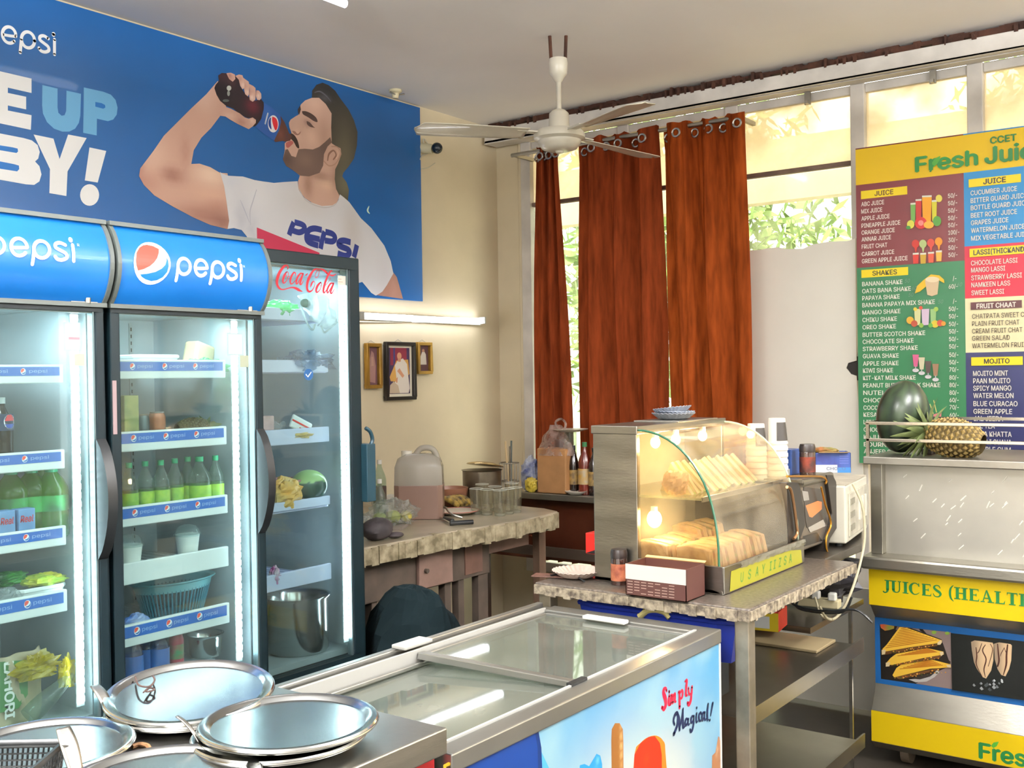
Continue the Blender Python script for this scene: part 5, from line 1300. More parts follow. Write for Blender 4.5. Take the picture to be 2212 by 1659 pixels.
# second table behind, under the ovens
t = thing('oven_table', 'dark steel table under the oven and microwave, behind the juice cart', 'table', (3.7, 1.6, 0))
MB().prism([(3.305, 1.2), (3.66, 1.2), (3.98, 1.3), (3.98, 2.0), (3.305, 2.0)], 2, .872, .9).build('top', M('dark_table_top', '4A443C', .3, .6, .3, 4), t, bevel=.003)
for x, y in ((3.35, 1.97), (3.94, 1.97)): MB().box(x-.02, x+.02, y-.02, y+.02, 0, .872).build('leg', leg_m, t)
MB().box(3.43, 3.98, 1.3, 2.0, .62, .64).build('lower_shelf', sm_, t)
MB().box(3.9, 3.912, 1.32, 1.332, 0, .62).build('leg', steel, t)
# ================================================================== food warmer
t = thing('food_warmer', 'lit steel and curved glass food warmer full of sandwiches', 'food warmer', (2.9, 1.43, TZ))
DX0, DX1, DYb, DYm, DYf, DZ0, DZ1 = 2.62, 3.20, 1.64, 1.495, 1.235, TZ+.001, 1.352
ws = M('warmer_steel', 'A09C94', .3, 1., .3, 3, .05, 40, stretch=(1, 1, 5))
zb_ = DZ0+.075
MB().box(DX0, DX0+.02, DYm, DYb, DZ0, DZ1-.02).build('end_panel', ws, t, bevel=.002)
MB().box(DX1-.02, DX1, DYm, DYb, DZ0, DZ1-.02).build('end_panel', ws, t, bevel=.002)
MB().box(DX0+.02, DX1-.02, DYb-.01, DYb, DZ0, DZ1-.02).build('back_glass', see_through('back_glass', 'F0EEE4', .8, .1, 'DDD4C0', noisy=.1, nscale=5, translucent=.35), t)
MB().box(DX0-.004, DX1+.004, DYm-.004, DYb+.004, DZ1-.024, DZ1).build('top_plate', ws, t, bevel=.002)
MB().box(DX0, DX1, DYf, DYb, DZ0, DZ0+.012).box(DX0, DX1, DYf-.006, DYf, DZ0, zb_).box(DX0, DX0+.008, DYf, DYm, DZ0, zb_).box(DX1-.008, DX1, DYf, DYm, DZ0, zb_).build('base_tray', ws, t, bevel=.002)
# curved glass, ends and front
def arc_(k, n=16):
    th = PI/2*k/n; return (DYm-(DYm-DYf-.012)*math.sin(th)**1.0, zb_-.01+(DZ1-.012-zb_+.01)*math.cos(th)**.8 if k < n else zb_-.01)
prof = [arc_(k) for k in range(17)]
wg = see_through('warmer_glass', 'FBF6EA', .09, .02, 'E8DCC0', noisy=.05, nscale=8)
wg2 = see_through('dusty_hazy_glass', 'FBF6EA', .22, .06, 'E8E0CC', noisy=.1, nscale=6, translucent=.4)  # milky body paints the window haze on the dusty glass
for x in (DX0+.004, DX1-.008):
    g = MB().prism([(DYm, zb_-.01)]+prof, 0, x, x+.004).build('end_glass', wg if x < 3 else wg2, t)
    MB().tube([(x+.002, a, b) for a, b in prof], .0035, 6).build('glass_edge', M('green_glass_edge', '2E5A44', .15, coat=.5) if x < 3 else M('pale_glass_edge', 'A8B8A0', .2), g, smooth=True)
mb = MB(); mb.grid(lambda u, v: (DX0+.008+(DX1-DX0-.016)*u, *prof[min(16, int(round(v*16)))]), 1, 16); mb.build('curved_front_glass', wg2, t, smooth=True)
MB().box(DX0+.01, DX1-.01, DYf+.06, DYb-.015, 1.150, 1.156).build('glass_shelf', see_through('shelf_glass', 'E4ECE0', .25, .05, 'C8C8A8'), t)
MB().box(DX0+.01, DX1-.01, DYf+.058, DYf+.064, 1.146, 1.16).build('shelf_lip', ws, t)
warm = M('warm_bulb', 'FFD08A', .5, emit=30)
for x, y, z, r in ((DX0+.075, DYm-.02, DZ1-.05, .014), (DX0+.22, DYm-.01, DZ1-.05, .014), (DX0+.42, DYm-.0, DZ1-.05, .014), (DX0+.045, DYm-.03, 1.085, .021)):
    l = MB().ball((x, y, z), r, r, r*1.2).build('bulb', warm, t, smooth=True)
    MB().cyl((x, y, z+r), (x, y, z+r+.015), .01, n=12).build('bulb_holder', white_pl, l, smooth=True)
    d = bpy.data.lights.new('bulb_light', 'POINT'); d.energy = 1.1 if r < .02 else 1.8; d.color = (1, .74, .42); d.shadow_soft_size = .012
    o = bpy.data.objects.new('bulb_light', d); C.objects.link(o); o.location = (x, y-.028, z-.012); o.parent = t; o.matrix_parent_inverse = Matrix.Translation(-t.location)
# sticker on the front lip
P = Print((0, DYf-.0065, 0), (1, 0, 0), (0, 0, 1))
pts = [(DX0+.03, DZ0+.004), (DX1-.02, DZ0+.004), (DX1-.03, DZ0+.045), (DX1-.12, DZ0+.055), (DX0+.3, DZ0+.06), (DX0+.04, DZ0+.058)]
P.tri(pts, '96922A')
for k, (s, x) in enumerate((('U', .1), ('S', .15), ('A', .2), ('Y', .25), ('I', .3), ('I', .33), ('Z', .37), ('S', .41), ('A', .45))):
    P.text_uv(s, DX0+x, DZ0+.018, .022, .026, '4A7A34', .02, .2)
P.build('yellow_sticker', VINYL, t)
# crumpled clear tape above the sticker
mb = MB(); mb.grid(lambda u, v: (DX0+.1+(DX1-DX0-.1)*u, DYf-.009-.006*abs(noise.noise(Vector((u*14, v*3, 0)))), zb_-.018*v+.004*noise.noise(Vector((u*22, v*2, 5)))), 40, 4)
mb.build('plastic_tape', see_through('tape_film', 'F0F0E8', .5, .1, 'D8D4C0', bump=.6, nscale=12), t, smooth=True)

bread = M('bread', 'B8A68A', .8, 0, .2, 14, .2, 60, var2='9A8458')
filling = M('filling', '7A8A3C', .8, 0, .6, 40, var2='8A4A30')
toast = M('toast', 'C4A26E', .75, 0, .35, 22, .25, 60, var2='967246')
def triangle_sandwich(name, label, group, mats):
    """wedge standing on its crust; two breads with a filling"""
    t = thing(name, label, 'sandwich', (0, 0, 0), group)
    tri = [(-.062, 0), (.062, 0), (.0, .072)]
    for y0, y1, m, nm, k in ((-.019, -.005, mats[0], 'bread_slice', 1.), (-.005, .005, filling, 'filling', .96), (.005, .019, mats[0], 'bread_slice', 1.)):
        mb = MB().prism([(a*k, b*k) for a, b in tri], 1, y0, y1); mb.build(nm, m, t, world=False, bevel=.003 if k == 1. else 0)
    return t
ts = triangle_sandwich('sandwich', 'x', 'triangle sandwiches on the upper warmer shelf', (bread,))
zS = 1.157; n = 10
ordn = ['first', 'second', 'third', 'fourth', 'fifth', 'sixth', 'seventh', 'eighth', 'ninth', 'tenth']
for k in range(n):
    x = DX0+.125+k*.043; y = 1.425+.012*math.sin(k*1.3); rz = math.radians(66+6*math.sin(k*2.1))
    o = ts if k == 0 else dup(ts, (x, y, zS), rotz=rz)
    o.location = (x, y, zS)
    o['label'] = '%s triangle sandwich from the steel end on the upper warmer shelf' % ordn[k]
    o.rotation_euler = (math.radians(-24 if k else -10), 0, rz); o.scale = (1.2, .85, 1.28)
bag('samosa', 'pinched pastry at the steel end of the upper warmer shelf', 'pastry', (DX0+.055, 1.40, zS+.04), .032, .034, .044, M('pastry', 'B88A5A', .6, 0, .2, 14), 4, .25, knot=True)
t2 = thing('toast_sandwich', 'x', 'sandwich', (0, 0, 0), 'toast sandwiches on the warmer floor')
for y0, y1, m, nm, k in ((-.019, -.004, toast, 'toast_slice', 1.), (-.004, .004, filling, 'filling', .97), (.004, .019, toast, 'toast_slice', 1.)):
    MB().prism([(-.062*k, 0), (.062*k, 0), (.058*k, .094*k), (.02, .1*k), (-.03, .097*k), (-.058*k, .093*k)], 1, y0, y1).build(nm, m, t2, world=False, bevel=.003 if k == 1. else 0)
zS = DZ0+.0125; rows = []
for r_i, (y, cnt, x0) in enumerate(((1.325, 9, .045), (1.455, 10, .04))):
    for j in range(cnt): rows.append((r_i, j, DX0+x0+j*.043, y+.006*math.sin(j*2.3)))
for i, (r_i, j, x, y) in enumerate(rows):
    rz = math.radians(78+7*math.sin(i*1.7)-(12 if j > 3 else 0))
    o = t2 if i == 0 else dup(t2, (x, y, zS), rotz=rz)
    o.location = (x, y, zS)
    o['label'] = '%s upright toast sandwich from the steel end in the %s row on the warmer floor' % (ordn[j], ('front', 'back')[r_i])
    o.rotation_euler = (math.radians(-14 if j > 1 else -6), 0, rz); o.scale = (1, 1, 1.12+(.2 if (r_i and j > 5) else 0)+.03*math.sin(i*3))

# plates on top
plm = M('foil_plate', 'C8CCD4', .25, .5, .15, 30)
def paper_plate(label, x, y, z, r, tilt=0., group='paper plates on the warmer', m=plm, rim=None):
    t = thing('paper_plate', label, 'plate', (x, y, z), group)
    mb = MB(); n = 60; tm = Matrix.Rotation(tilt, 4, 'X')
    prof_ = [(0, .0), (.6, 0), (.7, .003), (.95, .016), (1, .018)]
    rings = []
    for j, (a, b) in enumerate(prof_):
        rings.append([mb.vert(tm @ Vector((math.cos(2*PI*k/n)*r*a, math.sin(2*PI*k/n)*r*a, b+(.0025*(k % 2) if j > 2 else 0)))) for k in range(n)])
    for A, B_ in zip(rings, rings[1:]):
        for k in range(n): mb.face(A[k], A[(k+1) % n], B_[(k+1) % n], B_[k])
    mb.build('dish', m, t, smooth=False, solid=.0012, world=False)
    return t
px_ = on_z(1485, 905, DZ1+.005)
tag(MB().box(2.86, 3.13, DYm-.06+.05, DYb, DZ1, DZ1+.004).build('steel_sheet', steel, bevel=.001), 'thin steel sheet under the paper plates on the food warmer', 'tray')
paper_plate('paper plate directly on the food warmer, below the tilted one', 2.97, 1.56, DZ1+.005, .068)
paper_plate('paper plate lying tilted on the other plate on the food warmer', 2.975, 1.565, DZ1+.022, .06, math.radians(-6))
paper_plate('silver paper plate lying in the stack below the tilted plate', 2.965, 1.555, DZ1+.012, .064, math.radians(2), m=M('silver_foil', 'B8C4D8', .2, .6))

# cup stacks behind the warmer
cupm = M('paper_cup_white', 'D8D4CA', .5); cupb = M('paper_cup_print', '2A2622', .5)
def cup_stack(label, px, ytop, Y, X, grp, n, tall):
    base = .901; p = on_x(px, ytop, X); h = p.z-base
    t = thing('cup_stack', label, 'cup stack', (X, p.y, base), grp)
    r = .033; d = (h-.085)/n
    for k in range(n):
        z = base+k*d
        MB().lathe([(r*.99, 0), (r*1.06, .002), (r*1.06, d*.55), (r*.99, d*.7), (r*.985, d)], (X, p.y, z), 24).build('cup', cupm, t, smooth=True)
    z = base+n*d
    c = MB().lathe([(r*1.05, 0), (r*1.06, .006), (r*.985, .008), (r*.82, .083), (r*.8, .085), (0, .085)], (X, p.y, z), 28).build('top_cup', cupm, t, smooth=True)
    for a0 in (200, 292):
        w = MB(); n2 = 10; a0r = math.radians(a0)
        w.grid(lambda u, v: (X+math.cos(a0r+u*1.35)*(r*.992-(r*.168)*v*.9-.0008+.0012), p.y+math.sin(a0r+u*1.35)*(r*.992-(r*.168)*v*.9+.0004), z+.012+.06*v), n2, 4); w.build('printed_panel', cupb, c, smooth=True)
    return t
cup_stack('tall white paper cup stack beside the toaster oven', 1678, 903, 1.5, 3.30, 'stacks of paper cups', 17, 1)
cup_stack('lower paper cup stack half behind the curved glass', 1633, 915, 1.5, 3.26, 'stacks of paper cups', 17, 0)

# ------------------------------------------------------------------ on the granite table in front of the warmer
a = on_z(1352, 1285, .9); b = on_z(1482, 1302, .9)
t = thing('open_carton', 'open brown and white carton in front of the food warmer', 'carton', (a.x, a.y, .9))
X0, X1, Y0, Y1 = a.x, a.x+.13, b.y, a.y; zc = .9005; hh = .085
choc = M('chocolate_card', '45241E', .5); X1 = X0+.11
X1 = min(X1, DX0-.004)
mb = MB(); mb.box(X0, X0+.002, Y0, Y1, zc, zc+hh); mb.box(X1-.002, X1, Y0, Y1, zc, zc+hh); mb.box(X0, X1, Y0, Y0+.002, zc, zc+hh); mb.box(X0, X1, Y1-.002, Y1, zc, zc+hh); mb.box(X0, X1, Y0, Y1, zc, zc+.002)
mb.build('box_body', choc, t)
MB().box(X0+.002, X1-.002, Y0+.002, Y1-.002, zc+hh-.04, zc+hh-.037).build('inside_card', M('raw_card', 'B09468', .8), t)
MB().obox((X1+.004, (Y0+Y1)/2, zc+hh+.004), .012, Y1-Y0, .002, 0, -.3).build('lid_flap', M('raw_card'), t)
P = Print((X0-.0002, 0, 0), (0, -1, 0), (0, 0, 1))
P.tri([(-Y1, zc+hh*.52), (-Y0, zc+hh*.52), (-Y0, zc+hh), (-Y1, zc+hh)], 'CFCBC4')
for k, (w_, s_) in enumerate(((.5, 'COCOA MIX'), (.9, 'INGREDIENTS SUGAR COCOA MILK'), (.85, 'STORE IN A COOL DRY PLACE'), (.9, 'NET WEIGHT SEE BASE OF PACK'), (.45, 'MADE IN INDIA'))):
    pass
for k in range(5):
    for j in range(7):
        x = -Y1+.006+j*.021
        if x+.016 < -Y0 and (k*7+j) % 6 != 5: P.tri([(x, zc+hh*.44-k*.0075), (x+.016, zc+hh*.44-k*.0075), (x+.016, zc+hh*.44-k*.0075+.002), (x, zc+hh*.44-k*.0075+.002)], 'A89488')
P.build('print', VINYL, t)
a = on_z(1338, 1262, .9)
def sauce_jar(label, x, y, z, h, r, labm, cap=M('dark_cap', '1E1412', .35), grp=None):
    t = thing('spice_jar', label, 'jar', (x, y, z), grp)
    MB().lathe([(0, 0), (r, 0), (r, h*.72), (r*.95, h*.76), (0, h*.76)], (x, y, z), 24).build('jar', M('dark_jar', '2E1A14', .2, coat=.4), t, smooth=True)
    MB().lathe([(r*1.02, h*.76), (r*1.02, h*.9), (r*.9, h), (0, h)], (x, y, z), 24).build('lid', cap, t, smooth=True)
    MB().cyl((x, y, z+h*.12), (x, y, z+h*.6), r*1.01, n=24, cap=False).build('label', labm, t, smooth=True)
sauce_jar('dark spice jar with a red label beside the open carton', a.x, a.y, .9005, .1, .024, M('red_brown_label', '6A2A1C', .5, 0, .5, 40, var2='B06A4A'))
p = on_z(1250, 1247, .9)
paper_plate('paper plate with pink rim stripes at the granite table end', p.x, p.y+.005, .903, .075, group=None, m=M('pink_white_plate', 'D8C4B8', .5, 0, .12, 30))
tag(MB().obox((p.x-.03, p.y+.05, .9035), .05, .16, .004, .3).build('wooden_board', M('dark_reddish_board', '5A3A2E', .6, 0, .4, 12), bevel=.002), 'thin dark board under the plate at the granite table end', 'board')
tag(MB().tube([on_z(q[0], q[1], .908) for q in ((1190, 1243), (1215, 1240), (1245, 1246), (1262, 1256))], .003, 6, 5).build('black_cable', black_pl, smooth=True), 'black cord lying on the board at the granite table end', 'cord')
# red box behind the warmer
a = on_x(1268, 1150, 2.95); b = on_x(1296, 1218, 2.95)
t = thing('red_box', 'red and black box peeping out behind the food warmer', 'box', (2.95, a.y-.05, b.z))
MB().box(2.94, 3.02, a.y-.1, a.y, .91, a.z).build('box', M('bright_red_card', 'D8281C', .45), t, bevel=.002)
P = Print((2.9395, a.y, .9), (0, -1, 0), (0, 0, 1)); P.text_uv('T', .035, a.z-.9-.045, .012, .013, 'E8D8D0', .02); P.tri([(0, .012), (.1, .012), (.1, .045), (.05, .03)], '1A1414'); P.build('print', VINYL, t)

# ------------------------------------------------------------------ toaster oven and microwave
ox0, oyf, oyb, oz0, oz1 = 3.225, 1.25, 1.56, .925, 1.15
ox1 = on_y(1806, 1130, oyf).x
t = thing('toaster_oven', 'black and steel toaster oven with gold trim beside the food warmer', 'oven', ((ox0+ox1)/2, 1.4, .9))
blk = M('oven_black', '1E1914', .35); gld = M('oven_gold', 'B8842E', .3, .8)
MB().box(ox0+.03, ox1-.03, oyf+.008, oyb-.01, oz0, oz1-.004).build('body', M('oven_side_steel', '8A8074', .35, .8, .3, 6), t, bevel=.006)
MB().box(ox0+.02, ox1-.02, oyf+.0, oyb, oz1-.006, oz1+.004).cyl((ox0+.03, oyf+.012, oz1-.006), (ox1-.02, oyf+.012, oz1-.006), .014, n=14).build('top_cover', steel_dull, t)
def frame_px(pts, x):
    """flank outline from picture points on the plane Y = oyf"""
    return [(on_y(px, py, oyf).x, on_y(px, py, oyf).z) for px, py in pts]
back = frame_px([(1783, 1026), (1797, 1026), (1804, 1040), (1812, 1125), (1806, 1140), (1790, 1165), (1786, 1190), (1781, 1195), (1782, 1165), (1792, 1135), (1795, 1110), (1786, 1045)], 0)
MB().prism(back, 1, oyf-.004, oyb).build('back_frame', blk, t, bevel=.002)
frt = frame_px([(1698, 1042), (1722, 1042), (1727, 1056), (1736, 1110), (1737, 1135), (1728, 1160), (1715, 1178), (1700, 1180)], 0)
MB().prism(frt, 1, oyf-.004, oyb).build('front_frame', blk, t, bevel=.002)
MB().tube([on_y(x, y, oyf-.008) for x, y in ((1700, 1029), (1740, 1029), (1776, 1030), (1785, 1038), (1783, 1045))], .0035, 8, 4).build('gold_trim', gld, t, smooth=True)
MB().tube([on_y(x, y, oyf-.008) for x, y in ((1774, 1052), (1783, 1090), (1795, 1130), (1785, 1160), (1785, 1185), (1789, 1194))], .0035, 8, 4).build('gold_trim', gld, t, smooth=True)
MB().tube([on_y(x, y, oyf-.012) for x, y in ((1700, 1052), (1708, 1058), (1714, 1085), (1720, 1130), (1722, 1152), (1714, 1164))], .005, 8, 4).build('wire_handle', M('copper_steel', 'B8906A', .3, .9), t, smooth=True)
P = Print((0, oyf+.007, 0), (1, 0, 0), (0, 0, 1))
P.px([(1736, 1052), (1772, 1056), (1782, 1100), (1786, 1128), (1742, 1140), (1738, 1100)], '3A332C'); P.px([(1732, 1060), (1745, 1062), (1748, 1080), (1736, 1082)], '8A847C')
P.px([(1740, 1092), (1766, 1082), (1775, 1084), (1775, 1100), (1754, 1118), (1748, 1116)], 'C87844'); P.px([(1735, 1158), (1765, 1150), (1776, 1168), (1732, 1182)], '1E1A16')
P.px([(1745, 1140), (1778, 1122), (1784, 1136), (1750, 1150)], '9A948A')
P.build('side_print', vc_mat('oven_print', .25), t)
for x in (ox0+.05, ox1-.05):
    for y in (oyf+.04, oyb-.04): MB().cyl((x, y, .9005), (x, y, oz0+.002), .012, n=12).build('foot', black_pl, t)
# microwave, its louvred back to the room, turned a little
c0 = on_z(1828, 1182, .902)
t = thing('microwave', 'white microwave oven, its louvred back to the room', 'microwave', (c0.x, c0.y, .9005), rotz=math.radians(8))
zt_ = on_x(1828, 1050, c0.x).z; mh = zt_-.9005; ml = .40
mwm = M('microwave_white', 'CFCBBC', .45, 0, .12, 5)
def L_(mb, *a, **k): return mb.build(*a, world=False, **k)
L_(MB().box(0, ml, 0, .40, .012, mh), 'case', mwm, t, bevel=.006)
L_(MB().box(.04, ml-.01, -.006, 0, .03, mh-.03), 'back_plate', M('scratched_white', 'BDB8A8', .4, 0, .3, 16), t, bevel=.002)
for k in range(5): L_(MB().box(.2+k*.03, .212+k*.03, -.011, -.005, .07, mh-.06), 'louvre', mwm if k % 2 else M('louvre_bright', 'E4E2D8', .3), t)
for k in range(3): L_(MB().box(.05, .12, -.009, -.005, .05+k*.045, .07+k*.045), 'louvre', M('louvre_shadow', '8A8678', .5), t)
L_(MB().box(.01, ml-.01, 0, .4, mh, mh+.003), 'dirty_top', M('dusty_top', 'B4AC9A', .8, 0, .3, 8), t)
for x in (.03, ml-.03):
    for y in (.03, .37): L_(MB().cyl((x, y, 0), (x, y, .014), .012, n=12), 'foot', black_pl, t)
# blue cartons and jar
zt_ += .004; rz8 = math.radians(8); bl_ = M('blue_card', '2C3474', .45, 0, .25, 14, var2='3A5AA0')
a = on_z(1838, 1021, zt_); b = on_z(1762, 1021, zt_); Ln = (b-a).length; rz = math.atan2(-(b-a).x, (b-a).y)
t = thing('blue_carton', 'open blue printed carton lying on the microwave', 'carton', tuple(a), rotz=rz)
hh = .075; dp = .11
mb = MB(); mb.box(0, .002, 0, Ln, 0, hh).box(dp, dp+.002, 0, Ln, 0, hh).box(0, dp, 0, .002, 0, hh).box(0, dp, Ln-.002, Ln, 0, hh).box(0, dp, 0, Ln, 0, .002); L_(mb, 'box', bl_, t)
P = Print((-.0003, Ln, 0), (0, -1, 0), (0, 0, 1)); W = Ln
P.tri([(.0, .0), (W*.62, .0), (W*.62, .03), (.0, .03)], 'B8BCC4'); P.text_uv('CHOCO', .04, .01, .07, .011, '5A6074'); P.tri([(W*.62, 0), (W, 0), (W, .02), (W*.62, .02)], '3E7AB8')
for k in range(4): P.tri([(W*.68, .034+k*.009), (W*.94, .034+k*.009), (W*.94, .038+k*.009), (W*.68, .038+k*.009)], '5A66A8')
P.mb.build('print', VINYL, t, color=True, world=False)
P = Print((0, -.0003, 0), (1, 0, 0), (0, 0, 1)); P.tri([(0, 0), (dp, 0), (dp, .075), (0, .075)], '34558E'); P.tri([(0, 0), (.03, 0), (.02, .05), (0, .06)], 'C8B48C'); P.tri([(.07, .03), (.1, .02), (.11, .075), (.06, .075)], '3E96C0'); P.text_uv('Cream', .025, .03, .05, .014, 'D8E0E8', .02, .2); P.mb.build('end_print', VINYL, t, color=True, world=False)
L_(MB().obox((-.01, Ln/2, hh+.002), .024, Ln-.02, .0015, 0, .2), 'lid_flap', M('raw_card'), t)
zo = oz1+.0045
p = on_x(1752, 1020, 3.40)
t = thing('blue_carton', 'smaller blue carton behind the dark jar on the toaster oven', 'carton', (3.43, p.y+.13, zo))
MB().box(3.38, 3.46, p.y+.06, p.y+.15, zo, zo+.085).build('box', M('blue_card2', '34508E', .4, 0, .3, 12), t, bevel=.002)
MB().box(3.3795, 3.38, p.y+.065, p.y+.145, zo, zo+.022).build('white_band', white_pl, t)
sauce_jar('dark jar with an orange label and domed lid beside the blue carton', 3.40, p.y+.012, zo, .105, .026, M('orange_red_label', '7A2C16', .4, 0, .6, 30, var2='2A1410'))
# things piled in the box
bag('snack_packet', 'greenish snack packet sticking out of the blue carton', 'packet', (a.x+.03, a.y+.12, zt_+.078), .03, .06, .012, M('green_snack', '5A7A3C', .4, 0, .5, 20, var2='A8683C'), 6, .3)

# ------------------------------------------------------------------ under the tables
t = thing('blue_crate', 'dark blue plastic tray pushed under the granite table', 'crate', (2.63, 1.44, .642))
cz = .642
db = M('deep_blue_plastic', '1C2C84', .35)
tub(t, 2.585, 1.40, cz+.10, .09, .44, .11, .48, .108, db, .008)
MB().box(2.55, 2.62, 1.22, 1.58, .642, .741).build('support_box', black_pl, t)
tag(MB().tube([on_x(q[0], q[1], 2.53) for q in ((1382, 1332), (1395, 1321), (1415, 1318), (1437, 1323), (1448, 1334))], .01, 8, 5).build('pale_loop', M('pale_yellow_plastic', 'C8BC7C', .5), smooth=True), 'pale yellow ring lying over the dark blue tray', 'ring')
a = on_x(1290, 1300, 2.9)
tag(MB().box(2.76, 2.9, 1.64, 1.76, .641, .80).build('white_carton', M('white_card', 'C4C4BC', .6, 0, .1, 6), bevel=.003), 'whitish carton under the far end of the granite table', 'carton')
t = thing('tea_box', 'small red and yellow printed box on the middle shelf', 'box', (2.8, 1.2, .64))
a = on_z(1606, 1360, .642); b = on_z(1658, 1366, .642)
MB().obox((a.x+.07, b.y+.05, .642+.0335), .12, .15, .065, .15).build('box', M('red_yellow_card', 'B83424', .45, 0, .2, 12), t, bevel=.002)
m = Matrix.Translation((a.x+.07, b.y+.05, .642)) @ Matrix.Rotation(.15, 4, 'Z'); o_ = m @ Vector((-.0605, .075, 0)); u_ = m.to_3x3() @ Vector((0, -1, 0))
P = Print(o_, u_, (0, 0, 1)); P.tri([(0, .002), (.149, .002), (.149, .063), (0, .063)], 'D8C030'); P.tri([(.06, .01), (.12, .01), (.12, .05), (.06, .05)], 'D8DCE0'); P.tri([(.005, .02), (.05, .02), (.05, .055), (.005, .055)], 'E0DCC8'); P.build('print', VINYL, t)
a = on_z(1664, 1325, .642)
tag(MB().lathe([(0, 0), (.022, 0), (.022, .075), (.015, .085), (0, .085)], (3.2, 1.45, .6415), 20).build('white_jar', white_pl, smooth=True), 'small white plastic jar behind the red and yellow box', 'jar')
t = tag(MB().box(3.22, 3.39, 1.2, 1.62, .6145, .624).build('cardboard_sheet', M('tan_card', '8E7E5E', .7, 0, .15, 6), bevel=.002), 'tan cardboard sheet lying on the middle shelf near the juice cart', 'cardboard')
bag('blue_bag', 'bright blue plastic bag hanging behind the front table leg', 'bag', (2.60, 1.20, .80), .03, .03, .055, M('blue_bag_m', '1E3CC0', .35, 0, .2, 10), 3, .5, knot=True)
# power strip and cables
t = thing('power_strip', 'power strip with white plugs on the shelf below the ovens', 'power strip', (3.74, 1.42, .64))
a = on_z(1690, 1300, .66)
ps = on_z(1752, 1296, .66)
PX = 3.74; ps.y = 1.42
MB().obox((PX, ps.y, .66), .05, .22, .03, .1).build('strip', M('cream_plastic'), t, bevel=.004)
for k in range(4):
    y = ps.y-.09+k*.06; MB().obox((PX-.01, y, .689), .03, .028, .028, .1).build('plug', white_pl, t, bevel=.005)
cbl = M('cream_cable', 'A8A084', .5)
c = tag(MB().tube([on_x(1842, 1045, 3.62), on_x(1862, 1090, 3.62), on_x(1868, 1150, 3.6), on_x(1862, 1200, 3.55), on_x(1842, 1270, 3.45), on_x(1815, 1325, 3.4), on_x(1790, 1338, 3.36), on_x(1770, 1310, 3.34)], .0045, 8, 6).build('hanging_cable', cbl, smooth=True), 'cream cable hanging from the microwave down to the power strip', 'cable')
for i, pts in enumerate((((1700, 1285), (1715, 1306), (1755, 1318), (1800, 1320), (1850, 1318), (1885, 1345)), ((1726, 1292), (1722, 1312), (1760, 1322), (1820, 1322), (1840, 1290)), ((1760, 1290), (1775, 1330), (1800, 1338)))):
    tag(MB().tube([on_x(x, y, 3.33+.02*i) for x, y in pts], .004, 8, 6).build('power_cable', black_pl if i < 2 else cbl, smooth=True), ['black cord sagging along the middle shelf towards the juice cart', 'black cord looping up beside the plugs', 'short cream cord hanging below the plugs'][i], 'cord', 'cords around the power strip')
bag('black_bag', 'dark bag under the oven table beside the juice cart', 'bag', (3.85, 1.45, .742), .1, .16, .1, M('dark_bag', '16141A', .5), 9, .3)
# wire crate behind the shelf
t = thing('wire_rack', 'dark wire rack standing on the middle shelf behind the plugs', 'rack', (3.36, 1.64, .64))
for k in range(9): MB().cyl((3.36, 1.5+k*.035, .642), (3.36, 1.5+k*.035, .84), .002, n=6).build('wire', black_pl, t)
for k in range(6): MB().cyl((3.36, 1.49, .66+k*.035), (3.36, 1.79, .66+k*.035), .002, n=6).build('wire', black_pl, t)
# far shoe-like dark bundle and white wall sheet seen under the cart side
tag(MB().box(4.6, 4.62, .9, 1.9, .02, .55).build('white_board', M('white_board')), 'white board leaning low behind the shelves near the cart', 'board')

# ================================================================== marble counter by the cream wall
MZ = .82
marble = M('marble_slab', 'B5AA94', .3, 0, .25, 5, .02, 20, var2='8F8674', coat=.15)
medge = M('rough_marble_edge', 'B4A88C', .7, 0, .5, 22, .6, 40, var2='6A6048')
t = thing('marble_counter', 'long stained marble counter against the cream wall', 'counter', (3.7, 3.6, 0))
fe = [on_z(x, y, MZ) for x, y in ((788, 1182), (860, 1170), (960, 1150), (1045, 1137), (1124, 1124), (1165, 1115), (1195, 1108), (1205, 1104))]
fy0 = fe[0].y
top = [(2.93, fy0)]+[(p.x, p.y) for p in fe[1:]]+[(fe[-1].x+.06, fe[-1].y+.12), (fe[-1].x+.08, fe[-1].y+.3), (4.72, 3.96), (2.93, 3.96)]
MB().prism(top, 2, MZ-.03, MZ).build('marble_top', marble, t, bevel=.006)
eg = MB(); r_ = random.Random(2); L_ = [Vector((2.93, fy0, 0))]+[Vector((p.x, p.y, 0)) for p in fe[1:]]+[Vector((fe[-1].x+.06, fe[-1].y+.12, 0))]
for a, b in zip(L_, L_[1:]):
    n = max(1, int((b-a).length/.035)); nn = (b-a).normalized().cross(Vector((0, 0, 1)))
    for k in range(n):
        p = a.lerp(b, (k+.5)/n)+nn*(-.012+r_.uniform(-.004, .006)); eg.obox((p.x, p.y, MZ-.042+r_.uniform(-.004, .004)), (b-a).length/n+.002, .035, .07+r_.uniform(-.01, .008), math.atan2((b-a).y, (b-a).x))
eg.build('rough_front_edge', medge, t, kind='stuff')
pw = M('pinkish_worn_wood', '8E7266', .6, 0, .25, 8); dw = M('dark_worn_wood', '4E4238', .7, 0, .35, 9)
YD = fy0+.06
def px_x(px, y=1200, Y=YD): return on_y(px, y, Y).x
def px_z(py, px, Y=YD): return on_y(px, py, Y).z
for a, b in ((805, 817), (837, 849), (964, 977), (993, 1005), (1036, 1057)):
    MB().box(px_x(a), px_x(b), YD+.01, YD+.05, 0, MZ-.075).build('leg', dw, t, bevel=.002)
MB().box(px_x(1172), px_x(1186), YD+.02, YD+.06, 0, MZ-.06).build('leg', M('brown_post', '6A5240', .7, 0, .3, 8), t)
MB().box(2.95, px_x(1057), YD, YD+.4, px_z(1283, 880), MZ-.03).build('drawer_case', dw, t, bevel=.003)
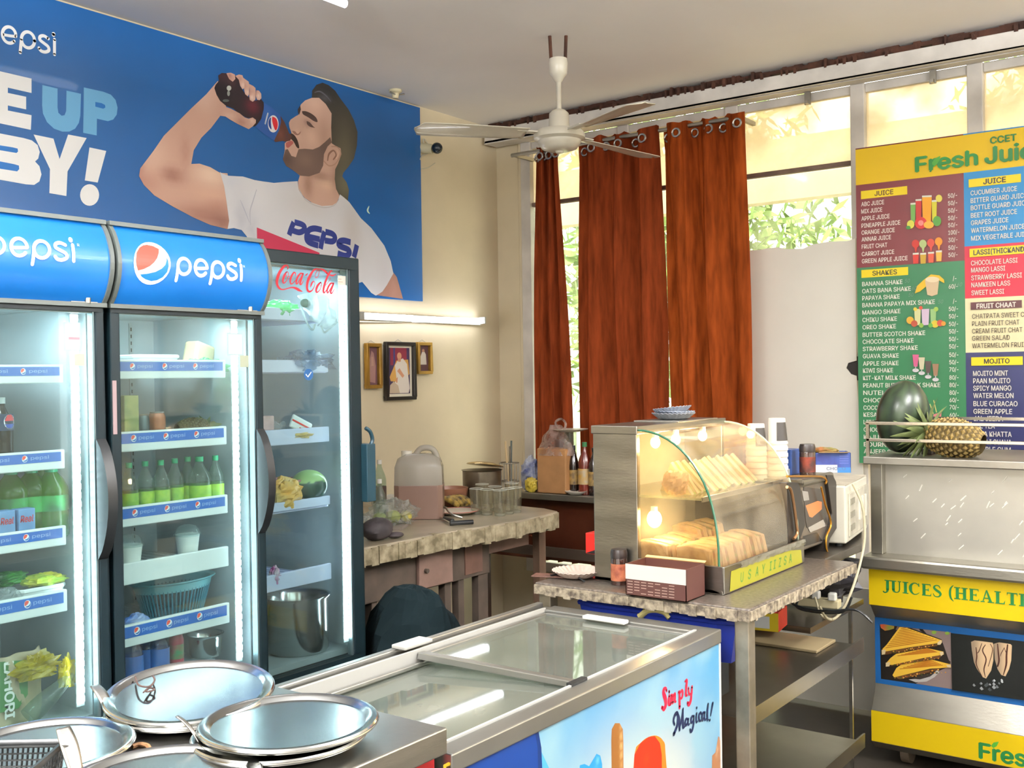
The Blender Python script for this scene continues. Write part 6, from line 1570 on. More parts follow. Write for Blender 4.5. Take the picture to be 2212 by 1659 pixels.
dr = MB().box(px_x(898), px_x(971), YD-.02, YD, px_z(1266, 930), px_z(1192, 930)).build('drawer', pw, t, bevel=.004)
MB().cyl((px_x(911), YD-.035, px_z(1232, 911)), (px_x(911), YD-.02, px_z(1232, 911)), .01, n=12).build('knob', dw, dr, smooth=True)
MB().box(px_x(1003), px_x(1040), YD-.006, YD, px_z(1238, 1020), MZ-.06).build('panel', M('reddish_panel', '6E5044', .6, 0, .25, 8), t)
MB().box(px_x(1057), px_x(1160), YD+.05, YD+.07, px_z(1192, 1100), MZ-.06).build('back_board', pw, t)

def on_c(px, py): return on_z(px, py, MZ)
# jug
a = on_c(924, 1120)
t = thing('plastic_jug', 'white plastic jug half full of brown liquid on the marble counter', 'jug', (a.x, a.y+.05, MZ))
jr = .115; hz = .335
jug_m = see_through('jug_plastic', 'E8E4DC', .82, .25, 'D6D2C8', translucent=.5); liq = M('brown_liquid', '7E6458', .35)
def jbox(mb, z0, z1, k0=1., k1=1.):
    q = [(1, .55), (.8, .72), (-.8, .72), (-1, .55), (-1, -.55), (-.8, -.72), (.8, -.72), (1, -.55)]
    mm = Matrix.Rotation(YAW-PI/2, 4, 'Z')
    A = [mb.vert(Vector((a.x, a.y+.05, MZ))+mm @ Vector((x*jr*k0, y*jr*k0, z0))) for x, y in q]; B_ = [mb.vert(Vector((a.x, a.y+.05, MZ))+mm @ Vector((x*jr*k1, y*jr*k1, z1))) for x, y in q]
    return A, B_
mb = MB(); lv = [(0, .96), (.01, 1), (.17, 1), (.25, .98), (.29, .86), (.31, .55), (.312, .3)]
last = None
for (z0, k0), (z1, k1) in zip(lv, lv[1:]):
    A, B_ = jbox(mb, z0, z1, k0, k1)
    for k in range(8): mb.face(A[k], A[(k+1) % 8], B_[(k+1) % 8], B_[k])
mb.build('body', jug_m, t, smooth=True)
mb = MB(); A, B_ = jbox(mb, .001, .165, 1.012, 1.012)
mb.face(*A[::-1]); mb.face(*B_)
for k in range(8): mb.face(A[k], A[(k+1) % 8], B_[(k+1) % 8], B_[k])
mb.build('liquid', liq, t, smooth=False, bevel=.004)
dx = Vector((math.sin(YAW), -math.cos(YAW), 0)); c0 = Vector((a.x, a.y+.05, MZ))
MB().cyl(c0-dx*.06+Vector((0, 0, .28)), c0-dx*.06+Vector((0, 0, .325)), .026, n=18).build('cap', M('jug_cap', 'D8D4C8', .4), t, smooth=True)
MB().tube([c0-dx*.02+Vector((0, 0, .30)), c0+dx*.01+Vector((0, 0, .335)), c0+dx*.06+Vector((0, 0, .335)), c0+dx*.085+Vector((0, 0, .30)), c0+dx*.09+Vector((0, 0, .25))], .014, 10, 4).build('grip', jug_m, t, smooth=True)
# small bottles near the fridge side
cola_l = M('dark_label', '2A2622', .5)
a = on_c(838, 1105)
bottle('clear_bottle', 'clear bottle with a dark label behind, near the wall socket', a.x+.1, a.y+.15, MZ, .25, .035, clear_b, M('white_cap', 'D8D8D4', .4), M('dark_brown_label', '4A3A34', .5), None, labz=(.1, .45))
a = on_c(828, 1140)
bottle('clear_bottle', 'clear bottle in front of the wall socket, nearer the fridge', a.x, a.y+.02, MZ, .22, .03, clear_b, M('white_cap'), None)
a = on_c(822, 1128)
# flat cap shaped dark vegetable
p0 = on_c(834, 1168)
t = thing('purple_cabbage', 'dark purple lump near the front edge of the marble counter', 'vegetable', (p0.x, p0.y+.04, MZ))
pc = M('purple_dark', '423A3C', .7, 0, .5, 14, .3, 20, var2='262224')
MB().ball((p0.x, p0.y+.05, MZ+.045), .075, .06, .048, 24, 16, lambda d: 1+.1*noise.noise(d*4)).build('head', pc, t, smooth=True)
MB().ball((p0.x+.07, p0.y+.01, MZ+.014), .04, .03, .013, 16, 10).build('outer_leaf', pc, t, smooth=True)
# plate with greens in a clear bag
p0 = on_c(865, 1140)
tag(MB().obox((p0.x-.02, p0.y+.0, MZ+.008), .14, .07, .014, .5).build('small_board', M('grey_board', '8A8078', .6)), 'small grey board under the greens on the marble counter', 'board')
for i, (dx_, dy_, r_, lb, col) in enumerate(((0, .02, .032, 'pale green lime in the clear bag beside the jug', 'A8B05C'), (.06, .0, .028, 'yellowish lime in the clear bag beside the jug', 'C0B45A'), (-.05, .06, .03, 'green lime at the back of the clear bag', '98A860'))):
    tag(MB().ball((p0.x+dx_, p0.y+dy_+.02, MZ+.016+r_), r_, r_, r_*.9).build('lime', M('lime%d' % i, col, .4), smooth=True), lb, 'lime', 'limes in the clear bag')
bag('clear_bag', 'clear bag lying over the limes on the marble counter', 'bag', (p0.x, p0.y+.05, MZ+.06), .13, .07, .06, film, 3, .5)
bag('clear_bag', 'crumpled clear bag beside the fridge on the marble counter', 'bag', (p0.x-.22, p0.y+.06, MZ+.035), .08, .06, .035, film, 5, .5)
# plates, knife, clip
p0 = on_c(985, 1110)
t = thing('round_plate', 'white plate with a red rim stripe behind the knives', 'plate', (p0.x, p0.y, MZ))
MB().lathe([(0, .003), (.07, .003), (.11, .016), (.115, .017)], (p0.x, p0.y, MZ), 36).build('dish', M('plate_white', 'D0C8BC', .4), t, smooth=True, solid=.003)
MB().tube([(p0.x+math.cos(2*PI*k/36)*.113, p0.y+math.sin(2*PI*k/36)*.113, MZ+.018) for k in range(37)], .002, 6).build('rim_stripe', M('rim_red', 'A85A50', .4), t)
p0, p1 = on_c(972, 1136), on_c(1022, 1133)
t = thing('knife', 'dark-handled knife lying across the marble counter', 'knife', tuple(p0))
MB().tube([p0+Vector((0, 0, .012)), p1+Vector((0, 0, .012))], .011, 8).build('handle', black_pl, t, smooth=True)
p2 = on_c(950, 1122); MB().poly([p0+Vector((0, .0, .012)), p0+Vector((.02, .01, .012)), p2+Vector((.02, .02, .01)), p2+Vector((0, 0, .01))]).build('blade', steel, t, solid=.002)
t = thing('peeler', 'steel peeler with a black grip beside the jug', 'peeler', tuple(on_c(965, 1120)))
MB().tube([on_c(945, 1122)+Vector((0, 0, .02)), on_c(960, 1118)+Vector((0, 0, .05)), on_c(975, 1124)+Vector((0, 0, .03)), on_c(998, 1124)+Vector((0, 0, .012))], .006, 8, 4).build('loop', steel, t, smooth=True)
MB().tube([on_c(960, 1124)+Vector((0, 0, .01)), on_c(978, 1130)+Vector((0, 0, .012))], .009, 8).build('grip', black_pl, t, smooth=True)
# banana bunch and brown bowl
p0 = on_c(1000, 1100)
t = thing('banana_bunch', 'spotted yellow bananas in front of the brown bowl', 'bananas', (p0.x, p0.y, MZ))
bm_ = M('ripe_banana', 'C8A850', .5, 0, .7, 26, var2='3A2C1C')
for k in range(4):
    b0 = Vector((p0.x-.06+.035*k, p0.y+.08, MZ+.06)); MB().tube([b0, b0+Vector((.01, -.05, -.015)), b0+Vector((.0, -.1, -.035))], lambda s: .017*math.sin(PI*(.12+.76*s))**.6, 10, 5).build('banana', bm_, t, smooth=True)
t = thing('brown_bowl', 'reddish brown bowl behind the bananas', 'bowl', (p0.x+.09, p0.y+.16, MZ))
MB().lathe([(0, .002), (.05, .002), (.09, .05), (.098, .095), (.092, .095), (.084, .052), (.046, .01), (0, .01)], (p0.x+.09, p0.y+.16, MZ), 32).build('bowl', M('brown_ceramic', '8A5E48', .4), t, smooth=True)
# glasses
tg = see_through('tumbler_glass', 'F8F8F4', .06, .03, 'E4E0D0', ior=1.5)
gp = [(1030, 1110, .02, 'tumbler nearest the bananas in the glass row'), (1052, 1112, .0, 'second tumbler from the bananas'), (1070, 1104, .0, 'tumbler set back in the middle of the glass row'), (1080, 1114, .0, 'front tumbler in the middle of the glass row'), (1098, 1110, .0, 'third tumbler from the shelf end of the glass row'), (1114, 1107, .0, 'second tumbler from the shelf end of the glass row'), (1042, 1098, .02, 'tumbler in the back row behind the banana end'), (1106, 1096, .0, 'tumbler in the back row at the shelf end')]
g0 = None
for k, (x, y, _, lb) in enumerate(gp):
    p = on_c(x, y)
    if g0 is None:
        g0 = thing('tumbler', lb, 'glass', tuple(p), 'upright glass tumblers on the marble counter')
        MB().lathe([(0, 0), (.027, 0), (.028, .012), (.036, .125), (.0345, .125), (.027, .018), (0, .016)], (0, 0, 0), 20).build('tumbler_body', tg, g0, smooth=True, world=False)
        MB().lathe([(0, .001), (.026, .001), (.0265, .012), (0, .013)], (0, 0, 0), 20).build('thick_base', see_through('glass_base', 'E8ECE4', .4, .05, 'F0F0E8'), g0, smooth=True, world=False)
        MB().tube([(math.cos(2*PI*j/24)*.0352, math.sin(2*PI*j/24)*.0352, .125) for j in range(25)], .0012, 5).build('rim', M('glass_rim', 'D8DCD4', .1, coat=.6), g0, smooth=True, world=False)
    else: dup(g0, tuple(p), lb)
# utensil pot and cylinder
p0 = on_c(1062, 1092)
t = thing('steel_vessel', 'stained steel vessel with a tilted lid behind the tumblers', 'vessel', (p0.x+.1, p0.y+.12, MZ))
vx, vy = p0.x+.1, p0.y+.14
MB().lathe([(0, 0), (.1, 0), (.105, .01), (.105, .17), (.112, .175), (.1, .175)], (vx, vy, MZ), 36).build('body', M('stained_steel', '8E8474', .35, .9, .4, 7), t, smooth=True)
MB().lathe([(0, .014), (.05, .012), (.098, .0), (.102, -.004)], (vx+.03, vy, MZ+.2), 36, tilt=Matrix.Rotation(.18, 4, 'Y')).build('lid', M('brassy_lid', 'C0A878', .25, .9), t, smooth=True, solid=.002)
p0 = on_c(1118, 1086)
t = thing('utensil_holder', 'wire utensil holder with spoons in the wall corner', 'holder', (p0.x+.1, p0.y+.12, MZ))
ux, uy = p0.x+.12, p0.y+.14
for k in range(16): th = 2*PI*k/16; MB().cyl((ux+math.cos(th)*.05, uy+math.sin(th)*.05, MZ), (ux+math.cos(th)*.055, uy+math.sin(th)*.055, MZ+.2), .002, n=5).build('wire', steel_dull, t)
for z in (.005, .1, .2): MB().tube([(ux+math.cos(2*PI*k/24)*.053, uy+math.sin(2*PI*k/24)*.053, MZ+z) for k in range(25)], .003, 6).build('ring', steel_dull, t)
for k, (dx_, lb, m) in enumerate(((-.02, 'pale wooden spoon standing in the wire holder', M('pale_wood', 'B8A078', .6)), (.02, 'steel spoon standing in the wire holder', steel), (.035, 'dark spatula standing in the wire holder', M('grey_green_metal', '5A6460', .4, .5)))):
    o = tag(MB().tube([(ux+dx_*.3, uy, MZ+.01), (ux+dx_, uy+.01, MZ+.32-.03*(k == 1))], .006, 6).build('long_spoon', m, smooth=True), lb, 'spoon', 'spoons in the wire holder')

# ------------------------------------------------------------------ steel shelf under the window and the things on it
t = thing('window_desk', 'dark desk with a steel shelf top below the curtains', 'desk', (4.7, 3.3, 0))
SZ = .82; SX = 4.86
a = on_x(1127, 1066, SX); b = on_x(1290, 1076, SX); SZ = (a.z+b.z)/2+.006
MB().box(SX, 5.0, 2.2, a.y+.005, SZ-.035, SZ).build('steel_top', steel_dull, t, bevel=.003)
dk = M('dark_brown_board', '2E1C14', .45, 0, .3, 4)
lo = on_x(1180, 1195, SX+.02)
MB().box(SX+.02, SX+.04, 2.2, 3.85, lo.z-.02, lo.z+.035).build('rail', M('dark_rail', '3A2E24', .6), t)
MB().box(5.012-.02, 5.012, 2.2, 3.9, .44, SZ-.05).build('back_board', M('glossy_brown_sheet', '4A2416', .25, 0, .4, 3), t)
for y in (3.82, 2.9, 2.25): MB().box(SX+.02, SX+.06, y-.02, y+.02, 0, SZ-.035).build('leg', dk, t)
def on_s(px, X=4.93): p = on_x(px, 1070, X); return (X, p.y, SZ)
# brown paper bag inside a clear carrier
x, y, z = on_s(1190)
a = on_x(1158, 968, SX+.01); b = on_x(1222, 1068, SX+.01); w_ = a.y-b.y; h_ = a.z-SZ
t = thing('paper_bag', 'brown paper bag packed in a clear carrier bag on the steel shelf', 'bag', (x, y, SZ))
MB().box(SX+.015, SX+.12, b.y, a.y, SZ+.001, a.z).build('brown_block', M('kraft_paper', 'A87A4C', .7, 0, .2, 8, .2, 14), t, bevel=.008)
mb = MB(); ym = (a.y+b.y)/2
mb.grid(lambda u, v: (SX+.07+(.075-.05*v)*math.cos(2*PI*u)*(1 if abs(math.cos(2*PI*u)) > .3 else .9)+.012*noise.noise(Vector((u*7, v*4, 1))), ym+(.12*(1-v**1.6*.75))*math.sin(2*PI*u)+.01*noise.noise(Vector((u*9, v*4, 7))), a.z-.04+.17*v), 30, 12)
mb.build('clear_carrier', see_through('carrier_film', 'F4ECE8', .38, .12, 'E0D0C8', noisy=.25, nscale=16, bump=.5), t, smooth=True)
MB().tube([on_x(q[0], q[1], SX+.05) for q in ((1205, 925), (1200, 912), (1212, 905), (1222, 915), (1218, 932))], .007, 6, 4).build('carrier_handle', see_through('carrier_film'), t, smooth=True)
x_, y_, _ = on_s(1147)
bag('flour_packet', 'white and blue flour packet with a yellow base beside the paper bag', 'packet', (SX+.07, y_, SZ+.09), .04, .06, .1, M('blue_white_pack', 'C8CCD4', .45, 0, .4, 14, var2='2A3C7A'), 2, .3)
bag('yellow_packet', 'small yellow packet between the flour packet and the paper bag', 'packet', (SX+.03, y_-.03, SZ+.04), .02, .04, .042, M('yellow_pack', 'C8B040', .4, 0, .3, 20), 5, .3)
for k, (px, lb, hh_, rr__, bm2, lm2) in enumerate(((1240, 'dark sauce bottle with a black cap next to the paper bag', .27, .03, M('dark_sauce', '1E1410', .2, coat=.4), M('sauce_label_dark', '4A3C30', .5, 0, .5, 30, var2='B09050')), (1264, 'ketchup bottle with a green cap and yellow label', .29, .038, M('ketchup', '5E1E12', .25, coat=.4), M('sauce_label', 'B0A48C', .5, 0, .4, 26, var2='C89A3C')), (1284, 'brown bottle half hidden by the food warmer', .26, .032, M('dark_sauce'), M('sauce_label_dark')))):
    p = on_x(px, 1060, 4.94); bottle('sauce_bottle', lb, 4.94, p.y, SZ, hh_, rr__, bm2, (M('sauce_cap', '2A6A3C', .4) if k == 1 else black_pl), lm2, 'sauce bottles on the steel shelf', labz=(.2, .5))
p = on_x(1246, 1062, 4.9)
t = thing('shelf_bowl', 'small white bowl on the steel shelf in front of the sauce bottles', 'bowl', (4.89, p.y, SZ))
MB().lathe([(0, .001), (.03, .001), (.058, .02), (.06, .024), (.05, .02), (0, .008)], (4.89, p.y, SZ), 28).build('dish', M('plate_white'), t, smooth=True)
p = on_x(1222, 930, 4.95)
t = thing('raised_plate', 'white plate lying on top behind the clear carrier bag', 'plate', (4.97, p.y, p.z))
MB().lathe([(0, 0), (.05, .002), (.095, .014), (.1, .016)], (4.965, p.y-.02, p.z-.008), 36).build('dish', M('plate_white'), t, smooth=True, solid=.003)
MB().cyl((4.965, p.y-.02, SZ), (4.965, p.y-.02, p.z-.008), .035, n=20).build('jar_below', clear_b, t, smooth=True)
# black sack beside the third fridge
bag('black_sack', 'black sack slumped behind the freezer beside the fridge', 'sack', (3.03, 2.72, .34), .15, .24, .36, M('sack_black', '0A1518', .9, spec=.1), 7, .12)
# far low white box and cord at the floor corner
tag(MB().box(4.1, 4.8, 2.6, 3.0, .0, .26).build('white_crate', M('white_card'), bevel=.006), 'whitish low box on the floor below the steel shelf', 'box')
# ================================================================== juice cart
KX, KY0, KY1 = 4.05, -.25, 1.305
def kz(py, px=1880, X=KX): return on_x(px, py, X).z
t = thing('juice_cart', 'steel juice cart with yellow bands, sandwich print and a railed top', 'cart', (KX+.3, .5, 0))
st = M('cart_steel', 'A8A498', .35, .9, .22, 2.2, .06, 40, stretch=(1, 1, 3))
zt, zl, zp = kz(985), kz(1196), kz(1235)
MB().box(KX-.03, KX+.55, KY0, KY1+.005, zt-.03, zt).build('top_shelf', steel_dull, t, bevel=.004)
MB().box(KX+.01, KX+.5, KY1-.055, KY1-.01, zl, zt-.03).build('corner_post', st, t, bevel=.003)
MB().box(KX+.05, KX+.055, KY0, KY1-.05, zl, zt-.03).build('back_panel', M('cart_steel_light', 'BDBAB0', .4, .6, .15, 3, .05, 30), t)
# glints on the dents, painted as small white marks
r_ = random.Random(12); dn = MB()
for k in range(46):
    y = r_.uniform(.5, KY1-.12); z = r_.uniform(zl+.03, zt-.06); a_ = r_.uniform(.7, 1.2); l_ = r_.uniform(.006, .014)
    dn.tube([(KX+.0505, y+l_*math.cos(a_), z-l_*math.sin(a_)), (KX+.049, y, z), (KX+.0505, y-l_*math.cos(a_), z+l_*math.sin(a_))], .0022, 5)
dn.build('dent_glints', M('painted_glint', 'F0EEE4', .6, 0.), t, kind='stuff')
MB().box(KX-.06, KX+.55, KY0, KY1+.01, zl-.05, zl).build('ledge', st, t, bevel=.01)
xm = KX+.045
pf = [(KX-.02, zl-.05), (KX-.02, kz(1300)), (xm, kz(1337)), (xm, kz(1480)), (KX-.01, kz(1530)), (KX-.01, kz(1598)), (KX+.02, kz(1615)), (KX+.5, kz(1615)), (KX+.5, zl-.05)]
mb = MB(); A = [mb.vert((x, KY0, z)) for x, z in pf]; B_ = [mb.vert((x, KY1-.01, z)) for x, z in pf]; mb.face(*A[::-1]); mb.face(*B_)
for k in range(len(pf)): mb.face(A[k], A[(k+1) % len(pf)], B_[(k+1) % len(pf)], B_[k])
mb.build('body', st, t, bevel=.002)
mk = MB()
wheel = M('caster_rubber', '5A4E40', .6, 0, .3, 10)
for x in (KX+.08, KX+.44):
    for y in (KY1-.12, KY0+.1):
        w = MB().cyl((x, y-.016, .055), (x, y+.016, .055), .055, n=24).build('caster_wheel', wheel, t, smooth=True)
        MB().box(x-.03, x+.03, y-.026, y-.018, .05, kz(1615)).box(x-.03, x+.03, y+.018, y+.026, .05, kz(1615)).build('fork', steel_dull, w)
# rails
rlm = M('rail_bright', 'D0C8B8', .25, .9)
zr1, zr2 = kz(914), kz(950)
for z in (zr1, zr2): MB().box(KX-.006, KX+.006, KY0, KY1, z-.006, z+.006).build('rail', rlm, t, bevel=.002)
for z in (zr1,): MB().box(KX, KX+.5, KY1-.006, KY1+.004, z-.006, z+.006).build('side_rail', rlm, t)
for x in (KX, KX+.5): MB().box(x-.006, x+.006, KY1-.012, KY1, zt, zr1).build('rail_post', rlm, t)
MB().box(KX+.495, KX+.505, KY0, KY1, zr1-.006, zr1+.006).build('rail', rlm, t)
# printed panels
P = Print((KX-.0212, 0, 0), (0, -1, 0), (0, 0, 1)); YE = '#'
def band(P, z0, z1, col): P.tri([(-KY1+.01, z0), (-KY0, z0), (-KY0, z1), (-KY1+.01, z1)], col)
band(P, kz(1303), zl-.052, 'D8BA10')
# serif letters: strokes with thick and thin weights and serifs
GR = '1E6A34'
def serif(P, s, u, v, h, w_):
    """h cap height, w_ letter advance"""
    T, t_ = h*.2, h*.08
    def vl(x, y0=0., y1=1.): P.tri([(u+x-T/2, v+y0*h), (u+x+T/2, v+y0*h), (u+x+T/2, v+y1*h), (u+x-T/2, v+y1*h)], GR)
    def hb(x0, x1, y, k=1.): P.tri([(u+x0, v+y*h-t_*k/2), (u+x1, v+y*h-t_*k/2), (u+x1, v+y*h+t_*k/2), (u+x0, v+y*h+t_*k/2)], GR)
    def sf(x, y): hb(x-T, x+T, y+(.04 if y < .5 else -.04))
    def rb(pts): P.ribbon([Vector((u+a*h, v+b*h, c*h/2)) for a, b, c in pts], GR, 5)
    for ch in s:
        if ch == 'J': vl(.3*h, .15); sf(.3*h, 1); rb([(.3, .25, .2), (.27, .02, .14), (.12, -.1, .1), (.02, -.02, .12)]); u += .5*h
        elif ch == 'U': vl(.2*h, .25); sf(.2*h, 1); rb([(.2, .3, .2), (.24, .1, .16), (.4, .02, .08), (.56, .1, .08), (.62, .3, .08)]); P.tri([(u+.58*h, v+.28*h), (u+.66*h, v+.28*h), (u+.66*h, v+h), (u+.58*h, v+h)], GR); hb(.5*h, .74*h, .96); u += .82*h
        elif ch == 'I': vl(.2*h); sf(.2*h, 0); sf(.2*h, 1); u += .44*h
        elif ch == 'C': rb([(.66, .78, .05), (.5, .95, .08), (.3, .95, .1), (.13, .75, .18), (.1, .5, .22), (.14, .25, .18), (.3, .04, .1), (.5, .04, .07), (.68, .2, .04)]); P.tri([(u+.62*h, v+.7*h), (u+.7*h, v+.7*h), (u+.68*h, v+1.0*h), (u+.62*h, v+.98*h)], GR); u += .8*h
        elif ch == 'E': vl(.2*h); hb(.06*h, .64*h, .96); hb(.06*h, .66*h, .04); hb(.2*h, .5*h, .51); P.tri([(u+.56*h, v+h), (u+.64*h, v+h), (u+.64*h, v+.74*h)], GR); P.tri([(u+.56*h, v), (u+.68*h, v+.28*h), (u+.66*h, v)], GR); P.tri([(u+.46*h, v+.4*h), (u+.52*h, v+.4*h), (u+.52*h, v+.64*h), (u+.46*h, v+.62*h)], GR); u += .76*h
        elif ch == 'S': rb([(.5, .76, .05), (.42, .93, .08), (.27, .97, .09), (.13, .88, .12), (.12, .72, .16), (.26, .56, .2), (.44, .42, .2), (.52, .25, .15), (.42, .06, .1), (.26, .02, .08), (.12, .08, .07), (.05, .26, .05)]); u += .66*h
        elif ch == 'H': vl(.2*h); vl(.66*h); sf(.2*h, 0); sf(.2*h, 1); sf(.66*h, 0); sf(.66*h, 1); hb(.2*h, .66*h, .52); u += .9*h
        elif ch == 'A': P.tri([(u+.34*h, v+h), (u+.42*h, v+h), (u+.74*h, v), (u+.54*h, v)], GR); P.tri([(u+.34*h, v+h), (u+.4*h, v+.92*h), (u+.16*h, v), (u+.1*h, v)], GR); hb(.0, .26*h, .04); hb(.44*h, .84*h, .04); hb(.2*h, .55*h, .34); u += .86*h
        elif ch == 'L': vl(.2*h); sf(.2*h, 1); hb(.06*h, .62*h, .04); P.tri([(u+.5*h, v), (u+.66*h, v+.32*h), (u+.62*h, v)], GR); u += .72*h
        elif ch == 'T': vl(.36*h); sf(.36*h, 0); hb(.06*h, .66*h, .96); P.tri([(u+.04*h, v+h), (u+.12*h, v+h), (u+.04*h, v+.7*h)], GR); P.tri([(u+.6*h, v+h), (u+.68*h, v+h), (u+.68*h, v+.7*h)], GR); u += .76*h
        elif ch == '(': rb([(.36, 1.1, .05), (.2, .85, .12), (.15, .45, .15), (.2, .05, .12), (.36, -.2, .05)]); u += .42*h
        else: u += .32*h
    return u
a = P.uv(1908, 1277); b = P.uv(1908, 1252); c = P.uv(2212, 1306)
h0 = b[1]-a[1]; n0 = P.mb.v[:] ; start = len(P.mb.v)
# natural advance measured, then squeezed to the photographed width
adv = sum({'J': .5, 'U': .82, 'I': .44, 'C': .8, 'E': .76, 'S': .66, 'H': .9, 'A': .86, 'L': .72, 'T': .76, '(': .42, ' ': .32}[q] for q in 'JUICES (HEALTH')*h0
serif(P, 'JUICES (HEALTH', a[0], a[1], h0, 0)
kx = (P.uv(2234, 1290)[0]-a[0])/adv
for i in range(start, len(P.mb.v)):
    x, y, z = P.mb.v[i]; P.mb.v[i] = (x, -(a[0]+(-y-a[0])*kx), z)
P.build('yellow_band', VINYL, t)
P = Print((KX-.0112, 0, 0), (0, -1, 0), (0, 0, 1))
band(P, kz(1598)+.002, kz(1530)-.002, 'D2B410')
def fresh(P, x0, x1, yb, cap, yr=None, rest='', xr=None):
    P.text('Fresh', x0, yb, x1, cap, '1E6A34', .035, yr=yr)
fresh(P, 2114, 2212+36, 1637, 33)
P.px([(2141, 1611), (2146, 1604), (2158, 1602), (2153, 1612), (2146, 1616)], '4A9A34')
P.build('yellow_base_band', VINYL, t)
# picture panel
P = Print((xm-.0012, 0, 0), (0, -1, 0), (0, 0, 1)); Zq = lambda pts: Z(6.468, 1870, 1330, pts)
band(P, kz(1480)-.0, kz(1337)+.0, '1A5490')
P.px(Zq([(195, 118), (1192, 232), (1210, 1025), (215, 882)]), '17130F')
P.px(Zq([(430, 150), (1192, 232), (1210, 1025), (700, 950), (1000, 780), (1190, 700), (1060, 330), (600, 160)]), '7A6A66')
P.px(Zq([(440, 150), (620, 165), (500, 190), (420, 200)]), '6A5A58')
P.px(Zq([(745, 180), (800, 190), (850, 250), (820, 245), (760, 210)]), '17130F'); P.px(Zq([(1070, 540), (1110, 560), (1190, 650), (1170, 660), (1080, 600)]), '17130F')
for x, y, r in ((955, 232, 34), (1140, 245, 32)): P.ell(1870+x/6.468, 1330+y/6.468, r/6.468, .7*r/6.468, '7A9A3A')
P.px(Zq([(200, 120), (260, 118), (400, 145), (395, 180), (330, 200), (270, 210), (215, 170)]), shade('B07030', [(1908, 1352, 4, 3, 'B83A34', .9), (1922, 1356, 4, 3, '5A8A34', .8)], P), res=.006)
P.px(Zq([(600, 890), (700, 930), (850, 920), (960, 860), (1030, 790), (1000, 760), (900, 830), (750, 880)]), 'A8A4A0')
P.px(Zq([(640, 880), (760, 890), (900, 850), (990, 780), (900, 800), (700, 850)]), '2A2420')
def sand(top, fill, n, d):
    P.px(Zq(fill), '5A3A1E')
    P.px(Zq(top), 'E0B440')
    # toast ridges
    (ax, ay), (bx, by), (cx_, cy_) = d
    for k in range(1, n):
        u = k/n; p = (ax+(bx-ax)*u, ay+(by-ay)*u); q = (ax+(cx_-ax)*u, ay+(cy_-ay)*u)
        P.stroke(Zq([(*p, 9), ((p[0]+q[0])/2, (p[1]+q[1])/2, 13), (*q, 9)]), 'A86A1E', 1)
    r_ = random.Random(n)
    xs = [p[0] for p in fill]; 
    for k in range(36):
        x = r_.uniform(min(xs)+20, max(xs)-20); u = (x-min(xs))/(max(xs)-min(xs)); i0 = fill[0]; y0 = fill[0][1]+(fill[1][1]-fill[0][1])*u; y1 = fill[3][1]+(fill[2][1]-fill[3][1])*u
        y = r_.uniform(y0+8, max(y0+9, y1-8)); w_ = r_.uniform(6, 16)
        P.px(Zq([(x-w_, y), (x, y-w_*.8), (x+w_, y+2), (x, y+w_*.9)]), r_.choice(['C88A2C', '3A4A1E', '2A1A10', 'D8A84A', '8A4A24']))
sand([(375, 830), (430, 730), (500, 680), (880, 600), (1190, 680), (1195, 720), (900, 740), (400, 860)], [(380, 860), (1180, 700), (900, 790), (480, 890)], 9, ((880, 600), (430, 760), (1100, 700)))
sand([(290, 660), (350, 590), (430, 530), (860, 450), (1090, 500), (1095, 540), (800, 590), (350, 690)], [(300, 690), (1080, 530), (1040, 590), (320, 712)], 9, ((860, 450), (400, 570), (1020, 510)))
sand([(240, 460), (300, 400), (480, 155), (580, 165), (1070, 340), (1070, 370), (600, 440), (260, 500)], [(240, 500), (1050, 370), (1000, 420), (260, 545)], 12, ((520, 150), (270, 470), (1040, 350)))
for pts in ([(1010, 370), (1060, 330), (1075, 365), (1050, 400), (1010, 400)], [(1040, 500), (1090, 495), (1098, 530), (1060, 560)], [(1130, 680), (1195, 675), (1195, 720), (1150, 710)], [(232, 470), (290, 470), (280, 530), (235, 540)], [(290, 650), (350, 640), (340, 700), (290, 705)]): P.px(Zq(pts), 'D0BC94')
P.px(Zq([(1197, 236), (2212, 352), (2400, 375), (2400, 1200), (1215, 1028)]), '0E100E')
for gx, dx_, pts in ((0, 0, [(1480, 360), (1530, 338), (1780, 370), (1795, 400), (1790, 620), (1760, 760), (1690, 870), (1640, 850), (1560, 730), (1520, 640), (1490, 480)]), (1, 0, [(1800, 385), (1870, 365), (2030, 390), (2050, 410), (2040, 620), (2010, 740), (1960, 840), (1900, 820), (1850, 740), (1810, 600)])):
    P.px(Zq(pts), shade('A89070', [(1870+(1560+300*gx)/6.468, 1330+480/6.468, 14, 20, 'B8A68C', .6), (1870+(1700+300*gx)/6.468, 1330+560/6.468, 8, 30, 'D8B890', .8), (1870+(1500+330*gx)/6.468, 1330+560/6.468, 5, 30, '6A5A4C', .7)], P), res=.006)
for s in ([(1550, 440, 12), (1560, 560, 18), (1555, 680, 14), (1640, 850, 6)], [(1680, 400, 10), (1640, 480, 16), (1690, 600, 18), (1660, 740, 16), (1680, 850, 8)], [(1630, 380, 8), (1590, 490, 12), (1560, 520, 6)], [(1750, 390, 8), (1780, 480, 10), (1720, 700, 8)], [(1850, 390, 14), (1860, 500, 20), (1870, 620, 24), (1850, 700, 20)], [(1990, 400, 18), (1975, 540, 24), (1970, 680, 24), (1930, 820, 10)], [(1945, 440, 8), (1900, 520, 10), (1890, 560, 6)], [(1945, 450, 6), (1975, 520, 12)]): P.stroke(Zq(s), '3A1C12', 4)
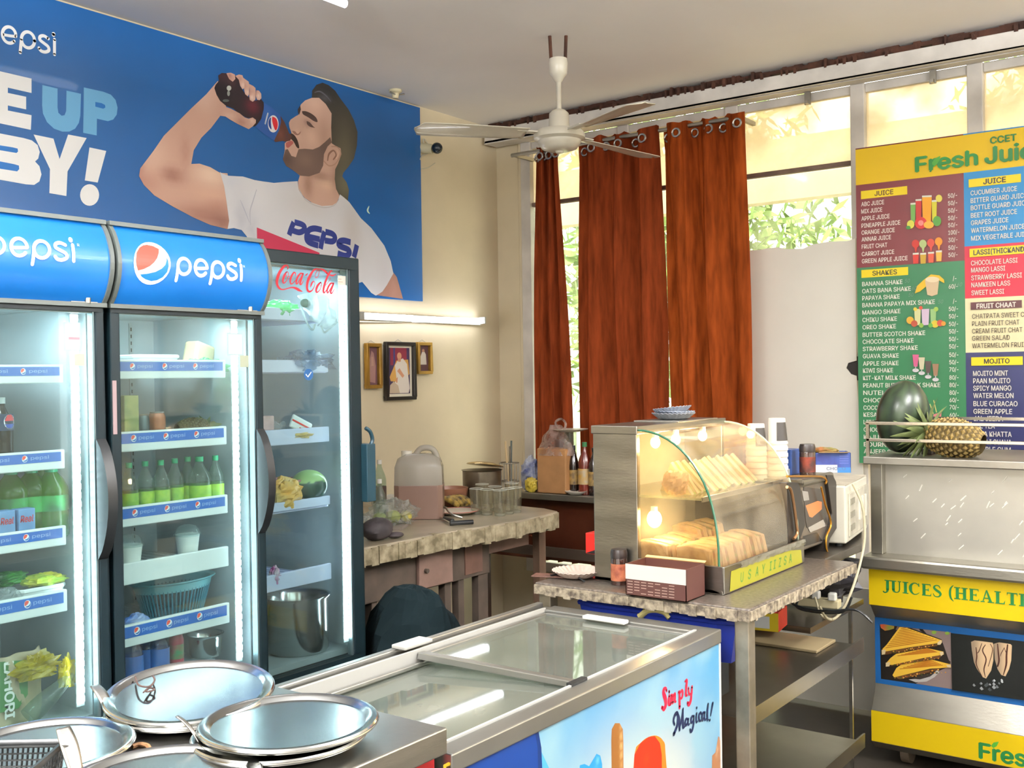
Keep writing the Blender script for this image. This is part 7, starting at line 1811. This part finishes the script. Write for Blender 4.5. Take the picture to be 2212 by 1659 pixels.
for bx, by in ((1640, 960), (1910, 930)):
    for k in range(9):
        r_ = random.Random(k+bx); x = bx+r_.uniform(-120, 120); y = by+r_.uniform(-60, 70); w_ = r_.uniform(14, 30)
        P.px(Zq([(x-w_, y), (x-4, y-w_), (x+w_, y+w_*.4), (x, y+w_)]), r_.choice(['8A8E90', '5E6264', 'B8BCC0', '3A3E40']))
P.build('picture_panel', VINYL, t)

# fruit on the cart
z = zt+.0005
a = on_x(1944, 975, KX+.16)
def wm(d): s = .5+.5*math.sin(math.atan2(d.y, d.x)*10+2*noise.noise(d*4)); return tuple(Vector(lin('20281F')).lerp(Vector(lin('36442F')), s))
hh_ = on_x(1935, 822, KX+.16).z-z
tm = Matrix.Rotation(math.radians(8), 4, 'X')
tag(MB().ball((KX+.16, a.y-.012, z+hh_/2+.002), .10, .098, hh_/2-.001, 40, 28, colfn=wm, mat=tm).build('watermelon', vc_mat('melon_skin'), smooth=True, color=True), 'dark oblong watermelon standing on the juice cart', 'watermelon')
b = on_x(2068, 940, KX+.12)
pineapple('pineapple lying on the juice cart with its crown against the melon', (KX+.085, b.y+.005, zt+.001), .215, .074, -PI/2-.12, math.radians(9), .125, nl=44)
tag(MB().box(KX+.15, KX+.25, b.y+.12-.02, b.y+.14, zt, zt+.02).build('wood_block', M('dark_rail'), bevel=.003), 'small dark wooden block between the melon and the pineapple', 'block')
tag(MB().box(KX+.2, KX+.3, KY0+.7-.02, KY0+.72+.05, zt, zt+.02).build('green_clip', M('grey_clip', '8A9A98', .5)), 'small grey clip on the cart top near the picture edge', 'clip')

# ================================================================== menu board
pl = on_x(1848, 321, 5.22); pr = on_x(2212, 274, 5.235)
bu = (pr-pl); bu.z = 0; bu.normalize()
P = Print(pl, bu, (0, 0, 1))
ztop = 0.; uR = 1.32; vB = P.uv(1858, 1000)[1]
t = thing('menu_board', 'large printed juice menu board in front of the windows', 'menu board', tuple(pl+bu*.6+Vector((0, 0, vB))))
n_ = P.n
mb = MB(); q = [pl-n_*.001, pl+bu*uR-n_*.001, pl+bu*uR+Vector((0, 0, vB))-n_*.001, pl+Vector((0, 0, vB))-n_*.001]; q2 = [p-n_*.012 for p in q]
i = [mb.vert(p) for p in q+q2]
mb.face(0, 1, 2, 3); mb.face(7, 6, 5, 4)
for k in range(4): mb.face(k, (k+1) % 4, 4+(k+1) % 4, 4+k)
mb.build('sheet', M('board_white', 'D0CCC0', .5), t)
def V(px, py): return P.uv(px, py)[1]
def U(px, py): return P.uv(px, py)[0]
uc = U(2082, 400)
v1 = V(1848, 400.5)
def R(u0, u1, va, vb, col): P.tri([(u0, vb), (u1, vb), (u1, va), (u0, va)], col)
vg = V(1852, 579); R(0, uR, 0, v1, 'DDB80E'); R(0, uc, 0, -.006, '5A1E20'); R(uc, uR, 0, -.006, '2E7AB0')
R(0, uc, v1, vg, '6E2A2C'); R(0, uc, vg, vB, '2A6A42')
vr = V(2086, 532.6); vc_ = V(2087, 645); vn = V(2088, 762)
R(uc, uR, v1, vr, '2A84BC'); R(uc, uR, vr, vc_, 'C82A40'); R(uc, uR, vc_, vn, 'E0D8AC'); R(uc, uR, vn, vB, '23264E')
def tag_box(x0, yt_, yb_, x1, col): a = P.uv(x0, yb_); b = P.uv(x0, yt_); c = P.uv(x1, yb_); R(a[0], c[0], b[1], a[1], col)
YB = 'E6CC1C'; BKT = '1E1A14'; WT = 'D8D4C8'
tag_box(1860, 413, 430.5, 1960, YB); P.text('JUICE', 1889, 423.5, 1930, 10, '5A3A14', .03)
tag_box(1861, 583.5, 600.5, 1962, YB); P.text('SHAKES', 1884.5, 595.5, 1938, 10, '3A3A14', .03)
rows = [('ABC JUICE', 446, 1910), ('MIX JUICE', 461.6, 1906), ('APPLE JUICE', 477, 1922), ('PINEAPPLE JUICE', 492.5, 1945), ('ORANGE JUICE', 507.4, 1933), ('ANNAR JUICE', 522, 1925), ('FRUIT CHAT', 537.8, 1917), ('CARROT JUICE', 553.6, 1932), ('GREEN APPLE JUICE', 569, 1961),
 ('BANANA SHAKE', 618.4, 1950), ('OATS BANA SHAKE', 633.7, 1968), ('PAPAYA SHAKE', 648.9, 1944), ('BANANA PAPAYA MIX SHAKE', 664, 2020), ('MANGO SHAKE', 680, 1945.5), ('CHIKU SHAKE', 695.8, 1938), ('OREO SHAKE', 711.7, 1936), ('BUTTER SCOTCH SHAKE', 728, 1999), ('CHOCOLATE SHAKE', 743, 1974), ('STRAWBERRY SHAKE', 758.4, 1983), ('GUAVA SHAKE', 774, 1942), ('APPLE SHAKE', 790, 1941.5), ('KIWI SHAKE', 805, 1929.5), ('KIT-KAT MILK SHAKE', 821, 1978.5), ('PEANUT BUTTER MILK SHAKE', 837, 2031.6), ('NUTELLA SHAKE', 853, 1988), ('CHOCO CHIP SHAKE', 869, 2003), ('COCONUT SHAKE', 885, 1962), ('KESAR SHAKE', 900, 1946), ('LITCHI SHAKE', 916, 1944), ('CHOCO SHAKE', 932, 1950), ('KAJU SHAKE', 948, 1946), ('BOURNVITA SHAKE', 964, 2004), ('ANJEER SHAKE', 979, 1958)]
for s, y, xr in rows: P.text(s, 1860.5+(y-446)*.011, y, xr, 9, WT, .02)
for s, y in (('50/-', 428), ('50/-', 444), ('50/-', 460), ('50/-', 476), ('50/-', 491.3), ('100/-', 507.4), ('30/-', 523.4), ('50/-', 540), ('50/-', 555.5), ('/-', 606), ('60/-', 623.7), ('/-', 655), ('50/-', 672), ('50/-', 688), ('50/-', 704.6), ('50/-', 720.5), ('50/-', 737), ('50/-', 753), ('50/-', 771), ('50/-', 787), ('70/-', 802.7), ('80/-', 820), ('80/-', 836), ('80/-', 852.6), ('60/-', 868.5), ('70/-', 884), ('60/-', 901)):
    x0 = 2048+(y-428)*.008; P.text(s, x0+(9 if s == '/-' else 0), y, x0+(24 if s == '100/-' else 17 if s == '/-' else 20), 9, WT, .02)
for s, x, y in (('50', 1955, 611), ('60', 1970, 627), ('50', 1963, 641), ('50', 2027, 656), ('60', 2068, 619)): P.text(s, x, y, x+11, 8, '6A8A72', 0., .3)
tag_box(2093, 388, 405.5, 2206, YB); P.text('JUICE', 2124, 398.5, 2173.6, 11, BKT, .035)
for s, y, xr in (('CUCUMBER JUICE', 422.6, 2197.6), ('BITTER GUARD JUICE', 439, 2219), ('BOTTLE GUARD JUICE', 454.7, 2222), ('BEET ROOT JUICE', 471, 2197.6), ('GRAPES JUICE', 487, 2179), ('WATERMELON JUICE', 503.5, 2214), ('MIX VEGETABLE JUICE', 520.4, 2228)): P.text(s, 2097+(y-422)*.012, y, xr, 10, WT, .02)
tag_box(2095, 538, 556, 2260, YB); P.text('LASSI(THICKAND', 2103, 551.3, 2213, 10.5, BKT, .035)
for s, y, xr in (('CHOCOLATE LASSI', 573.8, 2198.8), ('MANGO LASSI', 589, 2172), ('STRAWBERRY LASSI', 605.8, 2208), ('NAMKEEN LASS', 621, 2182.7), ('SWEET LASSI', 638, 2169.7)): P.text(s, 2098+(y-573)*.012, y, xr, 10, WT, .02)
tag_box(2097.4, 653.5, 669.5, 2208, '4A1E20'); P.text('FRUIT CHAAT', 2109.8, 666.6, 2195.5, 10, WT, .03)
for s, y, xr in (('CHATPATA SWEET C', 688.6, 2213), ('PLAIN FRUIT CHAT', 704.5, 2202.7), ('CREAM FRUIT CHAT', 720.5, 2209), ('GREEN SALAD', 736, 2182), ('WATERMELON FRUIT', 752, 2219)): P.text(s, 2100.5, y, xr, 10, '4A3A2A', .008)
tag_box(2098.7, 772, 790, 2210, YB); P.text('MOJITO', 2126, 785.5, 2181.5, 10, BKT, .03)
for s, y, xr in (('MOJITO MINT', 812, 2178), ('PAAN MOJITO', 828, 2182.8), ('SPICY MANGO', 843.8, 2185.4), ('WATER MELON', 859.7, 2190), ('BLUE CURACAO', 877, 2198.7), ('GREEN APPLE', 893.7, 2187), ('JAL JEERA', 909, 2167.4), ('ICE TEA', 924.7, 2149.6), ('KALA KHATTA', 942, 2186), ('CHILLI GUAVA', 959, 2186), ('BUBBLE GUM', 975, 2184)): P.text(s, 2102.4+(y-812)*.012, y, xr, 10.5, WT, .02)
P.text('CCET', 2139, 311, 2197, 14, '1E6A2C', .035)
P.text('Fresh', 1977, 372, 2114, 31, '1E7A2E', .035); P.text('Juice', 2127, 354, 2268, 34, '1E6E2E', .035)
P.px([(2016, 362), (2014, 352), (2020, 343), (2032, 337), (2030, 347), (2024, 356)], '4A9A34'); P.px([(2008, 372), (2016, 356), (2018, 358), (2012, 372)], '1E7A2E')
# little pictures
def glass(x, y, w_, h_, col, foam=None):
    P.px([(x-w_/2, y-h_), (x+w_/2, y-h_-.8), (x+w_/2*.82, y-.6), (x-w_/2*.82, y)], col)
    P.px([(x-w_/2, y-h_-3), (x+w_/2, y-h_-4), (x+w_/2, y-h_), (x-w_/2, y-h_+.6)], foam or 'D8D8C8')
glass(1973, 482, 11, 40, '6A9A4A'); glass(1985, 480, 13, 46, 'B83028'); glass(2019, 478, 11, 42, 'C8C030'); glass(2003, 480, 21, 54, 'E09A20')
P.ell(2029, 429, 7, 8, 'D8CC58'); P.ell(1968, 485, 8, 9, 'D0CC50'); P.ell(1990, 482, 13, 13, 'C02A28'); P.ell(2007, 486, 11, 8, 'E8A83C'); P.ell(2025, 478, 9, 11, '4A8A30'); P.ell(1990, 482, 6, 6, 'E08880'); P.ell(1963, 492, 5, 4, '3A7A30')
for x, y, c1, c2 in ((1979, 570, 'B83024', 'C8382C'), (1995, 570, 'A8B878', 'C09A30'), (2012, 568, 'C84A3C', 'D0583C'), (2029, 565, 'E09028', 'E0B048')):
    glass(x, y, 13, 20, c2); P.ell(x-.5, y-43, 8, 9, c1); P.px([(x-3, y-35), (x+3, y-35), (x+1, y-25), (x-1, y-25)], c1)
P.px([(1977, 634), (1982, 618), (1996, 605), (2012, 593), (2030, 595), (2040, 604), (2041, 612), (2026, 604), (2012, 606), (2000, 620), (1988, 630)], 'D8B028')
P.px([(1999, 606), (2030, 602), (2026, 636), (2014, 640), (2004, 637)], 'C8B08C'); P.ell(2015, 604, 15, 6, 'DCCCA8')
for x, w_, c in ((1983, 14, 'C8C890'), (2000, 17, 'C8B4C8'), (2017, 13, '8AB070')): P.px([(x-w_/2, 668), (x+w_/2, 667), (x+w_/2*.8, 702), (x-w_/2*.8, 703)], c)
for x, y, r, c in ((1967, 692, 8, 'D0A030'), (1976, 699, 7, 'A84A30'), (1991, 703, 5, '7AA040'), (2021, 700, 8, 'C8B030'), (2032, 698, 7, 'B84830'), (2039, 699, 5, 'C88A30'), (1990, 665, 4, 'C84A34'), (2023, 668, 5, '9AB850'), (1978, 668, 4, 'D8C040'), (2011, 703, 5, '5A9A3C')): P.ell(x, y, r, r, c)
for x, y, c in ((1979, 800, 'C05A80'), (1992, 806, 'C8C0A0'), (2006, 814, '4A3A34'), (2022, 820, '8A6A50')):
    P.px([(x-7, y-34), (x+7, y-34), (x+4, y-8), (x-4, y-8)], c); P.ell(x, y, 7, 4, 'C8C4C8'); P.stroke([(x, y-8, 2), (x, y-2, 2)], 'B8B4B8', 1)
P.px([(2017, 895), (2035, 890), (2033, 912), (2019, 914)], 'C87A7A'); P.stroke([(2017, 893, 2), (2010, 873, 2)], 'C8C078', 1); P.stroke([(2024, 890, 2), (2018, 865, 2)], 'C8C078', 1)
P.build('printed_menu', VINYL, t)
